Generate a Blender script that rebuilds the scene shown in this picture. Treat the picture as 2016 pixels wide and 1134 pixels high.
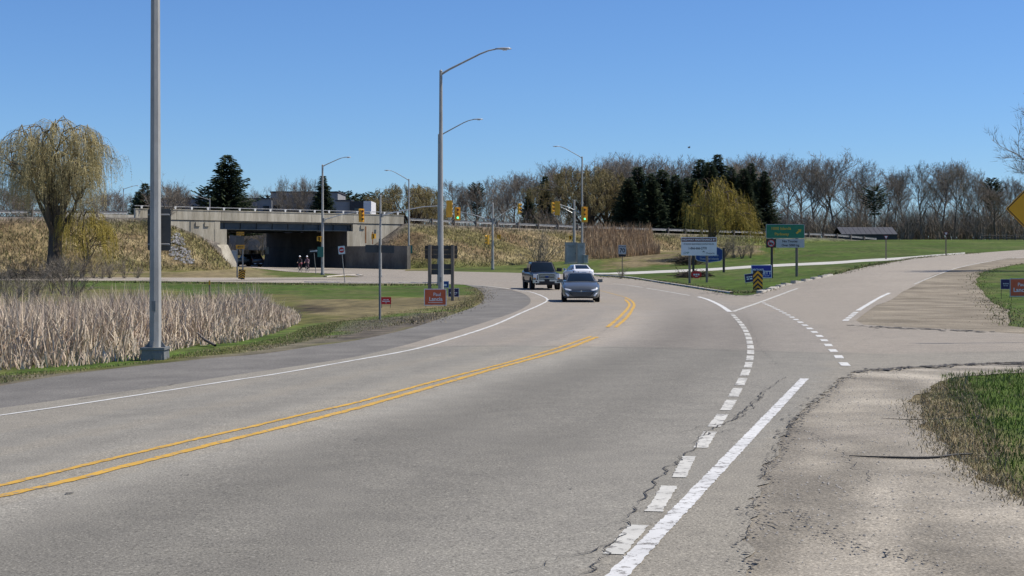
import bpy, bmesh, math, random
import numpy as np
from mathutils import Vector, Matrix
from mathutils.geometry import delaunay_2d_cdt

for _o in list(bpy.data.objects):
    bpy.data.objects.remove(_o, do_unlink=True)
SC = bpy.context.scene
COL = SC.collection
PI = math.pi

# ------------------------------------------------------------------ camera
FPX, CX, HY, CAMH = 2912.0, 1008.0, 515.0, 2.0      # focal length in photo pixels, centre, horizon row, eye height
cam_d = bpy.data.cameras.new('camera')
cam_d.sensor_width = 36.0
cam_d.lens = 36.0 * FPX / 2016.0
cam_d.shift_y = (HY - 567.0) / 2016.0
cam_d.clip_start = 0.1
cam_d.clip_end = 9000.0
cam = bpy.data.objects.new('camera', cam_d)
COL.objects.link(cam)
cam.location = (0, 0, CAMH)
cam.rotation_euler = (PI / 2, 0, 0)
SC.camera = cam

# ------------------------------------------------------------------ sky, sun, exposure
SUN_EL = math.radians(53.0)
SUN_AZ = math.radians(81.0)          # clockwise from +Y (view direction): sun stands to the right, a touch beyond
world = bpy.data.worlds.new('World')
SC.world = world
world.use_nodes = True
_nt = world.node_tree
_bg = _nt.nodes['Background']
_sky = _nt.nodes.new('ShaderNodeTexSky')
_sky.sky_type = 'NISHITA'
_sky.sun_disc = False
_sky.sun_elevation = SUN_EL
_sky.sun_rotation = SUN_AZ
_sky.altitude = 200.0
_sky.air_density = 1.0
_sky.dust_density = 0.0
_sky.ozone_density = 5.0
_tint = _nt.nodes.new('ShaderNodeMix')          # even tint over the whole sky: deeper spring blue
_tint.data_type = 'RGBA'; _tint.blend_type = 'MULTIPLY'; _tint.inputs[0].default_value = 1.0
_tint.inputs[7].default_value = (0.56, 0.74, 1.0, 1)
_nt.links.new(_sky.outputs[0], _tint.inputs[6])
_nt.links.new(_tint.outputs[2], _bg.inputs[0])
_bg.inputs[1].default_value = 0.105
sun_d = bpy.data.lights.new('sun', 'SUN')
sun_d.energy = 4.9
sun_d.angle = math.radians(0.5)
sun_d.color = (1.0, 0.93, 0.83)
sun = bpy.data.objects.new('sun', sun_d)
COL.objects.link(sun)
_sv = Vector((math.sin(SUN_AZ) * math.cos(SUN_EL), math.cos(SUN_AZ) * math.cos(SUN_EL), math.sin(SUN_EL)))
sun.rotation_euler = _sv.to_track_quat('Z', 'Y').to_euler()
SC.view_settings.view_transform = 'Standard'
SC.view_settings.look = 'None'
SC.view_settings.gamma = 1.0
SC.view_settings.exposure = 0.2

# ------------------------------------------------------------------ materials
MATS = {}
def _ramp(nt, fac, stops):
    r = nt.nodes.new('ShaderNodeValToRGB')
    el = r.color_ramp.elements
    while len(el) < len(stops):
        el.new(0.5)
    for e, (p, c) in zip(el, stops):
        e.position = p
        e.color = (c[0], c[1], c[2], 1)
    nt.links.new(fac, r.inputs[0])
    return r.outputs[0]

def _noise(nt, vec, scale, detail=4, rough=0.55):
    n = nt.nodes.new('ShaderNodeTexNoise')
    n.inputs['Scale'].default_value = scale
    n.inputs['Detail'].default_value = detail
    n.inputs['Roughness'].default_value = rough
    nt.links.new(vec, n.inputs['Vector'])
    return n.outputs['Fac']

def _mul(nt, a, b, fac=1.0, mode='MULTIPLY'):
    m = nt.nodes.new('ShaderNodeMix')
    m.data_type = 'RGBA'
    m.blend_type = mode
    m.inputs[0].default_value = fac
    for s, i in ((a, 6), (b, 7)):
        if isinstance(s, tuple):
            m.inputs[i].default_value = (s[0], s[1], s[2], 1)
        else:
            nt.links.new(s, m.inputs[i])
    return m.outputs[2]

def mat(name, col, col2=None, scale=2.0, rough=0.8, metal=0.0, bump=0.0, bscale=None, bdist=0.02, attr=None,
        fine=0.0, fscale=80.0, emit=None, estr=0.0, coat=0.0, lo=0.35, hi=0.65, spec=None, coord='Object', stretch=None,
        rand=0.0, broad=0.0, bscale2=0.15, speck=0.0, sscale=60.0):
    """procedural principled material: two colours mixed by noise, fine speckle, bump."""
    if name in MATS:
        return MATS[name]
    m = bpy.data.materials.new(name)
    m.use_nodes = True
    nt = m.node_tree
    b = nt.nodes['Principled BSDF']
    tc = nt.nodes.new('ShaderNodeTexCoord')
    vec = tc.outputs[coord]
    if stretch:
        mp = nt.nodes.new('ShaderNodeMapping')
        mp.inputs['Scale'].default_value = stretch
        nt.links.new(vec, mp.inputs[0])
        vec = mp.outputs[0]
    if attr:
        at = nt.nodes.new('ShaderNodeAttribute')
        at.attribute_name = attr
        base = at.outputs['Color']
        if col2 is not None:
            k = _ramp(nt, _noise(nt, vec, scale), [(lo, col), (hi, col2)])
            base = _mul(nt, base, k)
    elif col2 is not None:
        base = _ramp(nt, _noise(nt, vec, scale), [(lo, col), (hi, col2)])
    else:
        n = _noise(nt, vec, scale)
        base = _ramp(nt, n, [(0.3, tuple(c * 0.93 for c in col)), (0.7, tuple(min(1, c * 1.07) for c in col))])
    if broad > 0:
        k = _ramp(nt, _noise(nt, vec, bscale2, 3), [(0.3, (1 - broad,) * 3), (0.7, (1 + broad,) * 3)])
        base = _mul(nt, base, k)
    if fine > 0:
        k = _ramp(nt, _noise(nt, vec, fscale, 2, 0.7), [(0.25, (1 - fine,) * 3), (0.75, (1 + fine,) * 3)])
        base = _mul(nt, base, k)
    if speck > 0:
        k = _ramp(nt, _noise(nt, vec, sscale, 1, 0.4), [(0.30, (1 - speck,) * 3), (0.42, (1, 1, 1)), (0.60, (1, 1, 1)), (0.72, (1 + speck * 1.3,) * 3)])
        base = _mul(nt, base, k)
    if rand > 0:
        oi = nt.nodes.new('ShaderNodeObjectInfo')
        k = _ramp(nt, oi.outputs['Random'], [(0.0, (1 - rand,) * 3), (1.0, (1 + rand,) * 3)])
        base = _mul(nt, base, k)
    nt.links.new(base, b.inputs['Base Color'])
    b.inputs['Roughness'].default_value = rough
    b.inputs['Metallic'].default_value = metal
    if spec is not None:
        b.inputs['Specular IOR Level'].default_value = spec
    if coat:
        b.inputs['Coat Weight'].default_value = coat
        b.inputs['Coat Roughness'].default_value = 0.05
    if bump > 0:
        bp = nt.nodes.new('ShaderNodeBump')
        bp.inputs['Strength'].default_value = bump
        bp.inputs['Distance'].default_value = bdist
        nt.links.new(_noise(nt, vec, bscale or scale * 6, 5), bp.inputs['Height'])
        nt.links.new(bp.outputs[0], b.inputs['Normal'])
    if emit:
        b.inputs['Emission Color'].default_value = (*emit, 1)
        b.inputs['Emission Strength'].default_value = estr
    MATS[name] = m
    return m

# ------------------------------------------------------------------ object helpers
def link(o, parent=None):
    COL.objects.link(o)
    if parent is not None:
        o.parent = parent
    return o

def tag(o, label=None, cat=None, group=None, kind=None):
    if label: o['label'] = label
    if cat: o['category'] = cat
    if group: o['group'] = group
    if kind: o['kind'] = kind
    return o

def thing(name, loc, rz, label, cat, group=None):
    o = bpy.data.objects.new(name, None)
    o.empty_display_size = 0.3
    o.location = loc
    o.rotation_euler = (0, 0, rz)
    link(o)
    return tag(o, label, cat, group)

def meshobj(name, verts, faces, m, parent=None, smooth=False):
    me = bpy.data.meshes.new(name)
    me.from_pydata([tuple(v) for v in verts], [], faces)
    if smooth:
        me.polygons.foreach_set('use_smooth', [True] * len(me.polygons))
    if m: me.materials.append(m)
    me.update()
    return link(bpy.data.objects.new(name, me), parent)

def npmesh(name, V, F, m, parent=None, smooth=False):
    """V (n,3) float array, F (k,3 or 4) int array"""
    V = np.asarray(V, dtype=np.float32); F = np.asarray(F, dtype=np.int32)
    me = bpy.data.meshes.new(name)
    me.vertices.add(len(V)); me.vertices.foreach_set('co', V.ravel())
    n = F.shape[1]
    me.loops.add(F.size); me.loops.foreach_set('vertex_index', F.ravel())
    me.polygons.add(len(F))
    me.polygons.foreach_set('loop_start', np.arange(0, F.size, n, dtype=np.int32))
    me.polygons.foreach_set('loop_total', np.full(len(F), n, dtype=np.int32))
    if smooth:
        me.polygons.foreach_set('use_smooth', np.ones(len(F), dtype=bool))
    if m: me.materials.append(m)
    me.update(calc_edges=True)
    me.validate()
    return link(bpy.data.objects.new(name, me), parent)

def set_col(o, cols, name='gcol'):
    a = o.data.color_attributes.new(name, 'FLOAT_COLOR', 'POINT')
    c = np.ones((len(cols), 4), dtype=np.float32); c[:, :3] = cols
    a.data.foreach_set('color', c.ravel())

class B:
    """collects simple solids, builds one mesh"""
    def __init__(s): s.v = []; s.f = []
    def add(s, vs, fs):
        k = len(s.v); s.v += [tuple(v) for v in vs]; s.f += [tuple(i + k for i in f) for f in fs]; return s
    def box(s, c, size, rot=None, bev=0.0):
        x, y, z = size[0] / 2, size[1] / 2, size[2] / 2
        if bev > 0:
            b = min(bev, x * .9, y * .9, z * .9)
            vs = []
            for sz in (-1, 1):
                for (px, py) in ((x - b, y), (x, y - b), (x, -y + b), (x - b, -y), (-x + b, -y), (-x, -y + b), (-x, y - b), (-x + b, y)):
                    vs.append(Vector((px, py, sz * z)))
            fs = [tuple(range(7, -1, -1))[::-1][::-1], tuple(range(8, 16))[::-1]]
            fs += [(i, (i + 1) % 8, 8 + (i + 1) % 8, 8 + i) for i in range(8)]
        else:
            vs = [Vector((a, b_, c_)) for c_ in (-z, z) for b_ in (-y, y) for a in (-x, x)]
            fs = [(0, 2, 3, 1), (4, 5, 7, 6), (0, 1, 5, 4), (2, 6, 7, 3), (0, 4, 6, 2), (1, 3, 7, 5)]
        if rot is not None: vs = [rot @ v for v in vs]
        c = Vector(c)
        return s.add([v + c for v in vs], fs)
    def tube(s, pts, rads, n=8, caps=True):
        pts = [Vector(p) for p in pts]
        if not hasattr(rads, '__len__'): rads = [rads] * len(pts)
        rings = []; ref = None
        for i, p in enumerate(pts):
            d = (pts[min(i + 1, len(pts) - 1)] - pts[max(i - 1, 0)])
            if d.length < 1e-9: d = Vector((0, 0, 1))
            d.normalize()
            if ref is None:
                ref = Vector((1, 0, 0)) if abs(d.x) < 0.9 else Vector((0, 1, 0))
            a = ref - d * ref.dot(d)
            if a.length < 1e-6: a = d.orthogonal()
            a.normalize(); ref = a
            b = d.cross(a)
            rings.append([p + (a * math.cos(2 * PI * (k + .5) / n) + b * math.sin(2 * PI * (k + .5) / n)) * rads[i] for k in range(n)])
        vs = [v for r in rings for v in r]
        fs = [(i * n + k, i * n + (k + 1) % n, (i + 1) * n + (k + 1) % n, (i + 1) * n + k) for i in range(len(pts) - 1) for k in range(n)]
        if caps:
            fs += [tuple(range(n - 1, -1, -1)), tuple(range((len(pts) - 1) * n, len(pts) * n))]
        return s.add(vs, fs)
    def prism(s, poly, y0, y1):
        """polygon in XZ extruded along Y"""
        n = len(poly)
        vs = [(x, y0, z) for x, z in poly] + [(x, y1, z) for x, z in poly]
        fs = [tuple(range(n)), tuple(range(2 * n - 1, n - 1, -1))] + [(i, n + i, n + (i + 1) % n, (i + 1) % n) for i in range(n)]
        return s.add(vs, fs)
    def disc(s, c, axis, r, h, n=20):
        c = Vector(c); axis = Vector(axis).normalized()
        return s.tube([c - axis * h / 2, c + axis * h / 2], r, n)
    def patch(s, c00, c10, c11, c01, bulge=(0, 0, 0), n=6, m=3, u=(0, 1), v=(0, 1), off=0.0):
        c00, c10, c11, c01, bulge = map(Vector, (c00, c10, c11, c01, bulge))
        def f(a, b):
            return c00 * (1 - a) * (1 - b) + c10 * a * (1 - b) + c11 * a * b + c01 * (1 - a) * b + bulge * (4 * a * (1 - a)) * (0.6 + 0.4 * 4 * b * (1 - b))
        nr = (c10 - c00).cross(c01 - c00).normalized() * off
        vs = [f(u[0] + (u[1] - u[0]) * i / n, v[0] + (v[1] - v[0]) * j / m) + nr for j in range(m + 1) for i in range(n + 1)]
        fs = [(j * (n + 1) + i, j * (n + 1) + i + 1, (j + 1) * (n + 1) + i + 1, (j + 1) * (n + 1) + i) for j in range(m) for i in range(n)]
        return s.add(vs, fs)
    def build(s, name, m, parent=None, smooth=False, fix=True):
        o = meshobj(name, s.v, s.f, m, parent, smooth)
        if fix:
            bm = bmesh.new(); bm.from_mesh(o.data)
            bmesh.ops.recalc_face_normals(bm, faces=bm.faces)
            bm.to_mesh(o.data); bm.free()
        return o

def copy_tree(o, parent=None):
    c = o.copy(); link(c)
    c.parent = parent
    for ch in list(o.children):
        copy_tree(ch, c)
    return c

def text_mesh(name, s, size, m, parent, loc, rot=(PI / 2, 0, 0), align='CENTER', bold=0.0, sx=1.0, shear=0.0, depth=0.002):
    cu = bpy.data.curves.new(name, 'FONT')
    cu.body = s; cu.size = size; cu.align_x = align; cu.align_y = 'CENTER'
    cu.offset = bold; cu.extrude = depth; cu.shear = shear; cu.resolution_u = 3
    tmp = bpy.data.objects.new('tmp_text', cu); COL.objects.link(tmp)
    dg = bpy.context.evaluated_depsgraph_get()
    me = bpy.data.meshes.new_from_object(tmp.evaluated_get(dg))
    bpy.data.objects.remove(tmp, do_unlink=True); bpy.data.curves.remove(cu)
    me.name = name; me.materials.clear(); me.materials.append(m)
    o = link(bpy.data.objects.new(name, me), parent)
    o.location = loc; o.rotation_euler = rot; o.scale = (sx, 1, 1)
    return o

# ------------------------------------------------------------------ terrain
def pz(px, py, Y):
    return ((px - CX) / FPX * Y, Y, CAMH - (py - HY) / FPX * Y)

CT = []
for Y in (-60, 0, 20, 40, 60, 80):
    for X in (-80, -45, -22, -12, -4, 4, 12, 24, 45, 80):
        z = 0.0
        if X <= -12 and 20 <= Y <= 60: z = -0.35
        if X <= -22 and 20 <= Y <= 60: z = -0.5
        if X >= 45 and Y >= 60: z = 0.4 * (X / 45)
        CT.append((X, Y, z))
for X, z in ((-80, .1), (-45, .1), (-22, .12), (-8, .15), (2, .18)):
    CT.append((X, 112, z))
for a in ((1520, 548, 118), (1568, 543, 118), (1640, 545, 105), (1740, 523, 130), (1860, 507, 160), (2016, 493, 200),
          (1755, 577, 85), (1880, 531, 128), (2016, 509, 170), (1230, 540, 140), (1500, 524, 150), (1640, 518, 155),
          (1300, 558, 115), (1400, 573, 98), (1480, 580, 86), (1555, 572, 87), (1060, 572, 98), (950, 545.5, 140), (605, 535, 170),
          (690, 528, 192), (455, 525, 178), (635, 540, 150), (805, 530, 182), (970, 531, 175), (1000, 537, 165), (1150, 536, 165),
          (1300, 520, 185), (1500, 505, 190), (1650, 490, 200), (1750, 472, 265), (2016, 474, 255), (2016, 484, 225),
          (0, 547, 140), (300, 549, 135), (100, 545, 142), (412, 582, 95), (560, 545, 142), (200, 545, 142)):
    CT.append(pz(*a))
CT += [(-60, 230, 3.6), (-45, 207, 1.45), (-58, 236, 2.8), (-30, 240, 3.2), (0, 300, 4.5), (40, 300, 5.3), (60, 330, 6.0), (120, 330, 6.5),
       (-120, 300, 4), (-120, 160, 1), (-120, 100, .3), (-60, 420, 5), (60, 480, 6), (250, 300, 6), (250, 100, 2.2), (200, 200, 4.5), (130, 200, 3.9),
       (-200, 200, 2), (-200, 0, 0), (250, 0, .5), (-200, 450, 4), (250, 480, 6), (100, 130, 2.0), (60, 120, 1.4)]
CT = np.array(CT, dtype=np.float64)

def _tps_fit(P):
    n = len(P)
    d2 = (P[:, None, 0] - P[None, :, 0]) ** 2 + (P[:, None, 1] - P[None, :, 1]) ** 2
    K = 0.5 * d2 * np.log(d2 + 1e-9) + np.eye(n) * 25.0
    A = np.zeros((n + 3, n + 3)); A[:n, :n] = K
    A[:n, n] = 1; A[:n, n + 1:] = P[:, :2]; A[n, :n] = 1; A[n + 1:, :n] = P[:, :2].T
    b = np.zeros(n + 3); b[:n] = P[:, 2]
    return np.linalg.solve(A, b)
_w = _tps_fit(CT)
HX0, HX1, HY0, HY1 = -190.0, 240.0, -50.0, 470.0
_gx = np.arange(HX0, HX1 + .5, 1.0); _gy = np.arange(HY0, HY1 + .5, 1.0)
def _tps_eval(X, Y):
    out = _w[len(CT)] + _w[len(CT) + 1] * X + _w[len(CT) + 2] * Y
    for (cx, cy, _), w in zip(CT, _w):
        d2 = (X - cx) ** 2 + (Y - cy) ** 2
        out = out + w * 0.5 * d2 * np.log(d2 + 1e-9)
    return out
_HG = _tps_eval(*np.meshgrid(_gx, _gy))
def Hh(X, Y):
    X = np.clip(np.asarray(X, dtype=np.float64), HX0 + .01, HX1 - 1.01) - HX0
    Y = np.clip(np.asarray(Y, dtype=np.float64), HY0 + .01, HY1 - 1.01) - HY0
    i = X.astype(int); j = Y.astype(int); fx = X - i; fy = Y - j
    return (_HG[j, i] * (1 - fx) * (1 - fy) + _HG[j, i + 1] * fx * (1 - fy) + _HG[j + 1, i] * (1 - fx) * fy + _HG[j + 1, i + 1] * fx * fy)

_RY = np.geomspace(5, 460, 1400)
def P(px, py):
    """photo pixel -> (X, Y) where its ray meets the ground"""
    X = (px - CX) / FPX * _RY
    g = CAMH - (py - HY) / FPX * _RY - Hh(X, _RY)
    k = np.where(g <= 0)[0]
    if len(k) == 0 or k[0] == 0:
        Yv = 400.0
    else:
        k = k[0]
        t = g[k - 1] / (g[k - 1] - g[k]); Yv = _RY[k - 1] + t * (_RY[k] - _RY[k - 1])
    return ((px - CX) / FPX * Yv, Yv)
def G(px, py, dz=0.0):
    x, y = P(px, py); return Vector((x, y, float(Hh(x, y)) + dz))
def W(px, py, Y):
    return Vector(pz(px, py, Y))
def onG(x, y, dz=0.0):
    return Vector((x, y, float(Hh(x, y)) + dz))
def spl(pts, n):
    """Catmull-Rom resample of 2D/3D polyline into about n points"""
    p = np.array(pts, dtype=float)
    q = np.vstack([2 * p[0] - p[1], p, 2 * p[-1] - p[-2]])
    out = []
    m = max(2, int(n / (len(p) - 1)))
    for i in range(1, len(q) - 2):
        for t in np.linspace(0, 1, m, endpoint=False):
            a, b, c, d = q[i - 1], q[i], q[i + 1], q[i + 2]
            out.append(0.5 * ((2 * b) + (-a + c) * t + (2 * a - 5 * b + 4 * c - d) * t * t + (-a + 3 * b - 3 * c + d) * t ** 3))
    out.append(p[-1])
    return np.array(out)
def PW(pixels):
    return [P(*q) for q in pixels]

# ------------------------------------------------------------------ ground, roads, markings
rng = np.random.default_rng(7)
def lattice(n=64, seed=1):
    r = np.random.default_rng(seed); return r.random((n, n))
_LT = lattice()
def vnoise(x, y, s=1.0):
    """smooth value noise in 0..1, vectorised"""
    x = np.asarray(x) / s + 1000.0; y = np.asarray(y) / s + 1000.0
    i = np.floor(x).astype(int); j = np.floor(y).astype(int); fx = x - i; fy = y - j
    fx = fx * fx * (3 - 2 * fx); fy = fy * fy * (3 - 2 * fy)
    g = lambda a, b: _LT[b % 64, a % 64]
    return (g(i, j) * (1 - fx) * (1 - fy) + g(i + 1, j) * fx * (1 - fy) + g(i, j + 1) * (1 - fx) * fy + g(i + 1, j + 1) * fx * fy)

def inpoly(x, y, poly):
    x = np.asarray(x, dtype=float); y = np.asarray(y, dtype=float); c = np.zeros(x.shape, dtype=bool); n = len(poly)
    for i in range(n):
        x0, y0 = poly[i]; x1, y1 = poly[(i + 1) % n]
        if y0 == y1: continue
        k = ((y0 > y) != (y1 > y)) & (x < (x1 - x0) * (y - y0) / (y1 - y0) + x0)
        c ^= k
    return c

def dist_poly(X, Y, line):
    X = np.asarray(X, dtype=float); Y = np.asarray(Y, dtype=float)
    best = np.full(X.shape, 1e9); sign = np.zeros(X.shape)
    for (x0, y0), (x1, y1) in zip(line[:-1], line[1:]):
        dx, dy = x1 - x0, y1 - y0; L2 = dx * dx + dy * dy + 1e-12
        t = np.clip(((X - x0) * dx + (Y - y0) * dy) / L2, 0, 1)
        d = np.hypot(X - x0 - t * dx, Y - y0 - t * dy)
        s = np.sign(dx * (Y - y0) - dy * (X - x0))
        k = d < best; best = np.where(k, d, best); sign = np.where(k, s, sign)
    return best * sign

def to_px(X, Y, Z):
    Yc = np.maximum(Y, 1.0)
    return CX + FPX * X / Yc, HY - FPX * (Z - CAMH) / Yc

# highway frame: R = right end of the overpass parapet, u along the highway, n towards the camera side
HR = np.array([-14.4, 197.0]); HU = np.array([0.766, 0.643]); HN = np.array([0.643, -0.766])
def hw(L, d): 
    q = HR + HU * L + HN * d; return (float(q[0]), float(q[1]))
def hwinv(X, Y):
    dx = np.asarray(X) - HR[0]; dy = np.asarray(Y) - HR[1]
    return dx * HU[0] + dy * HU[1], dx * HN[0] + dy * HN[1]

# --- traced edges (photo pixels dropped on the terrain)
BEIGE_L = [(-340, 853), (0, 806), (139, 787), (295, 766), (451, 742), (580, 723), (700, 704), (789, 683), (849, 666), (908, 650), (968, 631), (1012, 616),
           (1036, 604), (1044, 596), (1043, 588), (1033, 580), (1015, 574), (998, 570), (977, 567), (945, 563), (905, 560.5)]
RAMP_L = [(860, 559), (700, 558.5), (560, 557), (400, 555), (200, 553), (0, 552), (-200, 551), (-200, 546), (0, 546), (200, 546.5), (400, 547), (520, 547), (640, 546.5), (703, 546)]
FAR_R = [(770, 541), (790, 535), (824, 533.5), (908, 535), (980, 536.5), (1019, 537.5), (1100, 540), (1172, 543.5), (1220, 547), (1250, 550), (1293, 557), (1349, 566), (1406, 575),
         (1445, 581.5), (1476, 581.5), (1505, 575), (1547, 562), (1589, 553), (1640, 542), (1687, 530), (1750, 517.5), (1830, 506), (1925, 498.5), (2016, 492), (2130, 486)]
RAMP_R = [(2130, 502), (2016, 508.5), (1957, 514), (1877, 530), (1830, 546), (1811, 558), (1775, 576), (1725, 602), (1685, 632), (1700, 640), (1767, 645), (1888, 650), (2016, 659), (2300, 679)]
SIDE_B = [(2300, 700), (2016, 714), (1868, 720), (1767, 726), (1700, 731), (1668, 742), (1645, 755), (1625, 775), (1584, 807), (1554, 842), (1532, 877), (1512, 930), (1491, 987), (1479, 1043), (1459, 1124)]
YEL_A = [(0, 961), (139, 927), (278, 894), (365, 873), (486, 846), (590, 821), (700, 796), (789, 772), (879, 747), (998, 716.5), (1087, 690.5), (1164, 664)]
YEL_B = [(0, 982), (139, 950), (278, 914), (417, 879), (556, 844.5), (700, 807.5), (789, 782), (879, 756), (968, 730), (1102, 693), (1176, 665)]
YEL_A2 = [(1196, 645.6), (1219, 626), (1235, 609), (1239, 600), (1231, 590.6)]
YEL_B2 = [(1212, 646), (1234, 626), (1246, 608), (1248.5, 600), (1242, 592), (1230, 586)]
def behind(pix_a, pix_b, dist):
    a = np.array(P(*pix_a)); b = np.array(P(*pix_b)); d = (a - b) / np.linalg.norm(a - b); q = a + d * dist
    return (float(q[0]), float(q[1]))
centre = [behind((0, 971), (139, 938), 60)] + [((P(*a)[0] + P(*b)[0]) / 2, (P(*a)[1] + P(*b)[1]) / 2) for a, b in
          (((0, 961), (0, 982)), ((278, 894), (278, 914)), ((700, 796), (700, 807.5)), ((879, 747), (879, 756)), ((1087, 690.5), (1102, 693)), ((1164, 664), (1176, 665)),
           ((1196, 645.6), (1212, 646)), ((1235, 609), (1246, 608)), ((1239, 600), (1248, 600)), ((1231, 590), (1242, 592)))] + [P(1206, 579), P(1180, 573), P(1140, 565)]

def sm(pix, per=6):
    return [tuple(q) for q in spl(pix, per * (len(pix) - 1))]

def ragged(line, amp, scale, seed=0):
    out = []
    for i, (x, y) in enumerate(line):
        out.append((x + (vnoise(x + seed, y, scale) - .5) * amp, y + (vnoise(x, y + seed, scale) - .5) * amp))
    return out
def resample(line, step):
    p = np.array(line); seg = np.hypot(*(p[1:] - p[:-1]).T); s = np.concatenate([[0], np.cumsum(seg)])
    n = max(2, int(s[-1] / step) + 1); t = np.linspace(0, s[-1], n)
    return np.column_stack([np.interp(t, s, p[:, 0]), np.interp(t, s, p[:, 1])]), s[-1]
def drape(name, poly, m, dz, k=0.014, parent=None, mind=0.25, maxd=4.0):
    """fill a world XY polygon with a triangulated sheet lying dz above the terrain"""
    poly = [tuple(p) for p in poly]
    q = [poly[0]]
    for a in poly[1:] + [poly[0]]:
        b = q[-1]; L = math.hypot(a[0] - b[0], a[1] - b[1]); st = min(maxd, max(mind, 0.02 * max(6.0, (a[1] + b[1]) / 2)))
        n = int(L / st)
        for i in range(1, n + 1):
            t = i / (n + 1); q.append((b[0] + (a[0] - b[0]) * t, b[1] + (a[1] - b[1]) * t))
        if L > 1e-3: q.append(a)
    q = q[:-1]
    xs = [p[0] for p in q]; ys = [p[1] for p in q]
    pts = []
    y = min(ys)
    while y < max(ys):
        st = min(maxd, max(mind, k * max(8.0, abs(y))))
        row = np.arange(min(xs), max(xs), st)
        ins = inpoly(row, np.full(row.shape, y), q)
        pts += [(x, y) for x in row[ins]]
        y += st
    nb = len(q)
    vco = [Vector(p) for p in q] + [Vector(p) for p in pts]
    edges = [(i, (i + 1) % nb) for i in range(nb)]
    r = delaunay_2d_cdt(vco, edges, [], 1, 1e-4)
    V = np.array([(v.x, v.y) for v in r[0]]); 
    Z = Hh(V[:, 0], V[:, 1]) + dz
    F = np.array([f for f in r[2] if len(f) == 3], dtype=np.int32)
    o = npmesh(name, np.column_stack([V, Z]), F, m, parent, smooth=True)
    a = o.data
    if a.polygons and a.polygons[0].normal.z < 0: a.flip_normals()
    return o

# --- ground sheet
gx = np.concatenate([-np.geomspace(4000, 130, 22), np.arange(-126, -42, 3.0), np.arange(-42, 42, 0.8), np.arange(42, 130, 3.0), np.geomspace(132, 4000, 22)])
gyv = np.concatenate([-np.geomspace(900, 8, 14), np.arange(-4, 112, 0.75), np.arange(112, 330, 2.0), np.geomspace(333, 5000, 26)])
GX, GY = np.meshgrid(gx, gyv)
GZ = Hh(GX, GY)
nx = len(gx); ny = len(gyv)
idx = np.arange(nx * ny).reshape(ny, nx)
GF = np.column_stack([idx[:-1, :-1].ravel(), idx[:-1, 1:].ravel(), idx[1:, 1:].ravel(), idx[1:, :-1].ravel()])
def ground_colour(X, Y, Z):
    px, py = to_px(X, Y, Z)
    n1 = vnoise(X, Y, 6.0); n2 = vnoise(X + 91, Y - 37, 1.9)
    px = px + (n1 - .5) * 26; py = py + (n2 - .5) * np.clip(500 / np.maximum(Y, 8), 2, 26)
    straw = np.array((.235, .195, .11)); green = np.array((.060, .098, .018)); olive = np.array((.11, .115, .035)); mud = np.array((.055, .045, .03)); dirt = np.array((.17, .15, .125))
    c = np.where(((n1 + n2) > 1.0)[:, None], straw * .8, olive)
    def zone(poly, col, s=1.0):
        nonlocal c
        k = inpoly(px, py, poly)[:, None]
        c = np.where(k, c * (1 - s) + col * s, c)
    zone([(-400, 551), (960, 551), (960, 640), (600, 700), (0, 765), (-400, 830)], olive)
    zone([(360, 552), (940, 556), (930, 580), (800, 584), (640, 592), (560, 578), (360, 580)], green)
    zone([(130, 552), (360, 553), (360, 572), (140, 566)], green)
    zone([(600, 592), (930, 583), (920, 600), (860, 622), (700, 628), (600, 622)], straw * .72, .8)
    zone([(560, 640), (700, 626), (880, 606), (850, 625), (760, 640), (600, 668), (420, 690), (300, 705), (0, 745), (0, 725), (300, 690), (480, 665)], green * 1.15)
    zone([(575, 598), (640, 600), (660, 612), (590, 617)], mud, .9)
    zone([(1160, 546), (1172, 534), (1300, 522), (1500, 500), (1500, 462), (2100, 462), (2100, 660), (1980, 660), (1920, 600), (1900, 520), (1640, 548), (1500, 583), (1440, 586)], green)
    zone([(850, 510), (1180, 512), (1180, 545), (850, 536)], green * 1.1, .8)
    zone([(480, 527), (560, 533), (670, 540), (640, 548), (480, 548)], green * 1.1, .75)
    mott = np.clip((vnoise(X + 13, Y * .6, 2.2) * .6 + vnoise(X, Y, .9) * .5 - .48) * 3, 0, 1)[:, None] * .40
    c = c * (1 - mott) + straw * .58 * mott
    zone([(400, 525), (500, 527), (540, 548), (300, 548)], straw * .9, .8)
    zone([(1790, 725), (3000, 700), (3000, 1500), (2016, 1010), (1820, 870)], straw * .75)
    zone([(1870, 728), (3000, 705), (3000, 1400), (2060, 985), (1975, 860), (1900, 790)], green * 1.05)
    zone([(0, 742), (104, 736), (312, 709), (520, 686), (640, 664), (760, 636), (860, 617), (900, 622), (789, 660), (520, 706), (0, 775)], dirt * .8, .75)
    zone([(700, 632), (830, 618), (900, 622), (790, 660), (640, 678)], dirt * .62, .8)
    return c
gcols = ground_colour(GX.ravel(), GY.ravel(), GZ.ravel())
M_ground = mat('grass_ground', (.62, .62, .62), (1.35, 1.3, 1.25), scale=1.3, rough=.95, bump=.6, bscale=9, bdist=.06, attr='gcol', fine=.35, fscale=14, broad=.22, bscale2=.11, spec=.1)
ground = npmesh('ground', np.column_stack([GX.ravel(), GY.ravel(), GZ.ravel()]), GF, M_ground, smooth=True)
set_col(ground, gcols); tag(ground, kind='structure')

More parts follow.
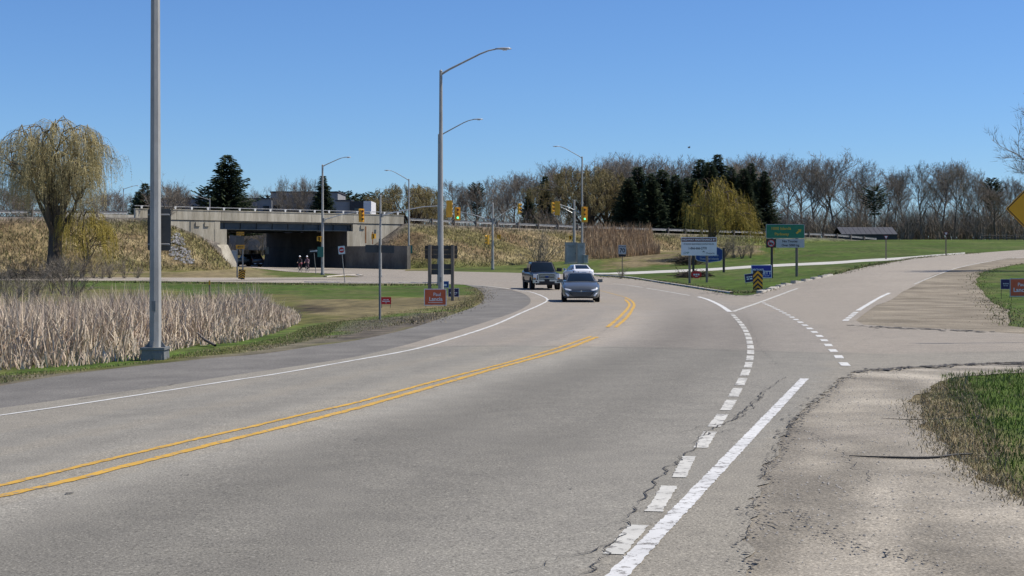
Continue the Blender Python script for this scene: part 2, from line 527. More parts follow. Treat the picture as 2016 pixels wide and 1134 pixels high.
# --- pavement
M_asph = mat('road_asphalt', (.94, .94, .94), (1.06, 1.06, 1.05), scale=2.2, rough=.9, bump=.5, bscale=70, bdist=.008, attr='gcol', fine=.5, fscale=85, broad=.03, bscale2=.35, spec=.2, speck=.42, sscale=48)
M_shoulder = mat('shoulder_asphalt', (.138, .130, .116), (.180, .170, .150), scale=.8, rough=.92, bump=.5, bscale=60, bdist=.008, fine=.45, fscale=60, broad=.10, bscale2=.3, spec=.2, speck=.4, sscale=38)
M_gravel = mat('gravel_shoulder', (.88, .88, .88), (1.12, 1.11, 1.09), scale=1.6, rough=.97, bump=.6, bscale=34, bdist=.02, attr='gcol', fine=.45, fscale=60, broad=.12, bscale2=.6, spec=.12, speck=.32, sscale=40)
M_dirt = mat('bare_dirt', (.175, .150, .112), (.275, .240, .182), scale=.5, rough=.97, bump=1.0, bscale=7, bdist=.06, fine=.3, fscale=20, broad=.2, bscale2=.22, spec=.1)
M_paleconc = mat('pale_path', (.40, .385, .34), (.5, .48, .43), scale=.4, rough=.9, fine=.1, fscale=6)

main_poly = PW(sm(BEIGE_L)) + PW(RAMP_L) + PW(sm(FAR_R, 4)) + PW(RAMP_R) + ragged([tuple(q) for q in resample(PW(sm(SIDE_B, 4)), .12)[0]], .16, .22, 3)
main_poly += [behind((1459, 1124), (1491, 987), 50), behind((0, 806), (139, 787), 60)]
road = drape('road', main_poly, M_asph, 0.02, k=.012, mind=.14); tag(road, kind='structure')

SEAM = PW([(560, 690), (780, 688), (950, 683), (1140, 685), (1300, 687), (1480, 693), (1600, 697), (1760, 700), (2016, 694), (2300, 690)])
def asphalt_colour(X, Y, Z):
    d = dist_poly(X, Y, centre)               # + is left of the centre line
    px, py = to_px(X, Y, Z)
    base = np.array((.242, .223, .183)) * np.ones((len(X), 1))
    n = vnoise(X, Y, 9.0)
    near = (np.abs(d) < 6.5)
    # polished darker wheel paths and an oil-dark lane middle, paler dusty strips next to the painted lines
    dark = np.zeros(len(X))
    for c0, w, a in ((-2.2, .95, .30), (-3.9, .8, .24), (1.1, .4, .10), (2.6, .4, .10), (-5.4, .7, .05)):
        dark += a * np.exp(-((d - c0 + (n - .5) * .5) / w) ** 2)
    dark *= np.where(near, 1, 0) * np.clip((75 - Y) / 30, .2, 1)
    base = base * (1 - dark)[:, None] * np.where((dark > .02)[:, None], np.array((.97, .99, 1.02)), 1)
    pale = .16 * np.exp(-((d + .55) / .45) ** 2) + .1 * np.exp(-((d - .6) / .35) ** 2)
    base = base * (1 + pale * np.where(near, 1, 0) * (Y < 60))[:, None]
    ds = dist_poly(X, Y, SEAM)
    far = np.clip(ds / .6, 0, 1)[:, None]
    base = base * (1 - far) + base * np.array((1.10, 1.06, 1.06)) * far
    base = base * (1 - .16 * np.exp(-(ds / .22) ** 2) * (vnoise(X, Y, 1.7) > .3))[:, None]
    # ramp pavement is older and paler
    rp = np.clip((px - 1560) / 200, 0, 1) * np.clip((600 - py) / 40, 0, 1)
    base = base * (1 + .12 * rp)[:, None]
    lf = np.clip((700 - px) / 60, 0, 1) * (py < 562)
    base = base * (1 + (.18 - .45 * (vnoise(X, Y, 4.0) > .62)) * lf)[:, None]
    return base * (.97 + .06 * vnoise(X + 9, Y + 3, 1.1))[:, None]
def paint_asphalt(o):
    V = np.zeros(len(o.data.vertices) * 3, dtype=np.float32); o.data.vertices.foreach_get('co', V); V = V.reshape(-1, 3).astype(float)
    set_col(o, asphalt_colour(V[:, 0], V[:, 1], V[:, 2]))
paint_asphalt(road)

und_poly = [hw(-25.6, -90), hw(-25.6, 1)] + PW([(520, 530), (560, 534.5), (628, 538), (664, 540.5), (705, 545), (775, 544), (800, 531.5)]) + [hw(-9.9, 2.5), hw(-9.9, -90)]
underpass_road = drape('underpass_road', und_poly, M_asph, 0.028, k=.01); tag(underpass_road, kind='structure'); paint_asphalt(underpass_road)

sh_poly = PW(sm([(0, 802), (139, 782), (295, 761), (451, 737), (580, 718), (700, 699.5), (789, 678), (849, 661), (908, 646), (968, 627), (1008, 612), (1032, 601), (1039, 595), (1036, 587), (1020, 578), (995, 572), (965, 567.5), (940, 564)]))
sh_poly = [behind((0, 802), (139, 782), 60)] + PW([(0, 812)] ) [:0] + PW(sm([(0, 812), (139, 793), (295, 772), (451, 748), (700, 710), (849, 672), (968, 637), (1020, 616), (1050, 604), (1052, 588), (1038, 578), (1000, 569), (960, 563)])) + \
          PW(sm([(915, 561), (936, 567), (949, 576), (953, 586), (946, 597), (930, 606), (893, 619), (849, 634), (789, 652), (700, 671), (625, 681), (521, 697), (417, 706), (312, 717), (208, 729), (104, 743), (0, 761)])) + [behind((0, 761), (104, 743), 60)]
shoulder = drape('asphalt_shoulder', sh_poly, M_shoulder, 0.011, k=.014); tag(shoulder, kind='structure')

gr_out = ragged(PW(sm([(2300, 724), (2016, 734), (1908, 742), (1850, 755), (1805, 784), (1807, 813), (1839, 861), (1888, 914), (1928, 942), (1989, 970), (2016, 987), (2350, 1130)], 10)), .22, .5, 5)
gr_poly = [behind((1430, 1124), (1462, 987), 45)] + PW([(1434, 1124), (1452, 1043), (1466, 987), (1488, 930), (1510, 877), (1534, 842), (1566, 807), (1606, 775), (1630, 752), (1690, 726), (1767, 721), (1868, 716), (2016, 709), (2300, 695)]) + gr_out + [(14, -30)]
gravel = drape('gravel_shoulder', gr_poly, M_gravel, 0.010, k=.014, mind=.12); tag(gravel, kind='structure')
RE = PW(sm(SIDE_B[6:], 6))
def gravel_colour(X, Y):
    d = -dist_poly(X, Y, RE)
    al = Y * .25
    tr = vnoise(d * 3.2 + vnoise(X, Y, 5.0) * 2.5, al, 1.0); tr2 = vnoise(d * 1.1 + 40, al * .5, 1.0); n = vnoise(X, Y, 2.4); n3 = vnoise(X + 7, Y + 80, .7)
    c = np.array((.300, .272, .222)) * (.52 + .52 * tr + .38 * tr2)[:, None] * (.82 + .36 * n3)[:, None]
    damp = np.clip((n - .58) * 3.5, 0, 1)[:, None] * .32
    c = c * (1 - damp * np.array((1.0, 1.0, .9)))
    edge = np.exp(-(d / .35) ** 2)[:, None] * .35 * (.4 + n3[:, None])
    return c * (1 - edge)
_gv = np.zeros(len(gravel.data.vertices) * 3, dtype=np.float32); gravel.data.vertices.foreach_get('co', _gv); _gv = _gv.reshape(-1, 3).astype(float)
set_col(gravel, gravel_colour(_gv[:, 0], _gv[:, 1]))
dirt_poly = PW([(1678, 633), (1715, 602), (1765, 576), (1805, 556), (1825, 544), (1870, 530), (1950, 513.5), (2016, 508), (2100, 503)]) + \
            ragged(PW(sm([(2100, 512), (2016, 519), (1960, 529), (1928, 541), (1925, 564), (1949, 593), (1985, 615), (1985, 633), (2016, 645), (2300, 664)], 6)), .4, 2.5, 3) + PW([(2300, 684), (2016, 664), (1888, 654), (1767, 649), (1700, 643)])
dirt = drape('dirt_verge', dirt_poly, M_dirt, 0.010, k=.014); tag(dirt, kind='structure')
pth = sm([(1150, 538.5), (1225, 538), (1300, 535), (1400, 530.5), (1500, 524), (1640, 517.5), (1700, 513), (1750, 510.5), (1800, 507), (1850, 503), (1900, 499.5)], 3)
pth_poly = PW([(x, y + (2.6 if x > 1200 else 1.3)) for x, y in pth]) + PW([(x, y - (2.4 if x > 1200 else 1.0)) for x, y in pth[::-1]])
path = drape('path', pth_poly, M_paleconc, 0.012, k=.01); tag(path, kind='structure')

# --- painted markings and cracks, children of the road
def worn_paint(name, col, wear=.5, sc=14):
    m = bpy.data.materials.new(name); m.use_nodes = True; nt = m.node_tree; b = nt.nodes['Principled BSDF']
    tc = nt.nodes.new('ShaderNodeTexCoord')
    n = _noise(nt, tc.outputs['Object'], sc, 8, .72)
    a = _ramp(nt, n, [(wear - .09, (.2, .19, .175)), (wear, col)])
    k = _ramp(nt, _noise(nt, tc.outputs['Object'], 1.6, 3), [(.3, (.82,) * 3), (.7, (1.05,) * 3)])
    nt.links.new(_mul(nt, a, k), b.inputs['Base Color']); b.inputs['Roughness'].default_value = .85
    b.inputs['Specular IOR Level'].default_value = .2
    MATS[name] = m; return m
M_yellow = worn_paint('yellow_road_paint', (.56, .335, .06), .475, 11)
M_white = worn_paint('white_road_paint', (.60, .60, .57), .44, 12)
M_white_worn = worn_paint('worn_white_road_paint', (.54, .53, .48), .48, 9)
M_crack = mat('crack', (.06, .055, .048), rough=1.0)

def ribbon(name, line, width, m, parent, dz=0.026, step=.5, rag=.012):
    q, L = resample(line, step)
    d = np.gradient(q, axis=0); d /= np.linalg.norm(d, axis=1)[:, None] + 1e-9
    nrm = np.column_stack([-d[:, 1], d[:, 0]])
    w = np.atleast_1d(np.asarray(width, dtype=float)) / 2
    w = np.interp(np.linspace(0, 1, len(q)), np.linspace(0, 1, len(w)), w) if len(w) > 1 else np.full(len(q), w[0])
    r1 = (rng.random(len(q)) - .5) * 2 * rag; r2 = (rng.random(len(q)) - .5) * 2 * rag
    a = q + nrm * (w + r1)[:, None]; b = q - nrm * (w + r2)[:, None]
    V = np.vstack([a, b]); Z = Hh(V[:, 0], V[:, 1]) + dz; n = len(q)
    F = np.array([(i + n, i + 1 + n, i + 1, i) for i in range(n - 1)])
    return npmesh(name, np.column_stack([V, Z]), F, m, parent)

def pxline(pix, per=8): return PW(sm(pix, per))
ya = [behind((0, 961), (139, 927), 45)] + pxline(YEL_A); yb = [behind((0, 982), (139, 950), 45)] + pxline(YEL_B)
ribbon('centre_line', ya, .10, M_yellow, road, step=.12, rag=.014); ribbon('centre_line', yb, .125, M_yellow, road, step=.12, rag=.014)
ribbon('centre_line', pxline(YEL_A2), .12, M_yellow, road); ribbon('centre_line', pxline(YEL_B2), .12, M_yellow, road)
ribbon('centre_line', pxline([(1228, 585), (1206, 579), (1182, 573)]), .10, worn_paint('faded_yellow', (.5, .34, .12), .5), road)
edge_l = [behind((0, 821), (139, 801), 45)] + pxline([(0, 821), (139, 801), (295, 777), (430, 756), (560, 736), (700, 711), (804, 692), (879, 672), (968, 643), (1027, 617), (1057, 604), (1076, 594), (1076.5, 589), (1066, 583), (1048, 576.5), (1027, 573), (986, 567), (958, 564), (925, 562)])
ribbon('edge_line', edge_l, .105, M_white, road)
ribbon('edge_line', pxline([(1208, 559), (1235, 562), (1265, 566.5)]), .13, M_white_worn, road)
ribbon('edge_line', pxline([(1273, 568), (1315, 575), (1358, 582.6)]), .13, M_white_worn, road)
ribbon('edge_line', pxline([(1375, 585), (1392, 590), (1409, 597.5), (1422.6, 605), (1437, 615)]), .2, M_white, road)
ribbon('edge_line', pxline([(1443, 614.5), (1499.5, 594.6), (1544, 578), (1570, 568.5)]), .17, M_white_worn, road)
ribbon('edge_line', pxline([(905, 552), (980, 553.5), (1019, 555)]), .12, M_white_worn, road)
sol = pxline([(1584, 748), (1490, 848), (1400, 944), (1320, 1029), (1240, 1114), (1180, 1178)], 4)
ribbon('edge_line', sol, .14, worn_paint('bold_white_road_paint', (.60, .60, .58), .475, 12), road, step=.06, rag=.008)
ribbon('edge_line', pxline([(1800, 560), (1880, 529.5), (1957, 513.5), (2016, 507)]), .12, M_white_worn, road)
def dashes(line, dash, period, width, m, start=0.0, name='lane_dash'):
    q, L = resample(line, .02); s = np.linspace(0, L, len(q)); a = start
    while a < L:
        k = (s >= a) & (s <= min(a + dash, L))
        if k.sum() > 5:
            ribbon(name, q[k], width, m, road, step=.05, rag=.009)
        a += period
chain = pxline([(1240, 1120), (1266, 1040), (1279, 1013), (1318, 962), (1332, 942), (1358, 903), (1376, 881), (1398, 853), (1421, 822), (1436, 798), (1450, 772), (1462, 749), (1473, 722), (1477.5, 700), (1477, 682), (1471, 659), (1459, 639), (1441, 619)], 6)
q0, L0 = resample(chain, .02)
near_n = int(len(q0) * .34)
dashes([(1.0, 9.4)] [:0] + pxline([(1210, 1140), (1237, 1098), (1258, 1040)], 4)[:0] + pxline([(1208, 1098), (1258, 1040)], 4), 1.25, 5, .145, M_white_worn)
dashes(pxline([(1287, 1013), (1318, 962)], 4), 1.6, 5, .14, M_white_worn)
dashes(pxline([(1337, 945), (1357, 903)], 4), 1.6, 5, .135, M_white_worn)
dashes(pxline([(1379, 886), (1398, 855), (1421, 822), (1436, 798), (1450, 772), (1462, 749), (1473, 722), (1477.5, 700), (1477, 682), (1471, 659), (1459, 639), (1441, 619)], 6), 1.5, 2.0, .15, M_white_worn)
dashes(pxline([(1503, 597), (1536, 613), (1568, 631), (1595, 649), (1621, 670), (1637, 689), (1649, 701), (1657, 713), (1671, 728)], 6), 1.0, 2.2, .17, M_white)
dashes(pxline([(1664, 633), (1675, 624), (1686, 615)], 6), 1.3, 2.0, .2, M_white)
ribbon('edge_line', pxline([(1689, 612.5), (1714, 597), (1732, 586.5), (1751, 577.5)]), .2, M_white, road)

def crack(pix, width, jit=.09, step=.12, dz=.031, parent=road):
    q, L = resample(pxline(pix, 4), step)
    q = q + (rng.random(q.shape) - .5) * 1.2 * jit
    w = width * .42 * (.1 + 1.3 * rng.random(len(q)))
    w[0] = w[-1] = .004
    return ribbon('crack', q, w, M_crack, parent, dz=dz, step=step * .8, rag=.003)
for pix, w in (([(1160, 1134), (1210, 1075), (1245, 1010), (1290, 955), (1340, 905), (1370, 880), (1385, 855)], .035),
               ([(1385, 855), (1440, 830), (1480, 800), (1500, 775)], .045), ([(1440, 832), (1470, 815), (1510, 770), (1545, 745)], .03),
               ([(1380, 862), (1425, 852), (1440, 848)], .05), ([(1330, 860), (1370, 845), (1410, 838)], .012),
               ([(1090, 1112), (1140, 1100), (1200, 1082), (1240, 1070)], .022), ([(1000, 1134), (1090, 1112)], .014),
               ([(430, 1092), (560, 1102), (700, 1118)], .012), ([(60, 822), (300, 821), (560, 812)], .010), ([(640, 812), (830, 814)], .010),
               ([(930, 818), (1000, 820), (1120, 826)], .008), ([(1085, 674), (1120, 660), (1155, 648)], .018), ([(1176, 662), (1200, 645)], .014),
               ([(1470, 622), (1480, 650), (1500, 690), (1530, 720)], .012), ([(1640, 670), (1665, 655), (1720, 650), (1740, 662)], .012),
               ([(1670, 690), (1690, 676), (1735, 660)], .010), ([(1545, 860), (1556, 842), (1590, 815)], .03), ([(1500, 945), (1515, 905), (1535, 880)], .025),
               ([(1465, 1060), (1480, 1015), (1490, 985)], .02), ([(1680, 732), (1780, 728), (1870, 724), (1940, 722)], .05), ([(640, 690), (780, 688), (950, 684), (1140, 686)], .012)):
    crack(pix, w)
# broken pavement edge: dark crumbled lip where asphalt meets gravel
for pix, w in (([(1955, 716), (1985, 719), (2014, 718), (2050, 716)], .30), ([(1960, 721), (2000, 723), (2030, 720)], .16),
               ([(1740, 642), (1780, 645), (1850, 649), (1905, 651)], .10)):
    crack(pix, w, jit=.07, step=.16, dz=.034)
def crumble(name, pix, n, spread, size, parent, dz=.034, seed=1):
    """broken pavement rim: many small separate holes and flakes along a line"""
    r = np.random.default_rng(seed); q, L = resample(pxline(pix, 5), .03); i = r.integers(0, len(q), n); c = q[i] + r.normal(0, spread, (n, 2))
    V = []; F = []
    for k in range(n):
        m_ = r.integers(4, 7); a = np.sort(r.random(m_) * 6.28); s_ = size * (.25 + r.random() ** 2 * 1.6); rr = s_ * (.5 + r.random(m_)); x = c[k, 0] + rr * np.cos(a) * .8; y = c[k, 1] + rr * np.sin(a) * 1.3
        b0 = len(V); V += [(x[j], y[j], float(Hh(x[j], y[j])) + dz) for j in range(m_)]; F.append(tuple(range(b0, b0 + m_)))
    return meshobj(name, V, F, M_crack, parent)
LIP = [(1466, 1134), (1484, 1043), (1497, 985), (1518, 928), (1538, 878), (1560, 842), (1588, 808), (1628, 777), (1650, 757), (1690, 734)]
crumble('crumbled_edge', LIP[:5], 380, .06, .015, road, seed=4); crumble('crumbled_edge', LIP[4:], 380, .07, .026, road, seed=14); crumble('crumbled_edge', [(1690, 734), (1767, 728), (1868, 722), (1960, 718), (2040, 716)], 240, .12, .07, road, seed=5)
crumble('crumbled_edge', [(1560, 1005), (1600, 1040), (1650, 1068), (1700, 1085), (1800, 1105), (1860, 1120)], 260, .09, .014, gravel, .03, 6)
crumble('crumbled_edge', [(1690, 642), (1760, 647), (1850, 651), (1940, 655)], 160, .25, .10, dirt, .03, 7)
crumble('crumbled_edge', [(1400, 576), (1440, 583), (1476, 583), (1500, 577)], 90, .35, .14, road, .034, 8)
for k_, (a_, b_, w_) in enumerate(((140, 978, .06), (362, 940, .05), (366, 878, .04), (1132, 968, .035), (920, 972, .02), (1140, 712, .05), (700, 870, .03), (1010, 868, .02), (450, 1050, .03))):
    crumble('tar_spot', [(a_ - 6, b_), (a_ + 6, b_)], 3, .012, w_ * .45, road, .031, 30 + k_)
# dark worn lip on the left between the two asphalts
for pix, w in (([(150, 790), (260, 774), (330, 762), (380, 753)], .06), ([(380, 753), (470, 738), (560, 727)], .03)):
    crack(pix, w, jit=.03, dz=.034)
# damp tracks and mud clods on the gravel
for pix, w in (([(1490, 1025), (1530, 1045), (1600, 1050)], .04), ([(1570, 850), (1620, 870), (1720, 950)], .02)):
    crack(pix, w, jit=.12, step=.1, dz=.03, parent=gravel)

# --- kerb stones on the ramp side of the grass island
M_kerb = mat('kerb_concrete', (.36, .33, .28), (.46, .43, .37), scale=1.5, rough=.9, fine=.15, fscale=12, rand=.1)
kerb = bpy.data.objects.new('kerb', None); link(kerb); tag(kerb, kind='structure')
kl, kL = resample(pxline([(1500, 577.5), (1522, 571), (1547, 563), (1589, 554), (1640, 543)]), .05)
s = 0
for i in range(14):
    a0 = int(len(kl) * i / 14); a1 = min(len(kl) - 1, int(len(kl) * (i + .62 + .3 * rng.random()) / 14))
    p0, p1 = kl[a0], kl[a1]; d = p1 - p0; L = np.hypot(*d); ang = math.atan2(d[1], d[0]); c = (p0 + p1) / 2
    b = B(); b.box((0, 0, .04), (L, .38, .2), bev=.06)
    o = b.build('kerb_stone', M_kerb, kerb); o.location = onG(c[0] - .1, c[1] + .25, 0.0); o.rotation_euler = ((rng.random() - .5) * .12, (rng.random() - .5) * .1, ang + (rng.random() - .5) * .1)
def kerb_strip(pix, w=.35, h=.12, nm='kerb_strip'):
    q, L = resample(pxline(pix), 1.0); d = np.gradient(q, axis=0); d /= np.linalg.norm(d, axis=1)[:, None]; n = np.column_stack([-d[:, 1], d[:, 0]])
    a = q + n * w / 2; c = q - n * w / 2; k = len(q)
    Vb = np.vstack([a, c]); zb = Hh(Vb[:, 0], Vb[:, 1])
    V = np.vstack([np.column_stack([Vb, zb - .1]), np.column_stack([Vb, zb + h])])
    F = []
    for i in range(k - 1):
        F += [(2 * k + i, 2 * k + i + 1, 3 * k + i + 1, 3 * k + i), (i, i + 1, 2 * k + i + 1, 2 * k + i), (k + i + 1, k + i, 3 * k + i, 3 * k + i + 1)]
    return npmesh(nm, V, np.array(F), M_kerb, kerb)
kerb_strip([(1172, 541.5), (1220, 545), (1250, 548.5), (1293, 555.5), (1349, 564), (1406, 573), (1440, 578)], .2, .10)
kerb_strip([(640, 545), (665, 543), (690, 541.5), (703, 541), (712, 543)], .35, .07)
kerb_strip([(880, 557.5), (800, 557), (700, 556.8), (600, 556)], .3, .08)

# ------------------------------------------------------------------ highway embankment, overpass, guardrails
DZ_L = [-160, -100, -54, -38, 0, 3, 38, 91, 105, 130, 200]
DZ_Z = [6.3, 6.6, 6.95, 7.15, 7.15, 7.05, 6.5, 6.1, 5.45, 5.2, 5.0]
def deckz(L): return np.interp(L, DZ_L, DZ_Z)
WIDTH = 20.4
def hv(L, d, z): 
    x, y = hw(L, d); return Vector((x, y, z))

def emb_colour(X, Y, Z, L, d):
    n1 = vnoise(X * .8, Y * .8 + Z * 2, 2.6); n2 = vnoise(X + 33, Y + Z, 7.0); n3 = vnoise(X * 2, Z * 3, 1.0)
    straw = np.array((.27, .225, .125)); olive = np.array((.125, .12, .045)); green = np.array((.085, .11, .03)); brown = np.array((.16, .115, .065)); grey = np.array((.13, .12, .108))
    t = np.clip(n1 * 1.3 - .2, 0, 1)[:, None]
    c = straw * t + brown * (1 - t)
    g = np.clip((n2 - .52) * 5, 0, 1)[:, None] * .75
    c = c * (1 - g) + olive * g
    rt = np.clip((L - 45) / 25, 0, 1)[:, None]            # the field side is mown and green
    gg = green * (.8 + .5 * n1[:, None])
    c = c * (1 - rt) + gg * rt
    foot = (np.clip((2.6 - Z) / 1.2, 0, 1) * (L > -5))[:, None] * .7
    c = c * (1 - foot) + gg * foot
    top = np.clip(1 - (d - .4) / 2.2, 0, 1)[:, None]
    c = c * (1 - top) + grey * (.8 + .5 * n3[:, None]) * top
    return c
M_emb = mat('embankment_grass', (.55, .55, .55), (1.45, 1.4, 1.35), scale=1.1, rough=.97, bump=1.0, bscale=5, bdist=.15, attr='gcol', fine=.4, fscale=6, spec=.1)
def embankment(Ls, zfun, name):
    ds = np.concatenate([[-WIDTH - 14, -WIDTH - 7, -WIDTH - 1, -WIDTH, -WIDTH + .5, -10], np.arange(-.5, 3, .5), np.arange(3, 26, .7)])
    LL, DD = np.meshgrid(Ls, ds)
    X = HR[0] + HU[0] * LL + HN[0] * DD; Y = HR[1] + HU[1] * LL + HN[1] * DD
    Z = zfun(LL, DD)
    Z = Z + (vnoise(X, Y, 2.3) - .5) * .35 * np.clip((DD - .8) / 2, 0, 1)
    g = Hh(X, Y); Z = np.where(Z < g - .6, g - .6, Z)
    Z = np.where(np.isnan(Z), g - 2.5, Z)
    nL = len(Ls); nd = len(ds); ii = np.arange(nL * nd).reshape(nd, nL)
    F = np.column_stack([ii[:-1, :-1].ravel(), ii[1:, :-1].ravel(), ii[1:, 1:].ravel(), ii[:-1, 1:].ravel()])
    o = npmesh(name, np.column_stack([X.ravel(), Y.ravel(), Z.ravel()]), F, M_emb, smooth=True)
    if o.data.polygons[len(F) // 2].normal.z < 0: o.data.flip_normals()
    set_col(o, emb_colour(X.ravel(), Y.ravel(), Z.ravel(), LL.ravel(), DD.ravel())); tag(o, kind='structure')
    return o
WALL_L = -8.95
def far_drop(d): return .5 * np.maximum(0, -WIDTH - d - .8)
def z_right(L, d):
    z = deckz(np.maximum(L, 0)) - .05 - .46 * np.maximum(0, d - .9) - far_drop(d) - np.where(d > -.4, .6, 2.0) * np.maximum(0, -L) * (d > -.4)
    z = np.where((L < 0) & (d < -.4), 3.0, z)
    z = np.where(L < WALL_L + .2, np.nan, z)
    return z
def z_left(L, d):
    zc = np.minimum(deckz(L) - .05, 4.05 + .32 * (-27 - L))
    zc = np.where(L < -39, deckz(L) - .05, zc)
    z = zc - .50 * np.maximum(0, d - .6) - far_drop(d)
    z = z - .75 * np.maximum(0, L + 30.5) * np.clip(d / 1.4, 0, 1)
    z = np.where(L > -27.2, np.where(d < 1.2, np.nan, z), z)
    return z
def z_field(L, d):
    """right of the overpass the slope flattens out into the field"""
    return z_right(L, d)
emb_r = embankment(np.concatenate([[WALL_L + .3, -8.2], np.arange(-7.5, 6, .6), np.arange(6, 122, 1.6), np.arange(124, 210, 6)]), z_field, 'embankment')
emb_l = embankment(np.concatenate([np.arange(-170, -70, 4), np.arange(-70, -40, 1.5), np.arange(-39.5, -25.4, .6)]), z_left, 'embankment')

M_conc = mat('bridge_concrete', (.32, .285, .215), (.48, .44, .35), scale=.9, rough=.92, bump=.25, bscale=6, fine=.22, fscale=9, broad=.22, bscale2=.25, stretch=(1.5, 1.5, .16))
M_conc_dark = mat('shade_toned_concrete', (.11, .10, .085), (.19, .175, .15), scale=.8, rough=.95, bump=.3, bscale=7, fine=.2, fscale=8, broad=.2, bscale2=.3, stretch=(1, 1, .4))  # darker concrete: the right wing wall's shade is put into the colour
M_tunnel_shade = mat('tunnel_shade_concrete', (.035, .034, .033), (.075, .07, .065), scale=.5, rough=.95, fine=.2, fscale=6, broad=.2, bscale2=.3, stretch=(1, 1, .4))  # near-black walls: the gloom inside the underpass is painted into the concrete
M_steel_dk = mat('painted_girder_steel', (.035, .05, .062), (.055, .072, .085), scale=.7, rough=.6, fine=.1, fscale=5)
M_galv = mat('galvanised_steel', (.22, .225, .23), (.30, .305, .31), scale=3, rough=.6, metal=.2, fine=.08, fscale=20)
M_woodpost = mat('weathered_wood', (.10, .085, .07), (.17, .145, .12), scale=3, rough=.95, stretch=(1, 1, .15), fine=.15, fscale=14)
M_rust = mat('rust_stain', (.18, .085, .035), (.26, .14, .07), scale=2, rough=.95)
M_roadtop = mat('highway_asphalt', (.16, .155, .15), (.2, .195, .19), scale=.5, rough=.9)

bo = hv(-18, -WIDTH / 2, 1.2)
bridge = thing('overpass_bridge', bo, 0, 'concrete and steel highway overpass with dark girders over an underpass road', 'bridge')
def hwbox(name, L0, L1, d0, d1, z0, z1, m, parent, tilt=None):
    """box in highway coordinates, child of thing whose origin is at location bo"""
    vs = []
    for z in (z0, z1):
        for d in (d0, d1):
            for L in (L0, L1):
                vs.append(hv(L, d, z(L) if callable(z) else z) - bo)
    b = B(); b.add(vs, [(0, 2, 3, 1), (4, 5, 7, 6), (0, 1, 5, 4), (2, 6, 7, 3), (0, 4, 6, 2), (1, 3, 7, 5)])
    return b.build(name, m, parent)
hwbox('deck', -38.5, 0, -WIDTH + .36, -.36, 6.75, 7.15, M_roadtop, bridge)
# fascia panels with open joints so the band is not one slab
jl = [-38.5, -33.2, -27.2, -20.8, -14.4, -8.1, 0]
for i in range(len(jl) - 1):
    hwbox('parapet_panel', jl[i] + .02, jl[i + 1] - .02, -.35, .02, 6.98, 8.12, M_conc, bridge)
    hwbox('parapet_panel', jl[i] + .02, jl[i + 1] - .02, -WIDTH, -WIDTH + .35, 6.98, 8.12, M_conc, bridge)
hwbox('parapet_cap', -38.5, 0, -.40, .07, 8.121, 8.21, M_conc, bridge)
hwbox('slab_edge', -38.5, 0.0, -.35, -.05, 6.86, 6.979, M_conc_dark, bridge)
for d in (-.55, -4.6, -8.7, -12.8, -16.9, -19.8):
    g = hwbox('girder', -27.35, -8.15, d - .03, d + .03, 5.99, 6.85, M_steel_dk, bridge)
    hwbox('flange', -27.35, -8.15, d - .22, d + .22, 5.93, 5.985, M_steel_dk, g)
    if d == -.55:
        for k in range(9):
            L = -26.6 + k * 2.25
            hwbox('stiffener', L, L + .05, d + .032, d + .18, 5.99, 6.85, M_steel_dk, g)
# abutment walls (battered foot), faces towards the road
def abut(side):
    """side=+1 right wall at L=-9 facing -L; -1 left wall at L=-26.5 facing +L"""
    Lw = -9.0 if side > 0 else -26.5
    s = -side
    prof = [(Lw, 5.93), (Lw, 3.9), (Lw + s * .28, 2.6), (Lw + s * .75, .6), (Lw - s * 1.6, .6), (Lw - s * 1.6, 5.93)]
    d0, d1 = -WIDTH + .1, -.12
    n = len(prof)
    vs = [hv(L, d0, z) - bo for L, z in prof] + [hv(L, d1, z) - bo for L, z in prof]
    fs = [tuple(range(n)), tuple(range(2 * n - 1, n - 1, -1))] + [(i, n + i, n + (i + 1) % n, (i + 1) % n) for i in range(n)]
    b = B(); b.add(vs, fs); return b.build('abutment_wall', M_tunnel_shade, bridge)
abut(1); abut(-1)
# return walls in the plane of the fascia
hwbox('return_wall', -7.39, 0, -.5, -.06, 1.0, 6.855, M_conc, bridge)
hwbox('return_wall', -38.4, -28.11, -.5, -.06, 1.0, 6.855, M_conc, bridge)
hwbox('bearing_seat', -8.99, -7.4, -.7, -.02, .6, 5.92, M_conc, bridge)
hwbox('bearing_seat', -28.1, -26.5, -.7, -.02, .6, 5.92, M_conc, bridge)
hwbox('bearing_seat', -8.1, -7.4, -.5, -.04, 5.925, 6.855, M_conc, bridge)
hwbox('bearing_seat', -28.1, -27.4, -.5, -.04, 5.925, 6.855, M_conc, bridge)
for L, z0, z1, w in ((-6.1, 4.4, 6.6, .22), (-5.0, 4.3, 5.9, .16), (-4.6, 5.4, 6.2, .3), (-31.4, 5.2, 6.8, .14)):
    hwbox('rust_streak', L - w / 2, L + w / 2, -.06, -.045, z0, z1, M_rust if z0 < 5 else M_steel_dk, bridge)
for L in (-6.6, -30.4, -29.2):
    hwbox('drain_box', L - .3, L + .3, -.06, .06, 6.25, 6.75, M_conc, bridge)
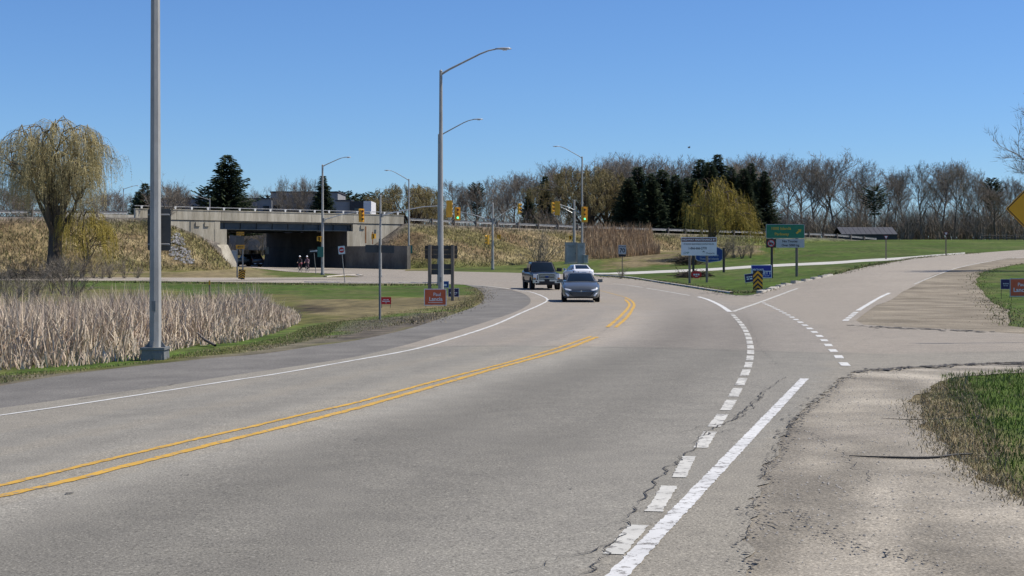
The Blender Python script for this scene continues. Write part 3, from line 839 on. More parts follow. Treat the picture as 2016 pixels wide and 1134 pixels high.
# wing walls
def slab(name, pts_bottom, top_z, th, m, parent, top2=None):
    (x0, y0), (x1, y1) = pts_bottom; dx, dy = x1 - x0, y1 - y0; L = math.hypot(dx, dy); nx_, ny_ = -dy / L * th, dx / L * th
    zb0 = float(Hh(x0, y0)) - .5; zb1 = float(Hh(x1, y1)) - .5; t0 = top_z; t1 = top2 if top2 is not None else top_z
    vs = [(x0, y0, zb0), (x1, y1, zb1), (x1, y1, t1), (x0, y0, t0), (x0 + nx_, y0 + ny_, zb0), (x1 + nx_, y1 + ny_, zb1), (x1 + nx_, y1 + ny_, t1), (x0 + nx_, y0 + ny_, t0)]
    b = B(); b.add([Vector(v) - bo for v in vs], [(0, 1, 2, 3), (5, 4, 7, 6), (1, 5, 6, 2), (4, 0, 3, 7), (3, 2, 6, 7), (0, 4, 5, 1)])
    return b.build(name, m, parent)
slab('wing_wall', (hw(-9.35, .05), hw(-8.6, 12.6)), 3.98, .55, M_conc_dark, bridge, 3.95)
# left wing wall: pale battered panel facing the sun
def lwing():
    top = [hv(-26.4, .12, 4.05), hv(-32.6, .5, 4.05)]
    bot = [hv(-25.5, 1.6, .7), hv(-32.2, 1.9, .7)]
    bt = [hv(-26.6, -.25, 4.05), hv(-32.6, -.2, 4.05)]; bb = [hv(-26.6, -.25, .7), hv(-32.2, -.2, .7)]
    vs = [v - bo for v in (top[0], top[1], bot[1], bot[0], bt[0], bt[1], bb[1], bb[0])]
    b = B(); b.add(vs, [(0, 1, 2, 3), (4, 7, 6, 5), (0, 4, 5, 1), (3, 2, 6, 7), (0, 3, 7, 4), (1, 5, 6, 2)])
    return b.build('wing_wall', M_conc, bridge)
lwing()
# parapet railing
rail = B(); rail.tube([hv(-38.5, -.18, 8.52) - bo, hv(-.4, -.18, 8.52) - bo], .05, 6); rail.build('rail_tube', M_galv, bridge)
M_whitepost = mat('rail_post_paint', (.62, .62, .6), rough=.6)
for k in range(18):
    L = -37.6 + k * 2.16
    b = B(); b.add([hv(L + a, -.18 + c, 8.205 + z) - bo for a, c, z in ((-.07, -.06, 0), (.07, -.06, 0), (.07, .06, 0), (-.07, .06, 0), (-.17, -.06, .36), (.17, -.06, .36), (.17, .06, .36), (-.17, .06, .36))],
                   [(0, 1, 2, 3), (4, 7, 6, 5), (0, 4, 5, 1), (1, 5, 6, 2), (2, 6, 7, 3), (3, 7, 4, 0)])
    b.build('rail_post', M_whitepost, bridge)

# guardrails: W-beam on wooden posts
def guardrail(L0, L1, dd, label, step=3.81, grp=None):
    base = hv((L0 + L1) / 2, dd, float(deckz((L0 + L1) / 2)))
    g = thing('guardrail', base, 0, label, 'guardrail', grp)
    n = int((L1 - L0) / step)
    prof = [(.0, .46), (.035, .50), (.075, .545), (.035, .595), (.0, .615), (.035, .635), (.075, .685), (.035, .735), (.0, .775)]
    for k in range(n):
        a, c = L0 + k * step, L0 + (k + 1) * step + .02
        vs = []
        for L in (a, c):
            z0 = float(deckz(L)) - .05
            for o_, z in prof: vs.append(hv(L, dd - .28 - o_ + (.004 if k % 2 else 0), z0 + z) - base)
        m = len(prof); b = B(); b.add(vs, [(i, i + 1, m + i + 1, m + i) for i in range(m - 1)])
        b.build('rail_beam', M_galv, g, fix=False)
        z0 = float(deckz(a)); p = hv(a, dd - .12, z0 + .22) - base
        b = B(); b.box((0, 0, 0), (.2, .22, 1.25), bev=.02)
        if k == 0: first = b.build('post', M_woodpost, g); first.location = p; first.rotation_euler = (0, 0, math.atan2(HU[1], HU[0]))
        else:
            o = first.copy(); link(o); o.parent = g; o.location = p; o.rotation_euler = (0, (rng.random() - .5) * .06, first.rotation_euler[2])
    return g
guardrail(.8, 107, .25, 'long steel guardrail on wooden posts along the embankment right of the overpass')
guardrail(-108, -38.7, .25, 'steel guardrail on wooden posts along the embankment behind the large willow')
guardrail(.8, 96, -WIDTH + .6, 'far side steel guardrail across the highway behind the nearer guardrail')
# highway pavement on top of the embankment
for (a, c) in ((-165, -38.6), (.1, 200)):
    ls = np.arange(a, c, 4.0); V = []; 
    for L in ls:
        for d in (-1.0, -WIDTH + 1.2): V.append(tuple(hv(float(L), d, float(deckz(L)) + .03)))
    F = [(2 * i, 2 * i + 1, 2 * i + 3, 2 * i + 2) for i in range(len(ls) - 1)]
    o = npmesh('highway', V, np.array(F), M_roadtop); tag(o, kind='structure')
    if o.data.polygons[0].normal.z < 0: o.data.flip_normals()

# ------------------------------------------------------------------ vegetation
M_bark = mat('grey_bark', (.085, .075, .062), (.15, .135, .115), scale=3, rough=.95, stretch=(1, 1, .2), rand=.15)
M_twig = mat('bare_twigs', (.18, .152, .118), (.26, .225, .175), scale=.6, rough=.95, rand=.2)
M_twig_red = mat('brown_twigs', (.165, .134, .102), (.24, .20, .155), scale=.6, rough=.95, rand=.18)
M_spruce = mat('spruce_needles', (.026, .042, .02), (.075, .098, .046), scale=1.2, rough=.8, rand=.2, spec=.2)
M_pine = mat('pine_needles', (.03, .048, .025), (.065, .088, .042), scale=1.2, rough=.8, rand=.2, spec=.2)
M_willow = mat('willow_shoots', (.27, .215, .04), (.42, .335, .085), scale=.7, rough=.85, rand=.1, spec=.2)
M_willow_g = mat('pale_willow_shoots', (.26, .22, .09), (.40, .335, .16), scale=.5, rough=.85, rand=.1, spec=.2)
M_willow_t = mat('tan_willow_shoots', (.30, .25, .11), (.44, .375, .20), scale=.5, rough=.85, rand=.1, spec=.2)
M_wbark = mat('willow_bark', (.06, .048, .036), (.125, .10, .075), scale=2.2, rough=.97, stretch=(1, 1, .25), bump=.8, bscale=8, bdist=.06)

class Acc:
    def __init__(s): s.V = []; s.F = []
    def tube(s, pts, rads, n=4):
        pts = [Vector(p) for p in pts]; k0 = len(s.V)
        ref = Vector((.37, .71, .2))
        for i, p in enumerate(pts):
            d = pts[min(i + 1, len(pts) - 1)] - pts[max(i - 1, 0)]
            if d.length < 1e-9: d = Vector((0, 0, 1))
            d.normalize(); a = (ref - d * ref.dot(d)).normalized(); b = d.cross(a)
            for k in range(n):
                t = 2 * PI * k / n
                s.V.append(p + (a * math.cos(t) + b * math.sin(t)) * rads[i])
        for i in range(len(pts) - 1):
            for k in range(n):
                a, b = k0 + i * n + k, k0 + i * n + (k + 1) % n
                s.F.append((a, b, b + n)); s.F.append((a, b + n, a + n))
    def sliver(s, p, q, w, rnd):
        d = q - p; a = d.cross(Vector((rnd.random() - .5, rnd.random() - .5, rnd.random() - .5)))
        if a.length < 1e-9: return
        a = a.normalized() * w; k = len(s.V)
        s.V += [p - a, p + a, q]; s.F.append((k, k + 1, k + 2))
    def tri(s, a, b, c):
        k = len(s.V); s.V += [a, b, c]; s.F.append((k, k + 1, k + 2))
    def mesh(s, name, m, smooth=False):
        me = bpy.data.meshes.new(name); V = np.array([tuple(v) for v in s.V], dtype=np.float32); F = np.array(s.F, dtype=np.int32)
        me.vertices.add(len(V)); me.vertices.foreach_set('co', V.ravel()); me.loops.add(F.size); me.loops.foreach_set('vertex_index', F.ravel())
        me.polygons.add(len(F)); me.polygons.foreach_set('loop_start', np.arange(0, F.size, 3, dtype=np.int32)); me.polygons.foreach_set('loop_total', np.full(len(F), 3, dtype=np.int32))
        if smooth: me.polygons.foreach_set('use_smooth', np.ones(len(F), dtype=bool))
        me.materials.append(m); me.update(calc_edges=True); return me

def rot_away(d, ang, rnd):
    """unit vector at angle ang from d, random azimuth"""
    a = d.orthogonal().normalized(); b = d.cross(a); t = rnd.random() * 2 * PI
    return (d * math.cos(ang) + (a * math.cos(t) + b * math.sin(t)) * math.sin(ang)).normalized()

def grow(p, d, L, r, rnd, nseg=4, up=.15, wob=.18):
    pts = [p.copy()]; d = d.copy()
    for i in range(nseg):
        d = (d + Vector((rnd.gauss(0, wob), rnd.gauss(0, wob), rnd.gauss(0, wob) + up))).normalized()
        pts.append(pts[-1] + d * (L / nseg))
    return pts, d

def bare_tree_mesh(seed, H=18.0, r0=.28, first=.32, spread=.75, dens=1.0, twm=M_twig, tw=.016, nlimb=11):
    rnd = random.Random(seed); T = Acc(); C = Acc()
    tp, _ = grow(Vector((0, 0, -.3)), Vector((rnd.gauss(0, .04), rnd.gauss(0, .04), 1)), H * .80, r0, rnd, 9, .10, .07)
    rr = [r0 * (1.25 if i == 0 else 1) * (1 - i / 9.6) + .015 for i in range(10)]
    T.tube(tp, rr, 7)
    def at(t):
        f = t * 9; i = min(8, int(f)); return tp[i].lerp(tp[i + 1], f - i), (tp[i + 1] - tp[i]).normalized(), rr[i] + (rr[i + 1] - rr[i]) * (f - i)
    for k in range(nlimb):
        t = first + (1 - first) * ((k + rnd.random() * .8) / nlimb) ** .85
        p, d, r = at(min(t, .995)); ang = (1.0 - .45 * t) * spread + rnd.gauss(0, .1)
        L = H * (.52 - .26 * t) * (.8 + .4 * rnd.random())
        lp, ld = grow(p, rot_away(d, max(.15, ang), rnd), L, r * .6, rnd, 5, .09, .13)
        lr = [r * .58 * (1 - i / 5.6) + .012 for i in range(6)]
        T.tube(lp, lr, 5)
        nb = int(9 * dens)
        for j in range(nb):
            u = .22 + .78 * (j + rnd.random()) / nb; f = u * 5; i = min(4, int(f)); q = lp[i].lerp(lp[i + 1], f - i); dd = (lp[i + 1] - lp[i]).normalized()
            L2 = L * (.58 - .26 * u) * (.7 + .6 * rnd.random())
            bp, bd = grow(q, rot_away(dd, .55 + .3 * rnd.random(), rnd), L2, .03, rnd, 3, .14, .16)
            C.tube(bp, [.038, .028, .02, .009], 3)
            for w in range(int(10 * dens)):
                v = .15 + .85 * rnd.random(); f = v * 3; i = min(2, int(f)); q2 = bp[i].lerp(bp[i + 1], f - i); d2 = (bp[i + 1] - bp[i]).normalized()
                L3 = L2 * (.2 + .35 * rnd.random()); d3 = rot_away(d2, .4 + .5 * rnd.random(), rnd); d3.z += .25; d3.normalize()
                e = q2 + d3 * L3; C.sliver(q2, e, tw, rnd)
                for x in range(5):
                    m_ = q2.lerp(e, .3 + .6 * rnd.random()); d4 = rot_away(d3, .6, rnd); d4.z += .2
                    C.sliver(m_, m_ + d4.normalized() * L3 * (.3 + .35 * rnd.random()), tw * .8, rnd)
    return T.mesh('trunk', M_bark, True), C.mesh('crown', twm)

def spruce_mesh(seed, H=14.0, R=2.9, m=M_spruce, gap=.05, low=.05, pine=False):
    rnd = random.Random(seed); T = Acc(); C = Acc()
    T.tube([Vector((0, 0, -.3)), Vector((0, 0, H * .5)), Vector((0, 0, H * .97))], [.2, .13, .02], 6)
    z = H * low
    while z < H * .985:
        t = (z - H * low) / (H * (1 - low))
        if pine: rad = R * math.sin(PI * min(1, (.18 + .82 * (1 - t)))) ** .6 * (.6 + .6 * rnd.random())
        else: rad = R * (1 - t) ** .82 * (.75 + .4 * rnd.random()) + .15
        nb = 6 if t > .85 else 11
        for k in range(nb):
            if rnd.random() < gap: continue
            a = 2 * PI * (k + rnd.random()) / nb; L = rad * (.65 + .5 * rnd.random())
            o = Vector((math.cos(a), math.sin(a), 0)); s = Vector((-math.sin(a), math.cos(a), 0))
            droop = -.25 + .55 * t if not pine else .15
            p0 = Vector((0, 0, z)); n = max(3, int(L / .28)); pts = []
            for i in range(n + 1):
                u = i / n; pts.append(p0 + o * L * u + Vector((0, 0, L * (droop * u + .22 * u * u))))
            C.tube([pts[0], pts[n // 2], pts[-1]], [.03, .02, .008], 3)
            for i in range(1, n + 1):
                if pine and i < n * .45: continue
                u = i / n; wd = (.55 * (1 - u) + .18) * min(1.0, .45 + L / 3) * (1.25 if pine else 1)
                for sgn in (-1, 1):
                    for r_ in range(3):
                        q = pts[i] + s * sgn * wd * (.55 + .6 * rnd.random()) + o * (.18 + .3 * rnd.random()) + Vector((0, 0, (-.28 if not pine else .12) * rnd.random() - .03))
                        b = pts[i - 1] + Vector((0, 0, .05)); c = pts[i] + o * (.05 + .12 * rnd.random()) + Vector((0, 0, -.16 * rnd.random() + (.2 * rnd.random() if pine else 0)))
                        C.tri(b, q, c)
        z += (.25 if not pine else .42) * (.8 + .5 * rnd.random()) * (H / 14) ** .5
    for k in range(6):
        a = rnd.random() * 6.28; C.tri(Vector((0, 0, H * .96)), Vector((.2 * math.cos(a), .2 * math.sin(a), H * .97)), Vector((0, 0, H)))
    return T.mesh('trunk', M_bark, True), C.mesh('crown', m)

def willow_mesh(seed, H=13.0, R=5.5, nst=900, m=M_willow, fork=.28, hang=(1.5, 4.5), lopsided=(0, 0), trunk_r=.45, leaf=.05, sw=.018, nl=9, lean=.05, dome=.36, slope=0.0, loose=.35):
    rnd = random.Random(seed); T = Acc(); C = Acc(); limbs = []
    tp, td = grow(Vector((0, 0, -.4)), Vector((lean, 0, 1)), H * fork + .4, trunk_r, rnd, 4, .1, .12)
    T.tube(tp, [trunk_r * 1.35, trunk_r * 1.05, trunk_r * .95, trunk_r * .9, trunk_r * .8], 8)
    cz = H * (.96 - dome); rz_ = H * dome; off = Vector((lopsided[0] * R, lopsided[1] * R, 0))
    def zcap(q_):
        e_ = ((q_.x - off.x * .7) ** 2 + (q_.y - off.y * .7) ** 2) / (1.2 * R) ** 2
        return cz + rz_ * math.sqrt(max(.02, 1 - e_)) + rnd.gauss(0, loose) - slope * max(0, q_.x)
    for k in range(nl):
        a = 2 * PI * (k * .618 + rnd.random() * .08); f_ = (k + .5) / nl; el = -.12 + 1.5 * f_ + rnd.gauss(0, .08)
        tgt = Vector((math.cos(a) * math.cos(el) * R, math.sin(a) * math.cos(el) * R, cz + math.sin(el) * rz_)) + off * (.4 + .6 * math.cos(el))
        base = tp[-1 - (k % 2)]; mid = base.lerp(tgt, .5) + Vector((0, 0, H * .09)); L = (tgt - base).length * 1.1; lp = []
        for i in range(7):
            t = i / 6; q = base * (1 - t) ** 2 + mid * 2 * t * (1 - t) + tgt * t * t; w_ = .10 * L * t * (1 - t) + .04 * L * t
            q = q + Vector((rnd.gauss(0, w_), rnd.gauss(0, w_), rnd.gauss(0, w_))) * .7; q.z = min(q.z, zcap(q)); lp.append(q)
        r = trunk_r * (.36 + .18 * rnd.random()); T.tube(lp, [r, r * .8, r * .62, r * .45, r * .3, r * .18, r * .1], 6); limbs.append(lp)
        for j in range(6):
            u = .3 + .65 * rnd.random(); f = u * 6; i = min(5, int(f)); q = lp[i].lerp(lp[i + 1], f - i)
            sp, sd = grow(q, rot_away((lp[i + 1] - lp[i]).normalized(), .75, rnd), L * .42 * (.6 + .6 * rnd.random()), .05, rnd, 4, .06, .22)
            sp = [Vector((v_.x, v_.y, min(v_.z, zcap(v_) + .3 * rnd.random()))) for v_ in sp]; T.tube(sp, [.07, .055, .04, .028, .015], 4); limbs.append(sp)
            for jj in range(2):
                q = sp[2 + jj]; s2, _ = grow(q, rot_away((sp[-1] - sp[0]).normalized(), .8, rnd), L * .22, .03, rnd, 3, .05, .2)
                s2 = [Vector((v_.x, v_.y, min(v_.z, zcap(v_) + .3))) for v_ in s2]; C.tube(s2, [.03, .022, .015, .008], 3); limbs.append(s2)
    for k in range(nst):
        lp = limbs[int(rnd.random() * len(limbs))]; f = (.35 + .65 * rnd.random()) * (len(lp) - 1); i = min(len(lp) - 2, int(f)); p = lp[i].lerp(lp[i + 1], f - i)
        out = Vector((p.x, p.y, 0)); out = out.normalized() if out.length > .1 else Vector((1, 0, 0))
        v = (out * (.5 + .6 * rnd.random()) + Vector((rnd.gauss(0, .4), rnd.gauss(0, .4), .35 + .5 * rnd.random())))
        Ls = hang[0] + (hang[1] - hang[0]) * rnd.random() ** 1.4; n = 6; st = Ls / n; pts = [p.copy()]
        for i in range(n):
            v = v * .55 + Vector((0, 0, -1)) * .55; q = pts[-1] + v.normalized() * st
            q += Vector((rnd.gauss(0, .03), rnd.gauss(0, .03), 0)); q.z = max(q.z, .4)
            pts.append(q)
        a = Vector((rnd.random() - .5, rnd.random() - .5, .1)).normalized() * sw; k0 = len(C.V)
        for i, q in enumerate(pts): C.V += [q - a * (1 - i / (n + 1)), q + a * (1 - i / (n + 1))]
        for i in range(n): C.F += [(k0 + 2 * i, k0 + 2 * i + 1, k0 + 2 * i + 3), (k0 + 2 * i, k0 + 2 * i + 3, k0 + 2 * i + 2)]
        for i in range(1, n):
            for w in range(2):
                q = pts[i].lerp(pts[i + 1], rnd.random()); e = q + Vector((rnd.gauss(0, 1), rnd.gauss(0, 1), -.9)).normalized() * leaf * (2 + 2.5 * rnd.random()); C.sliver(q, e, leaf * .35, rnd)
    return T.mesh('trunk', M_wbark, True), C.mesh('crown', m)

def shrub_mesh(seed, H=3.0, n=14, m=M_twig, spread=.5, tw=.016):
    rnd = random.Random(seed); T = Acc(); C = Acc()
    for k in range(n):
        d = Vector((rnd.gauss(0, spread), rnd.gauss(0, spread), 1)).normalized(); L = H * (.65 + .4 * rnd.random())
        pts, _ = grow(Vector((rnd.gauss(0, .12), rnd.gauss(0, .12), -.1)), d, L, .03, rnd, 5, .04, .12)
        T.tube(pts, [.035, .03, .024, .018, .012, .005], 4)
        for j in range(14):
            u = .25 + .75 * rnd.random(); f = u * 5; i = min(4, int(f)); q = pts[i].lerp(pts[i + 1], f - i)
            e = q + rot_away((pts[i + 1] - pts[i]).normalized(), .55, rnd) * L * .3 * (.5 + rnd.random()); C.sliver(q, e, tw, rnd)
            for x in range(3):
                mm = q.lerp(e, .3 + .6 * rnd.random()); C.sliver(mm, mm + rot_away((e - q).normalized(), .6, rnd) * L * .12, tw * .7, rnd)
    return T.mesh('stem', M_bark, True), C.mesh('twigs', m)

def topz(mesh, pc=99.3):
    v = np.zeros(len(mesh.vertices) * 3, dtype=np.float32); mesh.vertices.foreach_get('co', v); return float(np.percentile(v[2::3], pc))
def plant(name, meshes, loc, scale, rz, label, cat, group=None, names=('trunk', 'crown')):
    t = thing(name, loc, rz, label, cat, group)
    t.scale = (scale, scale, scale) if not hasattr(scale, '__len__') else scale
    for nm, me in zip(names, meshes):
        link(bpy.data.objects.new(nm, me), t)
    return t

rnd = random.Random(11); TOPS = {}
BARE = [bare_tree_mesh(100 + i, 18, .25 + .03 * (i % 3), (.3, .45, .38, .5, .34)[i], (1.0, .82, 1.12, .75, .95)[i], (1.15, 1.0, 1.2, .95, 1.1)[i], (M_twig, M_twig, M_twig_red, M_twig, M_twig_red)[i], nlimb=(16, 15, 18, 14, 17)[i]) for i in range(5)]
SPR = [spruce_mesh(200 + i, 14, (3.7, 3.2, 4.1)[i]) for i in range(3)]
PINE = [spruce_mesh(250 + i, 14, 2.9, M_pine, .1, .42, True) for i in range(2)]
M_willow_d = mat('dull_willow_shoots', (.20, .165, .07), (.30, .245, .115), scale=.5, rough=.85, rand=.1, spec=.2)
WIL = [willow_mesh(300, 11, 5.0, 2400, hang=(1.4, 4.2), leaf=.07, sw=.026), willow_mesh(301, 11, 5.5, 3600, M_willow_d, hang=(.5, 1.5), leaf=.06, sw=.018, nl=16)]
SHR = [shrub_mesh(400 + i, 3.0, 12 + 3 * i, (M_twig, M_twig_red)[i % 2], .35 + .1 * i) for i in range(3)]

def backtree(kind, px, top, Y, i, label, group, base=None, wide=1.0, cat='tree', name=None):
    """a tree at photo column px and distance Y whose tip reaches photo row top"""
    x = (px - CX) / FPX * Y; zt = CAMH + (HY - top) / FPX * Y
    L, d = hwinv(x, Y)
    z0 = float(Hh(x, Y))
    H0 = {'bare': 18.0 * 1.0, 'spruce': 14.0, 'pine': 14.0, 'willow': 11.3, 'willowg': 11.0}[kind]
    pool = {'bare': BARE, 'spruce': SPR, 'pine': PINE, 'willow': [WIL[0]], 'willowg': [WIL[1]]}[kind]
    me_ = pool[i % len(pool)][1]
    if me_.name not in TOPS: TOPS[me_.name] = topz(me_, 99.0 if kind == 'bare' else 99.8)
    s = (zt - z0) / TOPS[me_.name]
    nm = name or {'bare': 'bare_tree', 'spruce': 'spruce_tree', 'pine': 'pine_tree', 'willow': 'willow_tree', 'willowg': 'willow_tree'}[kind]
    return plant(nm, pool[i % len(pool)], (x, Y, z0), (s * wide, s * wide, s), rnd.random() * 6.28, label, cat, group)

MARKS = [(905, 'tall lamp posts'), (985, 'signal pole on the grass verge'), (1085, 'black pickup and bare shrub'), (1170, 'grey signal cabinets'), (1250, 'tall brown reeds'), (1330, 'green slope left of the maintenance board'), (1400, 'white maintenance board'), (1475, 'yellow weeping willow'), (1590, 'green guide sign'), (1665, 'end of the long guardrail'), (1720, 'left half of the dark barn')]
def mark(px):
    for m_, n_ in MARKS:
        if px < m_: return n_
    return 'far grove'
G_BARE = 'bare trees of the wood behind the highway'
LB = 'tall bare deciduous tree in the wood behind the long guardrail'
tops = [(835, 372, 300), (862, 368, 315), (890, 360, 305), (915, 362, 320), (938, 366, 300), (962, 352, 318), (985, 350, 304), (1010, 346, 322), (1035, 340, 306), (1062, 345, 325), (1088, 322, 318), (1108, 318, 330),
        (1128, 326, 310), (1180, 312, 322), (1200, 308, 336), (1222, 309, 318), (1240, 318, 338), (1262, 312, 345), (1290, 310, 335), (1318, 314, 345), (1345, 312, 336), (1368, 316, 350), (1398, 322, 345), (1432, 318, 340), (1452, 312, 330),
        (1478, 310, 340), (1502, 309, 318), (1530, 307, 330), (1553, 304, 306), (1580, 318, 335), (1601, 312, 298), (1622, 303, 312), (1645, 316, 300), (1668, 345, 335), (1690, 318, 296), (1706, 352, 330)]
for k, (px, tp_, Y) in enumerate(tops):
    backtree('bare', px, tp_, Y, k, ('tall bare deciduous tree in the wood behind the ' if Y < 322 else 'rearmost bare tree of the wood behind the ') + mark(px), G_BARE + ', by the ' + mark(px), wide=1.0 + .4 * rnd.random())
LB2 = 'broad bare tree in the grove beyond the green field and yield signs'
for k, (px, tp_, Y) in enumerate([(1740, 345, 330), (1765, 338, 300), (1785, 330, 322), (1812, 322, 292), (1835, 326, 318), (1852, 320, 300), (1880, 318, 290), (1902, 328, 310), (1925, 338, 296), (1945, 352, 322), (1968, 356, 305), (1990, 350, 318), (2012, 352, 300), (2040, 345, 310), (1715, 365, 312), (1960, 372, 290)]):
    backtree('bare', px, tp_, Y, k + 2, 'broad bare tree of the grove ' + ('behind the dark barn' if px < 1775 else 'between the barn and the farther yield sign' if px < 1860 else 'beyond the field behind the farther yield sign' if px < 1935 else 'behind the rail fence and brush pile'), 'bare trees of the grove beyond the field', wide=.95 + .35 * rnd.random())
LS = 'dark spruce standing in the wood between bare trees behind the guardrail'
for k, (px, tp_, Y, w) in enumerate([(1073, 348, 300, .9), (1042, 372, 290, .9), (1237, 352, 254, 1.35), (1256, 330, 258, 1.4), (1282, 342, 252, 1.3), (1304, 335, 258, 1.4), (1330, 345, 254, 1.35), (1352, 350, 257, 1.3), (1380, 315, 266, 1.1), (1396, 320, 262, 1.15), (1413, 305, 268, 1.2), (1440, 330, 264, 1.15), (1464, 333, 262, 1.15), (1478, 322, 268, 1.0), (1504, 338, 266, 1.0), (1368, 352, 256, 1.3)]):
    backtree('spruce', px, tp_, Y, k, ('tall ' if tp_ < 336 else 'lower ') + 'dark spruce in the wood behind the ' + mark(px), 'dark spruces in the wood, by the ' + mark(px), wide=w)
backtree('pine', 1722, 366, 284, 0, 'flat-topped green pine between the bare trees above the dark barn roof', 'tree', wide=1.15)
backtree('pine', 1952, 350, 300, 1, 'dark pine top rising behind the bare grove at the edge of the field', 'tree', wide=.8)
backtree('pine', 938, 360, 300, 1, 'small dark pine among bare trees right of the tall streetlights', 'tree', wide=.6)
backtree('willowg', 1150, 330, 262, 0, 'large olive willow in front of the wood behind the signal poles', 'tree', wide=1.05)
backtree('willowg', 1205, 352, 268, 0, 'lower olive willow crown beside the large one behind the green signal', 'tree', wide=1.0)
backtree('willowg', 800, 364, 268, 0, 'rounded olive willow behind the right end of the overpass', 'tree', wide=1.15)
# weeping willow in front of the guardrail
gw = G(1398, 507); gw2 = G(1432, 507)
wt = willow_mesh(312, 11, 4.2, 1900, M_willow, fork=.30, hang=(.5, 4.2), slope=.38, loose=1.1, dome=.42, lopsided=(.42, -.1), leaf=.065, sw=.019, trunk_r=.42, lean=.12, nl=14)
plant('weeping_willow', wt, gw, (CAMH + (HY - 358) / FPX * gw.y - gw.z) / topz(wt[1]), 0.0, 'yellow weeping willow leaning over the grass slope behind the white maintenance sign', 'tree')
# trees behind the overpass
SPR.append(spruce_mesh(209, 14, 4.2, low=.24)); backtree('spruce', 448, 306, 232, 3, 'big dark spruce behind the left half of the overpass', 'tree', wide=1.12)
backtree('spruce', 636, 347, 244, 1, 'slim spruce beside the white box building behind the overpass', 'tree', wide=1.05)
backtree('pine', 411, 366, 250, 1, 'pine left of the big spruce behind the overpass', 'tree', wide=1.0)
backtree('spruce', 286, 362, 240, 2, 'dark spruce partly hidden behind the nearest lamp pole', 'tree', wide=1.1)
backtree('spruce', 272, 378, 246, 1, 'shorter dark spruce left of the nearest lamp pole', 'tree', wide=1.2)
for k, (px, tp_, Y) in enumerate([(660, 380, 275), (678, 376, 282), (700, 381, 278), (722, 383, 285), (742, 378, 280), (528, 384, 262)]):
    backtree('pine', px, tp_, Y, k, 'dark green pine in the row behind the grey building and overpass', 'pines behind the overpass', wide=1.1)
for k, (px, tp_, Y, w) in enumerate([(556, 352, 246, .6), (585, 350, 245, .8), (605, 352, 252, .7), (478, 380, 240, 1.0), (495, 372, 262, 1.0), (760, 392, 290, .9), (770, 385, 300, 1.0), (815, 380, 305, .9), (345, 360, 232, 1.1), (362, 372, 250, 1.0), (375, 380, 262, 1.0)]):
    backtree('bare', px, tp_, Y, k, 'small bare tree behind the overpass parapet', 'bare trees behind the overpass', wide=w)
for k, (px, tp_, Y, w) in enumerate([(-20, 360, 250, 1.2), (10, 372, 262, 1.2), (38, 380, 270, 1.2), (70, 372, 255, 1.2), (105, 382, 268, 1.2), (140, 378, 260, 1.2), (190, 380, 272, 1.2), (215, 376, 260, 1.1), (240, 372, 272, 1.2), (258, 385, 280, 1.1), (312, 372, 276, 1.1), (330, 365, 285, 1.1)]):
    backtree('bare', px, tp_, Y, k + 1, 'bare tree on the far side of the highway behind the large willow', 'bare trees behind the left guardrail', wide=w)
# trees seen through the underpass
for k, (px, tp_, Y) in enumerate([(478, 436, 246), (518, 446, 240)]):
    backtree('bare', px, tp_, Y, k, 'bare tree on the bank seen through the underpass', 'trees seen through the underpass', wide=1.6)

# big willow at left, standing before the embankment
bw = G(103, 547)
big = willow_mesh(322, 13.6, 4.1, 5200, M_willow_t, fork=.34, hang=(.9, 3.8), lopsided=(0, 0), leaf=.05, sw=.012, trunk_r=.62, lean=.05, nl=18, dome=.26)
bigt = plant('weeping_willow', big, bw, (CAMH + (HY - 250) / FPX * bw.y - bw.z) / topz(big[1]), 2.2, 'large gnarled willow with thick dark trunk beside the far ramp road', 'tree')
side = willow_mesh(323, 8.5, 3.4, 800, M_willow, fork=.3, hang=(1.2, 3.4), leaf=.06, sw=.022, trunk_r=.22, lean=.15, nl=8)
plant('willow_tree', side, G(160, 546), .8, .4, 'yellow willow growing close against the right side of the large gnarled willow', 'tree')
# shrubs on the slope and around the willow foot
for k, (px, py, s) in enumerate([(342, 0, 1.85)]):
    p = hv(-36.5, 2.8, float(z_left(-36.5, 2.8)) - .1)
    plant('bare_shrub', shrub_mesh(430, 3.0, 16, M_twig_red, .34, .013), p, 1.75, 1.0, 'tall reddish bare shrub on the slope at the left end of the overpass', 'shrub', None, ('stem', 'twigs'))
plant('bare_shrub', shrub_mesh(431, 3.0, 20, M_twig, .42, .014), G(1062, 528), 1.45, .3, 'wide bare shrub at the slope foot behind the pickup truck', 'shrub', None, ('stem', 'twigs'))
for k, (px, py, s) in enumerate([(20, 548, .8), (60, 548, .9), (135, 548, .9), (160, 549, .8), (185, 548, .9), (215, 548, .75), (245, 548, .7), (-15, 548, .9), (85, 550, .7), (115, 551, .8), (200, 549, .6), (270, 548, .5)]):
    plant('bare_shrub', SHR[k % 3], G(px, py), s * .8, rnd.random() * 6, 'low brown shrub at the foot of the large gnarled willow', 'shrub', 'shrubs round the large willow', ('stem', 'twigs'))
for k, (px, py, s) in enumerate([(10, 588, .55), (40, 580, .6), (75, 584, .55), (105, 578, .75), (128, 582, .8), (150, 590, .5), (-20, 585, .6), (60, 600, .5), (25, 605, .5)]):
    plant('bare_shrub', SHR[k % 3], G(px, py), s, rnd.random() * 6, 'grey leafless shrub among the cattails before the far ramp road', 'shrub', 'shrubs behind the cattails', ('stem', 'twigs'))
plant('bare_shrub', SHR[1], G(1222, 549), .38, 1.0, 'small pale shrub at the foot of the speed limit sign', 'shrub', None, ('stem', 'twigs'))
for k, (px, py, s) in enumerate([(1445, 508, .9), (1460, 509, .8), (1425, 507, .9), (1478, 508, .6)]):
    plant('bare_shrub', SHR[k % 3], G(px, py), s, rnd.random() * 6, 'twiggy shrub under the yellow weeping willow', 'shrub', 'shrubs under the yellow willow', ('stem', 'twigs'))
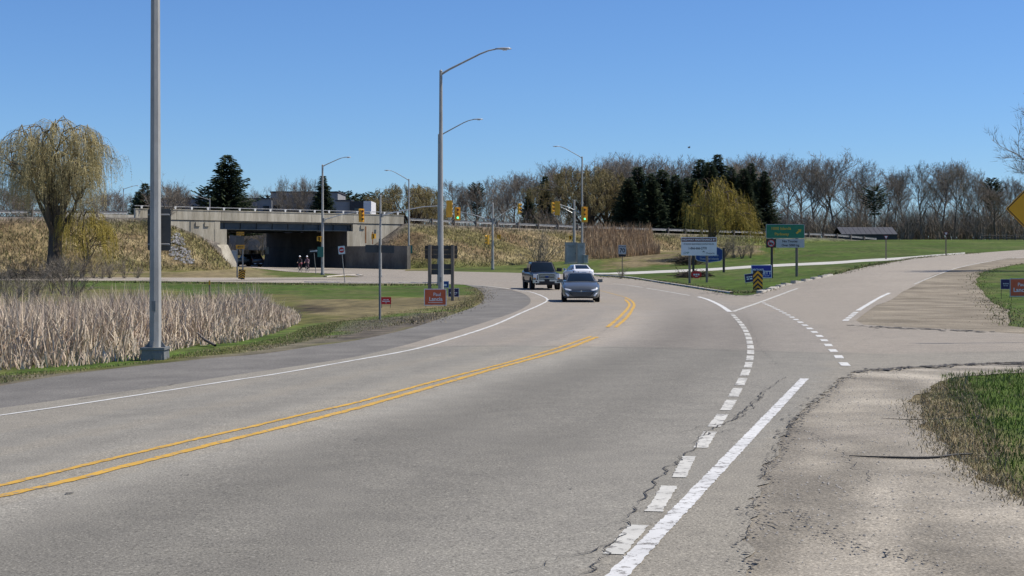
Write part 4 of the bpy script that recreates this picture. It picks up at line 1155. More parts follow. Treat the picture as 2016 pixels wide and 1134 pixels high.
# fallen brush heap under the yellow willow
def brush_heap(c, lx, ly, h, n, name, label, m, seed, tw=.03):
    r_ = random.Random(seed); A = Acc()
    for i in range(n):
        p = Vector((r_.gauss(0, lx * .4), r_.gauss(0, ly * .4), h * r_.random() * .8)); d = Vector((r_.gauss(0, 1), r_.gauss(0, .6), r_.gauss(0, .22))).normalized()
        A.tube([p - d * .9, p, p + d * .9], [.03, .025, .008], 3) if i % 3 == 0 else A.sliver(p - d * .5, p + d * .8, tw, r_)
    o = link(bpy.data.objects.new(name, A.mesh(name, m))); o.location = c
    return tag(o, label, 'brush', kind='stuff')
brush_heap(G(1355, 522), 2.6, 1.2, 1.3, 420, 'brush_heap', 'dark heap of fallen branches in front of the reeds beside the maintenance sign', M_wbark, 5)
brush_heap(G(60, 549), 5.5, 1.2, .9, 420, 'brush_heap', 'dark tangle of fallen branches at the foot of the large willow', M_wbark, 6)
brush_heap(G(1985, 470), 4.5, 2.0, 2.0, 420, 'brush_heap', 'brush pile beside the weathered fence at the far edge of the field', M_wbark, 8, .05)

# understorey behind the guardrail: reads as one brown mass
def thicket(n, span, Yr, hr, name, label, m, seed, tw=.03):
    r_ = np.random.default_rng(seed); A = Acc(); rr = random.Random(seed)
    for i in range(n):
        px = span[0] + (span[1] - span[0]) * r_.random(); Y = Yr[0] + (Yr[1] - Yr[0]) * r_.random(); x = (px - CX) / FPX * Y
        b = Vector((x, Y, float(Hh(x, Y)) - .2)); H = hr[0] + (hr[1] - hr[0]) * r_.random() ** 1.3
        for k in range(7):
            d = Vector((rr.gauss(0, .22), rr.gauss(0, .22), 1)).normalized(); e = b + d * H * (.7 + .4 * rr.random()); A.sliver(b, e, tw * 1.6, rr)
            for j in range(6):
                q = b.lerp(e, .25 + .7 * rr.random()); A.sliver(q, q + rot_away(d, .6, rr) * H * .28 * (.5 + rr.random()), tw, rr)
    o = link(bpy.data.objects.new(name, A.mesh(name, m)))
    return tag(o, label, 'undergrowth', kind='stuff')
thicket(800, (800, 1500), (272, 330), (3.5, 9), 'undergrowth', 'brown leafless undergrowth of the wood behind the guardrail', M_twig_red, 21, .035)
thicket(800, (1480, 2060), (288, 335), (3.5, 9), 'undergrowth', 'brown leafless undergrowth beneath the bare grove beyond the field', M_twig_red, 22, .035)
thicket(260, (-60, 440), (235, 290), (3, 7.5), 'undergrowth', 'brown leafless undergrowth behind the left guardrail', M_twig_red, 23, .035)
thicket(120, (640, 860), (270, 310), (3.5, 7), 'undergrowth', 'leafless undergrowth behind the right end of the overpass', M_twig, 24, .035)
thicket(50, (440, 560), (250, 275), (2, 5), 'undergrowth', 'leafless undergrowth on the bank behind the underpass', M_twig, 25, .025)

# bare tree at the right edge of the frame, only twig tips reach in
re_t = bare_tree_mesh(131, 15, .3, .25, 1.0, 1.5, M_twig, .016, 16)
xr = (2105 - CX) / FPX * 120
plant('bare_tree', re_t, onG(xr, 120), (CAMH + (HY - 190) / FPX * 120 - float(Hh(xr, 120))) / 14.6, .5, 'bare tree whose twigs reach in beside the yellow diamond sign', 'tree')

# ---- blades: cattails, dead grass, lawn edges
def blades(name, pts, h, w, lean, cols, label, cat, bend=.35, seed=3):
    """pts (n,3); one thin bent leaf per point, colour per blade"""
    r = np.random.default_rng(seed); n = len(pts); h = np.asarray(h) * np.ones(n); w = np.asarray(w) * np.ones(n)
    a = r.random(n) * 2 * PI; wd = np.column_stack([np.cos(a), np.sin(a), np.zeros(n)]) * (w / 2)[:, None]
    t = r.random(n) * 2 * PI; ln = np.abs(r.normal(0, lean, n)); dr = np.column_stack([np.cos(t) * ln, np.sin(t) * ln, np.ones(n)]); dr /= np.linalg.norm(dr, axis=1)[:, None]
    mid = pts + dr * (h * .55)[:, None]
    b2 = dr + np.column_stack([np.cos(t), np.sin(t), -.6 * np.ones(n)]) * (r.random(n) ** 2 * bend * 2)[:, None]; b2 /= np.linalg.norm(b2, axis=1)[:, None]
    tip = mid + b2 * (h * .45)[:, None]
    V = np.stack([pts - wd, pts + wd, mid + wd * .8, mid - wd * .8, tip], axis=1).reshape(-1, 3)
    k = np.arange(n)[:, None] * 5
    F = np.concatenate([k + np.array([[0, 1, 2]]), k + np.array([[0, 2, 3]]), k + np.array([[3, 2, 4]])])
    m = mat('blades', (.86, .86, .86), (1.12, 1.12, 1.12), scale=1.5, rough=.9, attr='gcol', spec=.15)
    o = npmesh(name, V, F, m)
    set_col(o, np.repeat(cols, 5, axis=0))
    return tag(o, label, cat, kind='stuff')
def scatter(poly, n, seed):
    r = np.random.default_rng(seed); x0, x1 = min(p[0] for p in poly), max(p[0] for p in poly); y0, y1 = min(p[1] for p in poly), max(p[1] for p in poly)
    out = np.zeros((0, 2))
    while len(out) < n:
        q = np.column_stack([x0 + (x1 - x0) * r.random(n), y0 + (y1 - y0) * r.random(n)]); out = np.vstack([out, q[inpoly(q[:, 0], q[:, 1], poly)]])
    return out[:n]
def colmix(n, cs, seed, var=.2):
    r = np.random.default_rng(seed); cs = np.array(cs); i = r.integers(0, len(cs), n); return cs[i] * (1 + (r.random((n, 1)) - .5) * 2 * var)
def g3(q, dz=-.02): return np.column_stack([q, Hh(q[:, 0], q[:, 1]) + dz])

cat_poly = PW([(-260, 745), (0, 730), (139, 722), (278, 709), (330, 693), (382, 682), (469, 675), (538, 658), (588, 636), (592, 628), (570, 610), (520, 609), (420, 625), (300, 645), (140, 655), (0, 660), (-260, 665)])
q = scatter(cat_poly, 30000, 41); p3 = g3(q, -.05)
cl = vnoise(q[:, 0], q[:, 1], 1.6); hgt = (.95 + .75 * np.random.default_rng(2).random(len(q))) * (.7 + .5 * cl)
edge = np.clip(np.abs(dist_poly(q[:, 0], q[:, 1], cat_poly + cat_poly[:1])) / 2.2 * (.5 + np.random.default_rng(8).random(len(q))), .22, 1)
blades('cattails', p3, hgt * edge, .032, .38, colmix(len(q), [(.58, .48, .35), (.48, .39, .28), (.66, .56, .42), (.36, .27, .20), (.52, .42, .33)], 5), 'dense stand of dry tan cattails behind the nearest lamp pole', 'cattails', .55, 6)
# dead grass on the embankments
def emb_scatter(Lr, dr, n, zf, seed):
    r = np.random.default_rng(seed); L = Lr[0] + (Lr[1] - Lr[0]) * r.random(n); d = dr[0] + (dr[1] - dr[0]) * r.random(n)
    z = zf(L, d); X = HR[0] + HU[0] * L + HN[0] * d; Y = HR[1] + HU[1] * L + HN[1] * d
    k = (~np.isnan(z)) & (z > Hh(X, Y) - .05); return np.column_stack([X, Y, np.nan_to_num(z)])[k]
straws = [(.31, .26, .15), (.26, .215, .12), (.20, .155, .09), (.145, .14, .058), (.12, .13, .045)]
e1 = emb_scatter((-4, 75), (1.5, 14), 15000, z_right, 51); blades('dead_grass', e1, .5, .07, .8, colmix(len(e1), straws, 8), 'matted straw coloured grass on the slope right of the overpass', 'dead grass', .6, 9)
e2 = emb_scatter((-75, -27), (1.5, 18), 15000, z_left, 52); blades('dead_grass', e2, .55, .07, .8, colmix(len(e2), straws[1:] + [(.24, .18, .1)], 10), 'brownish matted grass on the slope left of the overpass', 'dead grass', .6, 11)
# tall brown reeds on the slope
rp = []
r = np.random.default_rng(61)
for px, py in zip(r.uniform(1152, 1312, 9000), r.uniform(470, 517, 9000)):
    pass
L_, d_ = r.uniform(24, 50, 11000), r.uniform(.8, 13.5, 11000)
zz = z_right(L_, d_); X_, Y_ = HR[0] + HU[0] * L_ + HN[0] * d_, HR[1] + HU[1] * L_ + HN[1] * d_
pxs, _pys = to_px(X_, Y_, zz); k = (pxs > 1146) & (pxs < 1290 + 1.5 * (d_ - 6)) 
p3 = np.column_stack([X_, Y_, np.maximum(zz, Hh(X_, Y_))])[k]
blades('reeds', p3, (.5 + 1.7 * r.random(len(p3))) * (.65 + .6 * vnoise(p3[:, 0], p3[:, 1], 2.0)), .055, .2, colmix(len(p3), [(.38, .275, .17), (.45, .34, .22), (.30, .21, .125)], 12), 'tall reddish brown reeds on the slope between the signal cabinet and speed limit sign', 'reeds', .2, 13)
# verge grass left of the shoulder
vq = scatter(PW([(-250, 760), (0, 737), (139, 728), (278, 714), (345, 700), (400, 690), (480, 680), (560, 662), (600, 645), (680, 630), (640, 664), (521, 690), (417, 700), (312, 711), (208, 724), (104, 738), (0, 756), (-250, 790)]), 16000, 71)
blades('verge_grass', g3(vq), .03 + .07 * np.random.default_rng(4).random(len(vq)), .012, .8, colmix(len(vq), [(.085, .12, .03), (.11, .13, .04), (.24, .20, .11), (.28, .23, .14)], 14), 'strip of short grass between the cattails and the grey shoulder', 'grass', .6, 15)
vq = scatter(PW([(600, 645), (720, 622), (860, 605), (930, 590), (948, 582), (952, 590), (930, 603), (860, 626), (760, 645), (640, 670)]), 7000, 72)
blades('verge_grass', g3(vq), .03 + .06 * np.random.default_rng(4).random(len(vq)), .014, .5, colmix(len(vq), [(.075, .115, .025), (.23, .19, .10), (.26, .22, .13), (.12, .12, .04)], 16), 'sparse short grass along the shoulder beside the double sign posts', 'grass', .6, 17)
# near right verge
vq = scatter(PW([(1852, 740), (2016, 728), (2900, 690), (3000, 1120), (2350, 1120), (2016, 980), (1958, 930), (1928, 860), (1882, 800)]), 54000, 73)
blades('lush_grass', g3(vq), .04 + .10 * np.random.default_rng(5).random(len(vq)), .012, .55, colmix(len(vq), [(.10, .155, .028), (.08, .13, .022), (.12, .17, .04), (.065, .105, .02), (.10, .15, .03), (.24, .21, .11)], 18), 'lush green grass beside the gravel shoulder', 'grass', .8, 19)
vq = scatter(PW([(1812, 775), (1850, 755), (1900, 742), (1935, 800), (1965, 860), (1990, 925), (2016, 965), (2200, 1050), (2350, 1125), (2016, 992), (1989, 974), (1928, 946), (1888, 917), (1842, 866), (1815, 820)]), 9000, 74)
blades('dry_grass', g3(vq), .04 + .09 * np.random.default_rng(6).random(len(vq)), .010, 1.1, colmix(len(vq), [(.30, .25, .15), (.24, .19, .11), (.36, .31, .2), (.13, .14, .05)], 20), 'dry flattened grass fringe between gravel and lush grass', 'grass', .6, 21)
# grass creeping over the lawn edges
def edge_tufts(pix, n, spread, h, cols, label, seed, w=.03):
    r_ = np.random.default_rng(seed); q_, L_0 = resample(pxline(pix, 4), .1); i_ = r_.integers(0, len(q_), n); c_ = q_[i_] + r_.normal(0, spread, (n, 2))
    blades('verge_grass', g3(c_, -.01), h * (.5 + r_.random(n)), w, .9, colmix(n, cols, seed + 1), label, 'grass', .7, seed + 2)
MIX = [(.11, .13, .04), (.26, .215, .125), (.20, .16, .09), (.09, .12, .03)]
edge_tufts([(1180, 545), (1236, 548), (1293, 554), (1349, 562), (1406, 571), (1445, 577), (1476, 577), (1505, 571)], 3500, .35, .12, MIX, 'ragged straw grass along the road side of the grass island', 201, .04)
edge_tufts([(1640, 541), (1687, 529), (1750, 516.5), (1830, 505.5), (1925, 498)], 2500, .5, .14, MIX, 'ragged straw grass along the ramp edge of the field', 205, .05)
edge_tufts([(0, 555), (200, 556), (400, 558), (560, 560), (700, 561.5), (860, 562)], 3500, .6, .16, MIX, 'ragged grass along the near edge of the far ramp road', 209, .05)
edge_tufts([(2016, 519), (1960, 529), (1928, 541), (1925, 564), (1949, 593), (1985, 615), (1985, 633), (2016, 645)], 2600, .45, .10, MIX, 'ragged grass round the dirt verge', 213, .03)
edge_tufts([(800, 640), (860, 622), (910, 604), (944, 588), (945, 575), (930, 566)], 2600, .4, .09, MIX[1:3] + [(.24, .2, .13)], 'dead grass on the inside of the bend beside the grey shoulder', 217, .03)
edge_tufts([(1805, 790), (1810, 820), (1842, 866), (1888, 916), (1930, 945), (1989, 974), (2040, 1000)], 3500, .13, .06, [(.33, .275, .17), (.26, .21, .125), (.4, .34, .22)], 'sparse dry grass creeping onto the gravel shoulder', 221, .01)
# loose stones on the gravel
def pebbles(name, q, size, label, m, seed, dz=.012):
    r = np.random.default_rng(seed); n = len(q); base = np.array([(1, 0, .1), (-.5, .87, 0), (-.5, -.87, 0), (0, 0, .75), (.4, .5, .45)]); 
    s = size * (.4 + r.random((n, 1, 1)) ** 2 * 1.4); a = r.random(n) * 6.28; c, s_ = np.cos(a), np.sin(a)
    b = np.repeat(base[None], n, 0) * (1 + (r.random((n, 5, 3)) - .5) * .6) * s
    V = np.stack([b[..., 0] * c[:, None] - b[..., 1] * s_[:, None], b[..., 0] * s_[:, None] + b[..., 1] * c[:, None], b[..., 2]], -1) + g3(q, dz)[:, None, :]
    k = np.arange(n)[:, None] * 5; F = np.concatenate([k + np.array([t]) for t in ([0, 4, 3], [4, 1, 3], [1, 2, 3], [2, 0, 3], [0, 1, 4])])
    o = npmesh(name, V.reshape(-1, 3), F, m); return tag(o, label, 'gravel', kind='stuff')
M_pebble = mat('pebble_stone', (.19, .18, .165), (.34, .325, .30), scale=9, rough=.95)
pq = scatter(gr_poly[1:-1], 3600, 81); pq = pq[pq[:, 1] > 7.5]
pebbles('loose_gravel', pq, .010, 'loose small stones scattered over the gravel shoulder', M_pebble, 82)
# riprap on the left slope
M_rip = mat('riprap_stone', (.12, .12, .125), (.24, .24, .245), scale=2.0, rough=.95)
r = np.random.default_rng(91); n = 900
pxr = r.uniform(322, 392, n); t = r.random(n)
L_ = r.uniform(-42, -31, n); d_ = r.uniform(3, 12.5, n); zz = z_left(L_, d_); X_, Y_ = HR[0] + HU[0] * L_ + HN[0] * d_, HR[1] + HU[1] * L_ + HN[1] * d_
zz = np.maximum(np.nan_to_num(zz), Hh(X_, Y_)); a_, b_ = to_px(X_, Y_, zz)
k = inpoly(a_, b_, [(338, 462), (350, 455), (362, 480), (380, 505), (378, 522), (345, 520), (330, 500), (335, 480)])
q3 = np.column_stack([X_, Y_, zz])[k]
b5 = np.array([(1, 0, .1), (-.5, .87, 0), (-.5, -.87, 0), (0, 0, .8), (.4, .5, .45)]); n = len(q3)
V = (np.repeat(b5[None], n, 0) * (1 + (r.random((n, 5, 3)) - .5) * .7) * (.16 + .22 * r.random((n, 1, 1)))) + q3[:, None, :]
kk = np.arange(n)[:, None] * 5; F = np.concatenate([kk + np.array([t_]) for t_ in ([0, 4, 3], [4, 1, 3], [1, 2, 3], [2, 0, 3], [0, 1, 4])])
tag(npmesh('riprap', V.reshape(-1, 3), F, M_rip), 'grey riprap stones on the slope left of the overpass', 'riprap', kind='stuff')

# ------------------------------------------------------------------ poles, signals, signs, buildings
M_pole = mat('galvanised_pole', (.30, .295, .275), (.39, .385, .36), scale=2.5, rough=.6, metal=.0, fine=.1, fscale=18, stretch=(1, 1, .3), spec=.3)
M_poledk = mat('dull_steel_pole', (.16, .165, .16), (.23, .235, .225), scale=2, rough=.6, metal=.3, fine=.1, fscale=16)
M_lum = mat('luminaire_shell', (.45, .46, .46), rough=.4, metal=.3)
M_lens = mat('luminaire_lens', (.55, .56, .55), rough=.2)
M_sigyel = mat('signal_yellow', (.72, .36, .02), (.80, .43, .04), scale=3, rough=.5)
M_black = mat('flat_black', (.012, .012, .013), rough=.5)
M_off_r = mat('dark_red_lens', (.10, .008, .006), rough=.25)
M_off_a = mat('dark_amber_lens', (.13, .06, .006), rough=.25)
M_off_g = mat('dark_green_lens', (.008, .05, .03), rough=.25)
M_on_g = mat('lit_green_lens', (.05, .8, .35), rough=.3, emit=(.08, 1.0, .42), estr=2.2)
M_signback = mat('sign_back_metal', (.055, .058, .056), (.08, .083, .08), scale=2, rough=.7)
M_signgrey = mat('plywood_grey', (.06, .056, .05), (.095, .09, .08), scale=2, rough=.9, stretch=(1, 1, 3))
M_white_s = mat('sign_white', (.72, .73, .73), rough=.5)
M_green_s = mat('sign_green', (.005, .15, .075), (.008, .18, .09), scale=2, rough=.45)
M_gold_s = mat('sign_gold_lettering', (.55, .36, .03), rough=.5)
M_red_s = mat('sign_red', (.55, .02, .02), rough=.5)
M_orange_s = mat('sign_orange_red', (.55, .10, .035), (.62, .125, .045), scale=3, rough=.5)
M_blue_s = mat('sign_blue', (.015, .025, .28), rough=.5)
M_navy_s = mat('sign_navy', (.03, .02, .09), rough=.5)
M_dkblue = mat('sign_deep_blue', (.01, .05, .20), rough=.5)
M_maroon = mat('sign_maroon', (.09, .012, .012), rough=.5)
M_yel_s = mat('sign_yellow', (.70, .34, .005), rough=.5)
M_palegrey_s = mat('sign_silver', (.42, .44, .45), rough=.5)
M_post = mat('sign_post_wood', (.16, .13, .10), (.24, .20, .155), scale=3, rough=.95, stretch=(1, 1, .15))
M_postdk = mat('dark_sign_post', (.05, .045, .04), (.08, .07, .06), scale=3, rough=.95, stretch=(1, 1, .15))
M_cab = mat('cabinet_aluminium', (.33, .325, .31), (.42, .415, .395), scale=1.6, rough=.6)
M_teal = mat('teal_panel', (.03, .16, .13), rough=.6)

def comb(X, Y):
    """height of whatever surface is on top: terrain or embankment"""
    L, d = hwinv(X, Y); g = Hh(X, Y)
    zr = np.where(L > WALL_L + .3, np.nan_to_num(z_right(L, d), nan=-9), -9); zl = np.where(L < -27.2, np.nan_to_num(z_left(L, d), nan=-9), -9)
    return np.maximum(g, np.maximum(zr, zl))
def GC(px, py, dz=0.0):
    X = (px - CX) / FPX * _RY; gg = CAMH - (py - HY) / FPX * _RY - comb(X, _RY); k = np.where(gg <= 0)[0]
    k = k[0] if len(k) else len(_RY) - 1
    t = gg[k - 1] / (gg[k - 1] - gg[k] + 1e-9); Y = _RY[k - 1] + t * (_RY[k] - _RY[k - 1]); x = (px - CX) / FPX * Y
    return Vector((x, Y, float(comb(np.array(x), np.array(Y))) + dz))

def lamp(base, H, label, arm=None, box=False, r0=.14, r1=.075, grp=None, cat='street lamp', name='street_lamp'):
    """arm=(azimuth, reach, rise)"""
    t = thing(name, base, 0, label, cat, grp)
    zb = 0.0
    if box:
        b = B()
        b.add([(sx * w, sy * w, z) for w, z in ((.27, -.25), (.245, .23)) for sx, sy in ((-1, -1), (1, -1), (1, 1), (-1, 1))], [(0, 1, 2, 3), (4, 7, 6, 5), (0, 4, 5, 1), (1, 5, 6, 2), (2, 6, 7, 3), (3, 7, 4, 0)])
        b.box((0, 0, .255), (.56, .56, .05), bev=.02); b.box((.1, -.262, .05), (.2, .02, .26)); b.build('transformer_base', M_poledk, t)
        b = B()
        for sx, sy in ((1, 0), (-1, 0), (0, 1), (0, -1)):
            b.add([(sx * .11 - sy * .012, sy * .11 - sx * .012, .28), (sx * .11 + sy * .012, sy * .11 + sx * .012, .28), (sx * .23 + sy * .012, sy * .23 + sx * .012, .28), (sx * .23 - sy * .012, sy * .23 - sx * .012, .28),
                   (sx * .11 - sy * .012, sy * .11 - sx * .012, .46), (sx * .11 + sy * .012, sy * .11 + sx * .012, .46)], [(0, 1, 2, 3), (0, 4, 5, 1), (3, 2, 5, 4), (0, 3, 4), (1, 5, 2)])
        b.build('gusset', M_poledk, t); zb = .28
    else:
        b = B(); b.box((0, 0, .02), (.42, .42, .06), bev=.03); b.tube([(0, 0, .05), (0, 0, .2)], [r0 * 1.25, r0 * 1.1], 8); b.build('base_plate', M_poledk, t); zb = .05
    b = B(); b.tube([(0, 0, zb), (0, 0, H)], [r0, r1], 8); b.tube([(0, 0, H), (0, 0, H + .06)], [r1 * 1.15, r1 * .6], 8); b.build('pole', M_pole, t).rotation_euler = (0, 0, PI / 8)
    b = B(); b.box((.0, -r0 * .97, 1.2), (.10, .03, .22), bev=.02); b.build('handhole_cover', M_poledk, t)
    if arm:
        az, reach, rise = arm; c, s = math.cos(az), math.sin(az)
        q = lambda f, g: (c * reach * f, s * reach * f, H - .12 + rise * g)
        b = B(); b.tube([(c * .03, s * .03, H - .14), q(.12, .17), q(.36, .5), q(.58, .80), q(.70, .93), q(.82, 1.0), q(.9, 1.01)], [.055, .05, .045, .04, .036, .033, .032], 8); b.build('arm', M_pole, t)
        l = B(); d = Vector((c, s, 0)); e = Vector((-s, c, 0)); o0 = Vector(q(.80, 1.0)); LL = reach * .24
        prof = [(0, .05, .035), (.18, .10, .055), (.5, .16, .075), (.82, .15, .065), (1, .06, .03)]; vs = []
        for f, w, h in prof:
            p = o0 + d * LL * f
            for a in range(8): vs.append(p + e * math.cos(a * PI / 4) * w + Vector((0, 0, 1)) * (math.sin(a * PI / 4) * h * (1 if math.sin(a * PI / 4) > 0 else .45)))
        fs = [(i * 8 + k, i * 8 + (k + 1) % 8, (i + 1) * 8 + (k + 1) % 8, (i + 1) * 8 + k) for i in range(4) for k in range(8)] + [tuple(range(8)), tuple(range(39, 31, -1))]
        l.add(vs, fs); lo = l.build('luminaire', M_lum, t, True)
        l = B(); l.box(o0 + d * LL * .58 + Vector((0, 0, -.045)), (.2, .2, .03)); l.build('lens', M_lens, lo)
    return t

def signal_head(pos, rz, label, lit=None, h=1.35, w=.58, grp='traffic signal heads', board=True):
    """three-section head, faces local -Y"""
    t = thing('traffic_signal', pos, rz, label, 'traffic light', grp)
    if board:
        b = B(); b.box((0, .05, 0), (w, .025, h), bev=.004); b.build('backboard', M_sigyel, t)
    hs = h * .29
    b = B()
    for i in (-1, 0, 1): b.box((0, .03, i * hs), (.34, .24, hs * .97), bev=.04)
    b.build('housing', M_sigyel, t)
    for i, (m_off, nm) in enumerate(((M_off_r, 'red'), (M_off_a, 'amber'), (M_off_g, 'green'))):
        z = (1 - i) * hs; r = .135 if i == 0 else .12
        b = B(); b.disc((0, -.10, z), (0, 1, 0), r, .03, 14); ln = b.build('lens', M_on_g if (lit == 'green' and i == 2) else m_off, t)
        b = B(); n = 12; vs = []; 
        for yy in (-.095, -.32):
            for k in range(n + 1):
                a = -.5 + (PI + 1.0) * k / n; vs.append((math.cos(a) * (r + .02), yy, z + math.sin(a) * (r + .02)))
        b.add(vs, [(k, k + 1, n + 2 + k, n + 1 + k) for k in range(n)]); b.build('visor', M_sigyel if i != 9 else M_black, t, fix=False)
    return t
def ped_head(pos, rz, label):
    t = thing('pedestrian_signal', pos, rz, label, 'traffic light', 'pedestrian signal heads')
    b = B(); b.box((0, 0, 0), (.46, .2, .46), bev=.03); b.build('housing', M_sigyel, t)
    b = B(); b.box((0, -.11, 0), (.36, .02, .36)); b.build('lens', M_black, t)
    b = B(); b.box((0, -.19, .225), (.46, .2, .02)); b.box((0, -.19, -.05), (.02, .2, .0 + .5)); b.build('visor', M_sigyel, t)
    return t
def mast_arm(t, base, a, c, r=.05, m=None):
    """arm from a to c (world), as part of thing t standing at base"""
    a = Vector(a) - base; c = Vector(c) - base; d = c - a
    b = B(); b.tube([a, a + d * .25 + Vector((0, 0, d.length * .02)), a + d * .6 + Vector((0, 0, d.length * .035)), c], [r * 1.3, r * 1.1, r * .9, r * .7], 8); b.build('mast_arm', m or M_lum, t)
    b = B(); b.tube([a - Vector((0, 0, .18)), a + Vector((0, 0, .18))], .14, 8); b.build('arm_clamp', M_poledk, t)

# street lamps
p1 = G(306, 708); p2 = G(868, 601); p3 = G(864, 561)
lamp(p1, 11.6, 'tall faceted grey lamp pole with square transformer base standing by the cattails', (0.0, 3.1, 1.15), True, .135, .085)
lamp(p2, (601 - 140) / FPX * p2.y, 'tall lamp post with long curved arm beside the orange sign', (0.0, 3.15, 1.15), True, .135, .07)
lamp(p3, (561 - 265) / FPX * p3.y, 'lamp post standing close behind the one beside the orange sign', (0.0, 3.3, 1.3), False, .13, .07)
p4 = G(635, 541); l4 = lamp(p4, (541 - 325) / FPX * p4.y, 'lamp post with signal mast arm in front of the overpass opening', (0.0, 2.75, .9), False, .16, .09)
p5 = GC(805, 528); lamp(p5, (528 - 353) / FPX * p5.y, 'lamp post with arm to the left in front of the overpass wing wall', (PI, 3.0, 1.25), False, .14, .08)
p6 = GC(1146, 518); l6 = lamp(p6, (518 - 309) / FPX * p6.y, 'lamp post standing by the signal cabinet with a signal arm', (PI, 3.7, 1.5), False, .16, .09)
for px, top, Y, az, lb in ((243, 371, 262, 0.0, 'small highway lamp behind the guardrail right of the large willow'), (65, 398, 250, 0.0, 'low highway lamp seen through the large willow'), (413, 392, 205, PI, 'small lamp just behind the left end of the overpass parapet')):
    x = (px - CX) / FPX * Y; z0 = float(comb(np.array(x), np.array(float(Y)))); lamp(Vector((x, Y, z0)), CAMH + (HY - top) / FPX * Y - z0, lb, (az, 2.6, .6), False, .10, .07)

# signals
def at(px, py, Y): return W(px, py, Y)
Y4 = p4.y; mast_arm(l4, p4, at(637, 433, Y4), at(709, 417, Y4)); signal_head(at(712, 424, Y4 - .1), .45, 'yellow signal head on the arm of the lamp post before the overpass opening', None)
ped_head(at(628, 470, Y4 - .25), .9, 'pedestrian signal on the lamp post before the overpass opening')
s2 = G(749, 546); l2 = lamp(s2, (546 - 385) / FPX * s2.y, 'plain signal pole with long mast arm behind the narrow sign post', None, False, .13, .085, None, 'signal pole', 'signal_pole')
mast_arm(l2, s2, at(752, 424, s2.y), at(884, 404, s2.y)); signal_head(at(885, 411, s2.y - .1), 2.6, 'large yellow signal head at the end of the long mast arm', None, 1.6, .66)
ped_head(at(737, 465, s2.y - .2), -1.2, 'pedestrian signal on the plain signal pole')
s3 = GC(970, 531); l3 = lamp(s3, (531 - 400) / FPX * s3.y, 'signal pole on the grass left of the pickup truck with a rising arm', None, False, .17, .11, None, 'signal pole', 'signal_pole')
mast_arm(l3, s3, at(968, 435, s3.y), at(905, 417, s3.y)); signal_head(at(901, 421, s3.y - .15), .15, 'signal head showing green on the arm of the grass verge pole', 'green', 1.6, .7)
signal_head(at(960, 472, s3.y - .2), -1.2, 'small side facing signal on the grass verge pole', None, 1.3, .5, board=False)
ped_head(at(981, 466, s3.y - .2), 1.3, 'pedestrian signal on the grass verge pole')
mast_arm(l3, s3, at(974, 432, s3.y), at(1022, 403, s3.y + 3), .03, M_poledk); signal_head(at(1022, 411, s3.y + 2.9), 1.25, 'signal head seen from the side on the second arm of the grass verge pole', None, 1.5, .5, board=False)
s5 = GC(1131, 517); l5 = lamp(s5 + Vector((0, .8, 0)), (517 - 394) / FPX * s5.y, 'signal pole directly behind the grey signal cabinet', None, False, .2, .13, None, 'signal pole', 'signal_pole')
mast_arm(l5, s5 + Vector((0, .8, 0)), at(1129, 421, s5.y), at(1104, 408, s5.y), .05)
mast_arm(l6, p6, at(1142, 419, p6.y), at(1100, 402, p6.y), .06)
signal_head(at(1097.5, 410, p6.y - .1), 2.75, 'yellow backed signal head on the arm above the cabinet', None, 1.85, .72)
signal_head(at(1087.5, 409, p6.y + .3), 1.35, 'narrow signal head seen edge on beside the yellow backed one', None, 1.7, .5, board=False)
signal_head(at(1151, 422, p6.y - .25), .1, 'signal head showing green on the lamp post by the cabinet', 'green', 2.05, .86)
ped_head(at(1124, 468, p6.y - .3), -1.0, 'pedestrian signal on the pole behind the cabinet')

# cabinets
def cabinet(px, py, wpx, hpx, dep, label, m=M_cab):
    g = GC(px, py); w = wpx / FPX * g.y; h = hpx / FPX * g.y
    t = thing('signal_cabinet', g, .12, label, 'cabinet', 'signal control cabinets')
    b = B(); b.box((0, 0, h / 2 + .06), (w, dep, h - .1), bev=.03); b.build('cabinet_body', m, t)
    b = B(); b.box((0, 0, h + .035), (w + .1, dep + .1, .06), bev=.02); b.build('cabinet_roof', m, t)
    b = B(); b.box((0, 0, 0), (w + .15, dep + .15, .16)); b.build('plinth', M_kerb, t)
    b = B(); b.box((0, -dep / 2 - .012, h * .52), (w * .86, .02, h * .8)); dd = b.build('door', m, t)
    b = B(); b.box((w * .34, -dep / 2 - .04, h * .5), (.04, .05, .18)); b.build('handle', M_black, dd)
    b = B()
    for k in range(5): b.box((0, -dep / 2 - .028, h * (.78 + .025 * k)), (w * .5, .012, .03))
    b.build('vent', M_poledk, dd)
    return t
cabinet(1124, 519, 23, 41, .7, 'large grey signal control cabinet in front of the brown reeds')
cabinet(1144, 519, 15, 40, .6, 'narrow grey cabinet beside the large signal cabinet')
cabinet(1153, 519, 9, 16, .4, 'low grey utility box right of the signal cabinets')

# ---- signs
def post(t, x, z0, z1, w, m, y=.06, tilt=0.0, nm='post'):
    b = B(); b.box((x, y, (z0 + z1) / 2), (w, w, z1 - z0), bev=w * .12); return b.build(nm, m, t)
def rpanel(t, nm, x, z, w, h, m, y=0.0, th=.012, r=.04):
    """rounded rectangle panel in XZ"""
    pts = []; r = min(r, w / 2 * .9, h / 2 * .9)
    for cx, cz, a0 in ((w / 2 - r, h / 2 - r, 0), (-w / 2 + r, h / 2 - r, PI / 2), (-w / 2 + r, -h / 2 + r, PI), (w / 2 - r, -h / 2 + r, 1.5 * PI)):
        for k in range(4): a = a0 + k * PI / 6; pts.append((x + cx + r * math.cos(a), z + cz + r * math.sin(a)))
    b = B(); b.prism(pts, y - th / 2, y + th / 2); return b.build(nm, m, t)
def poly_panel(t, nm, pts, m, y, th=.006):
    b = B(); b.prism(pts, y - th / 2, y + th / 2); return b.build(nm, m, t)

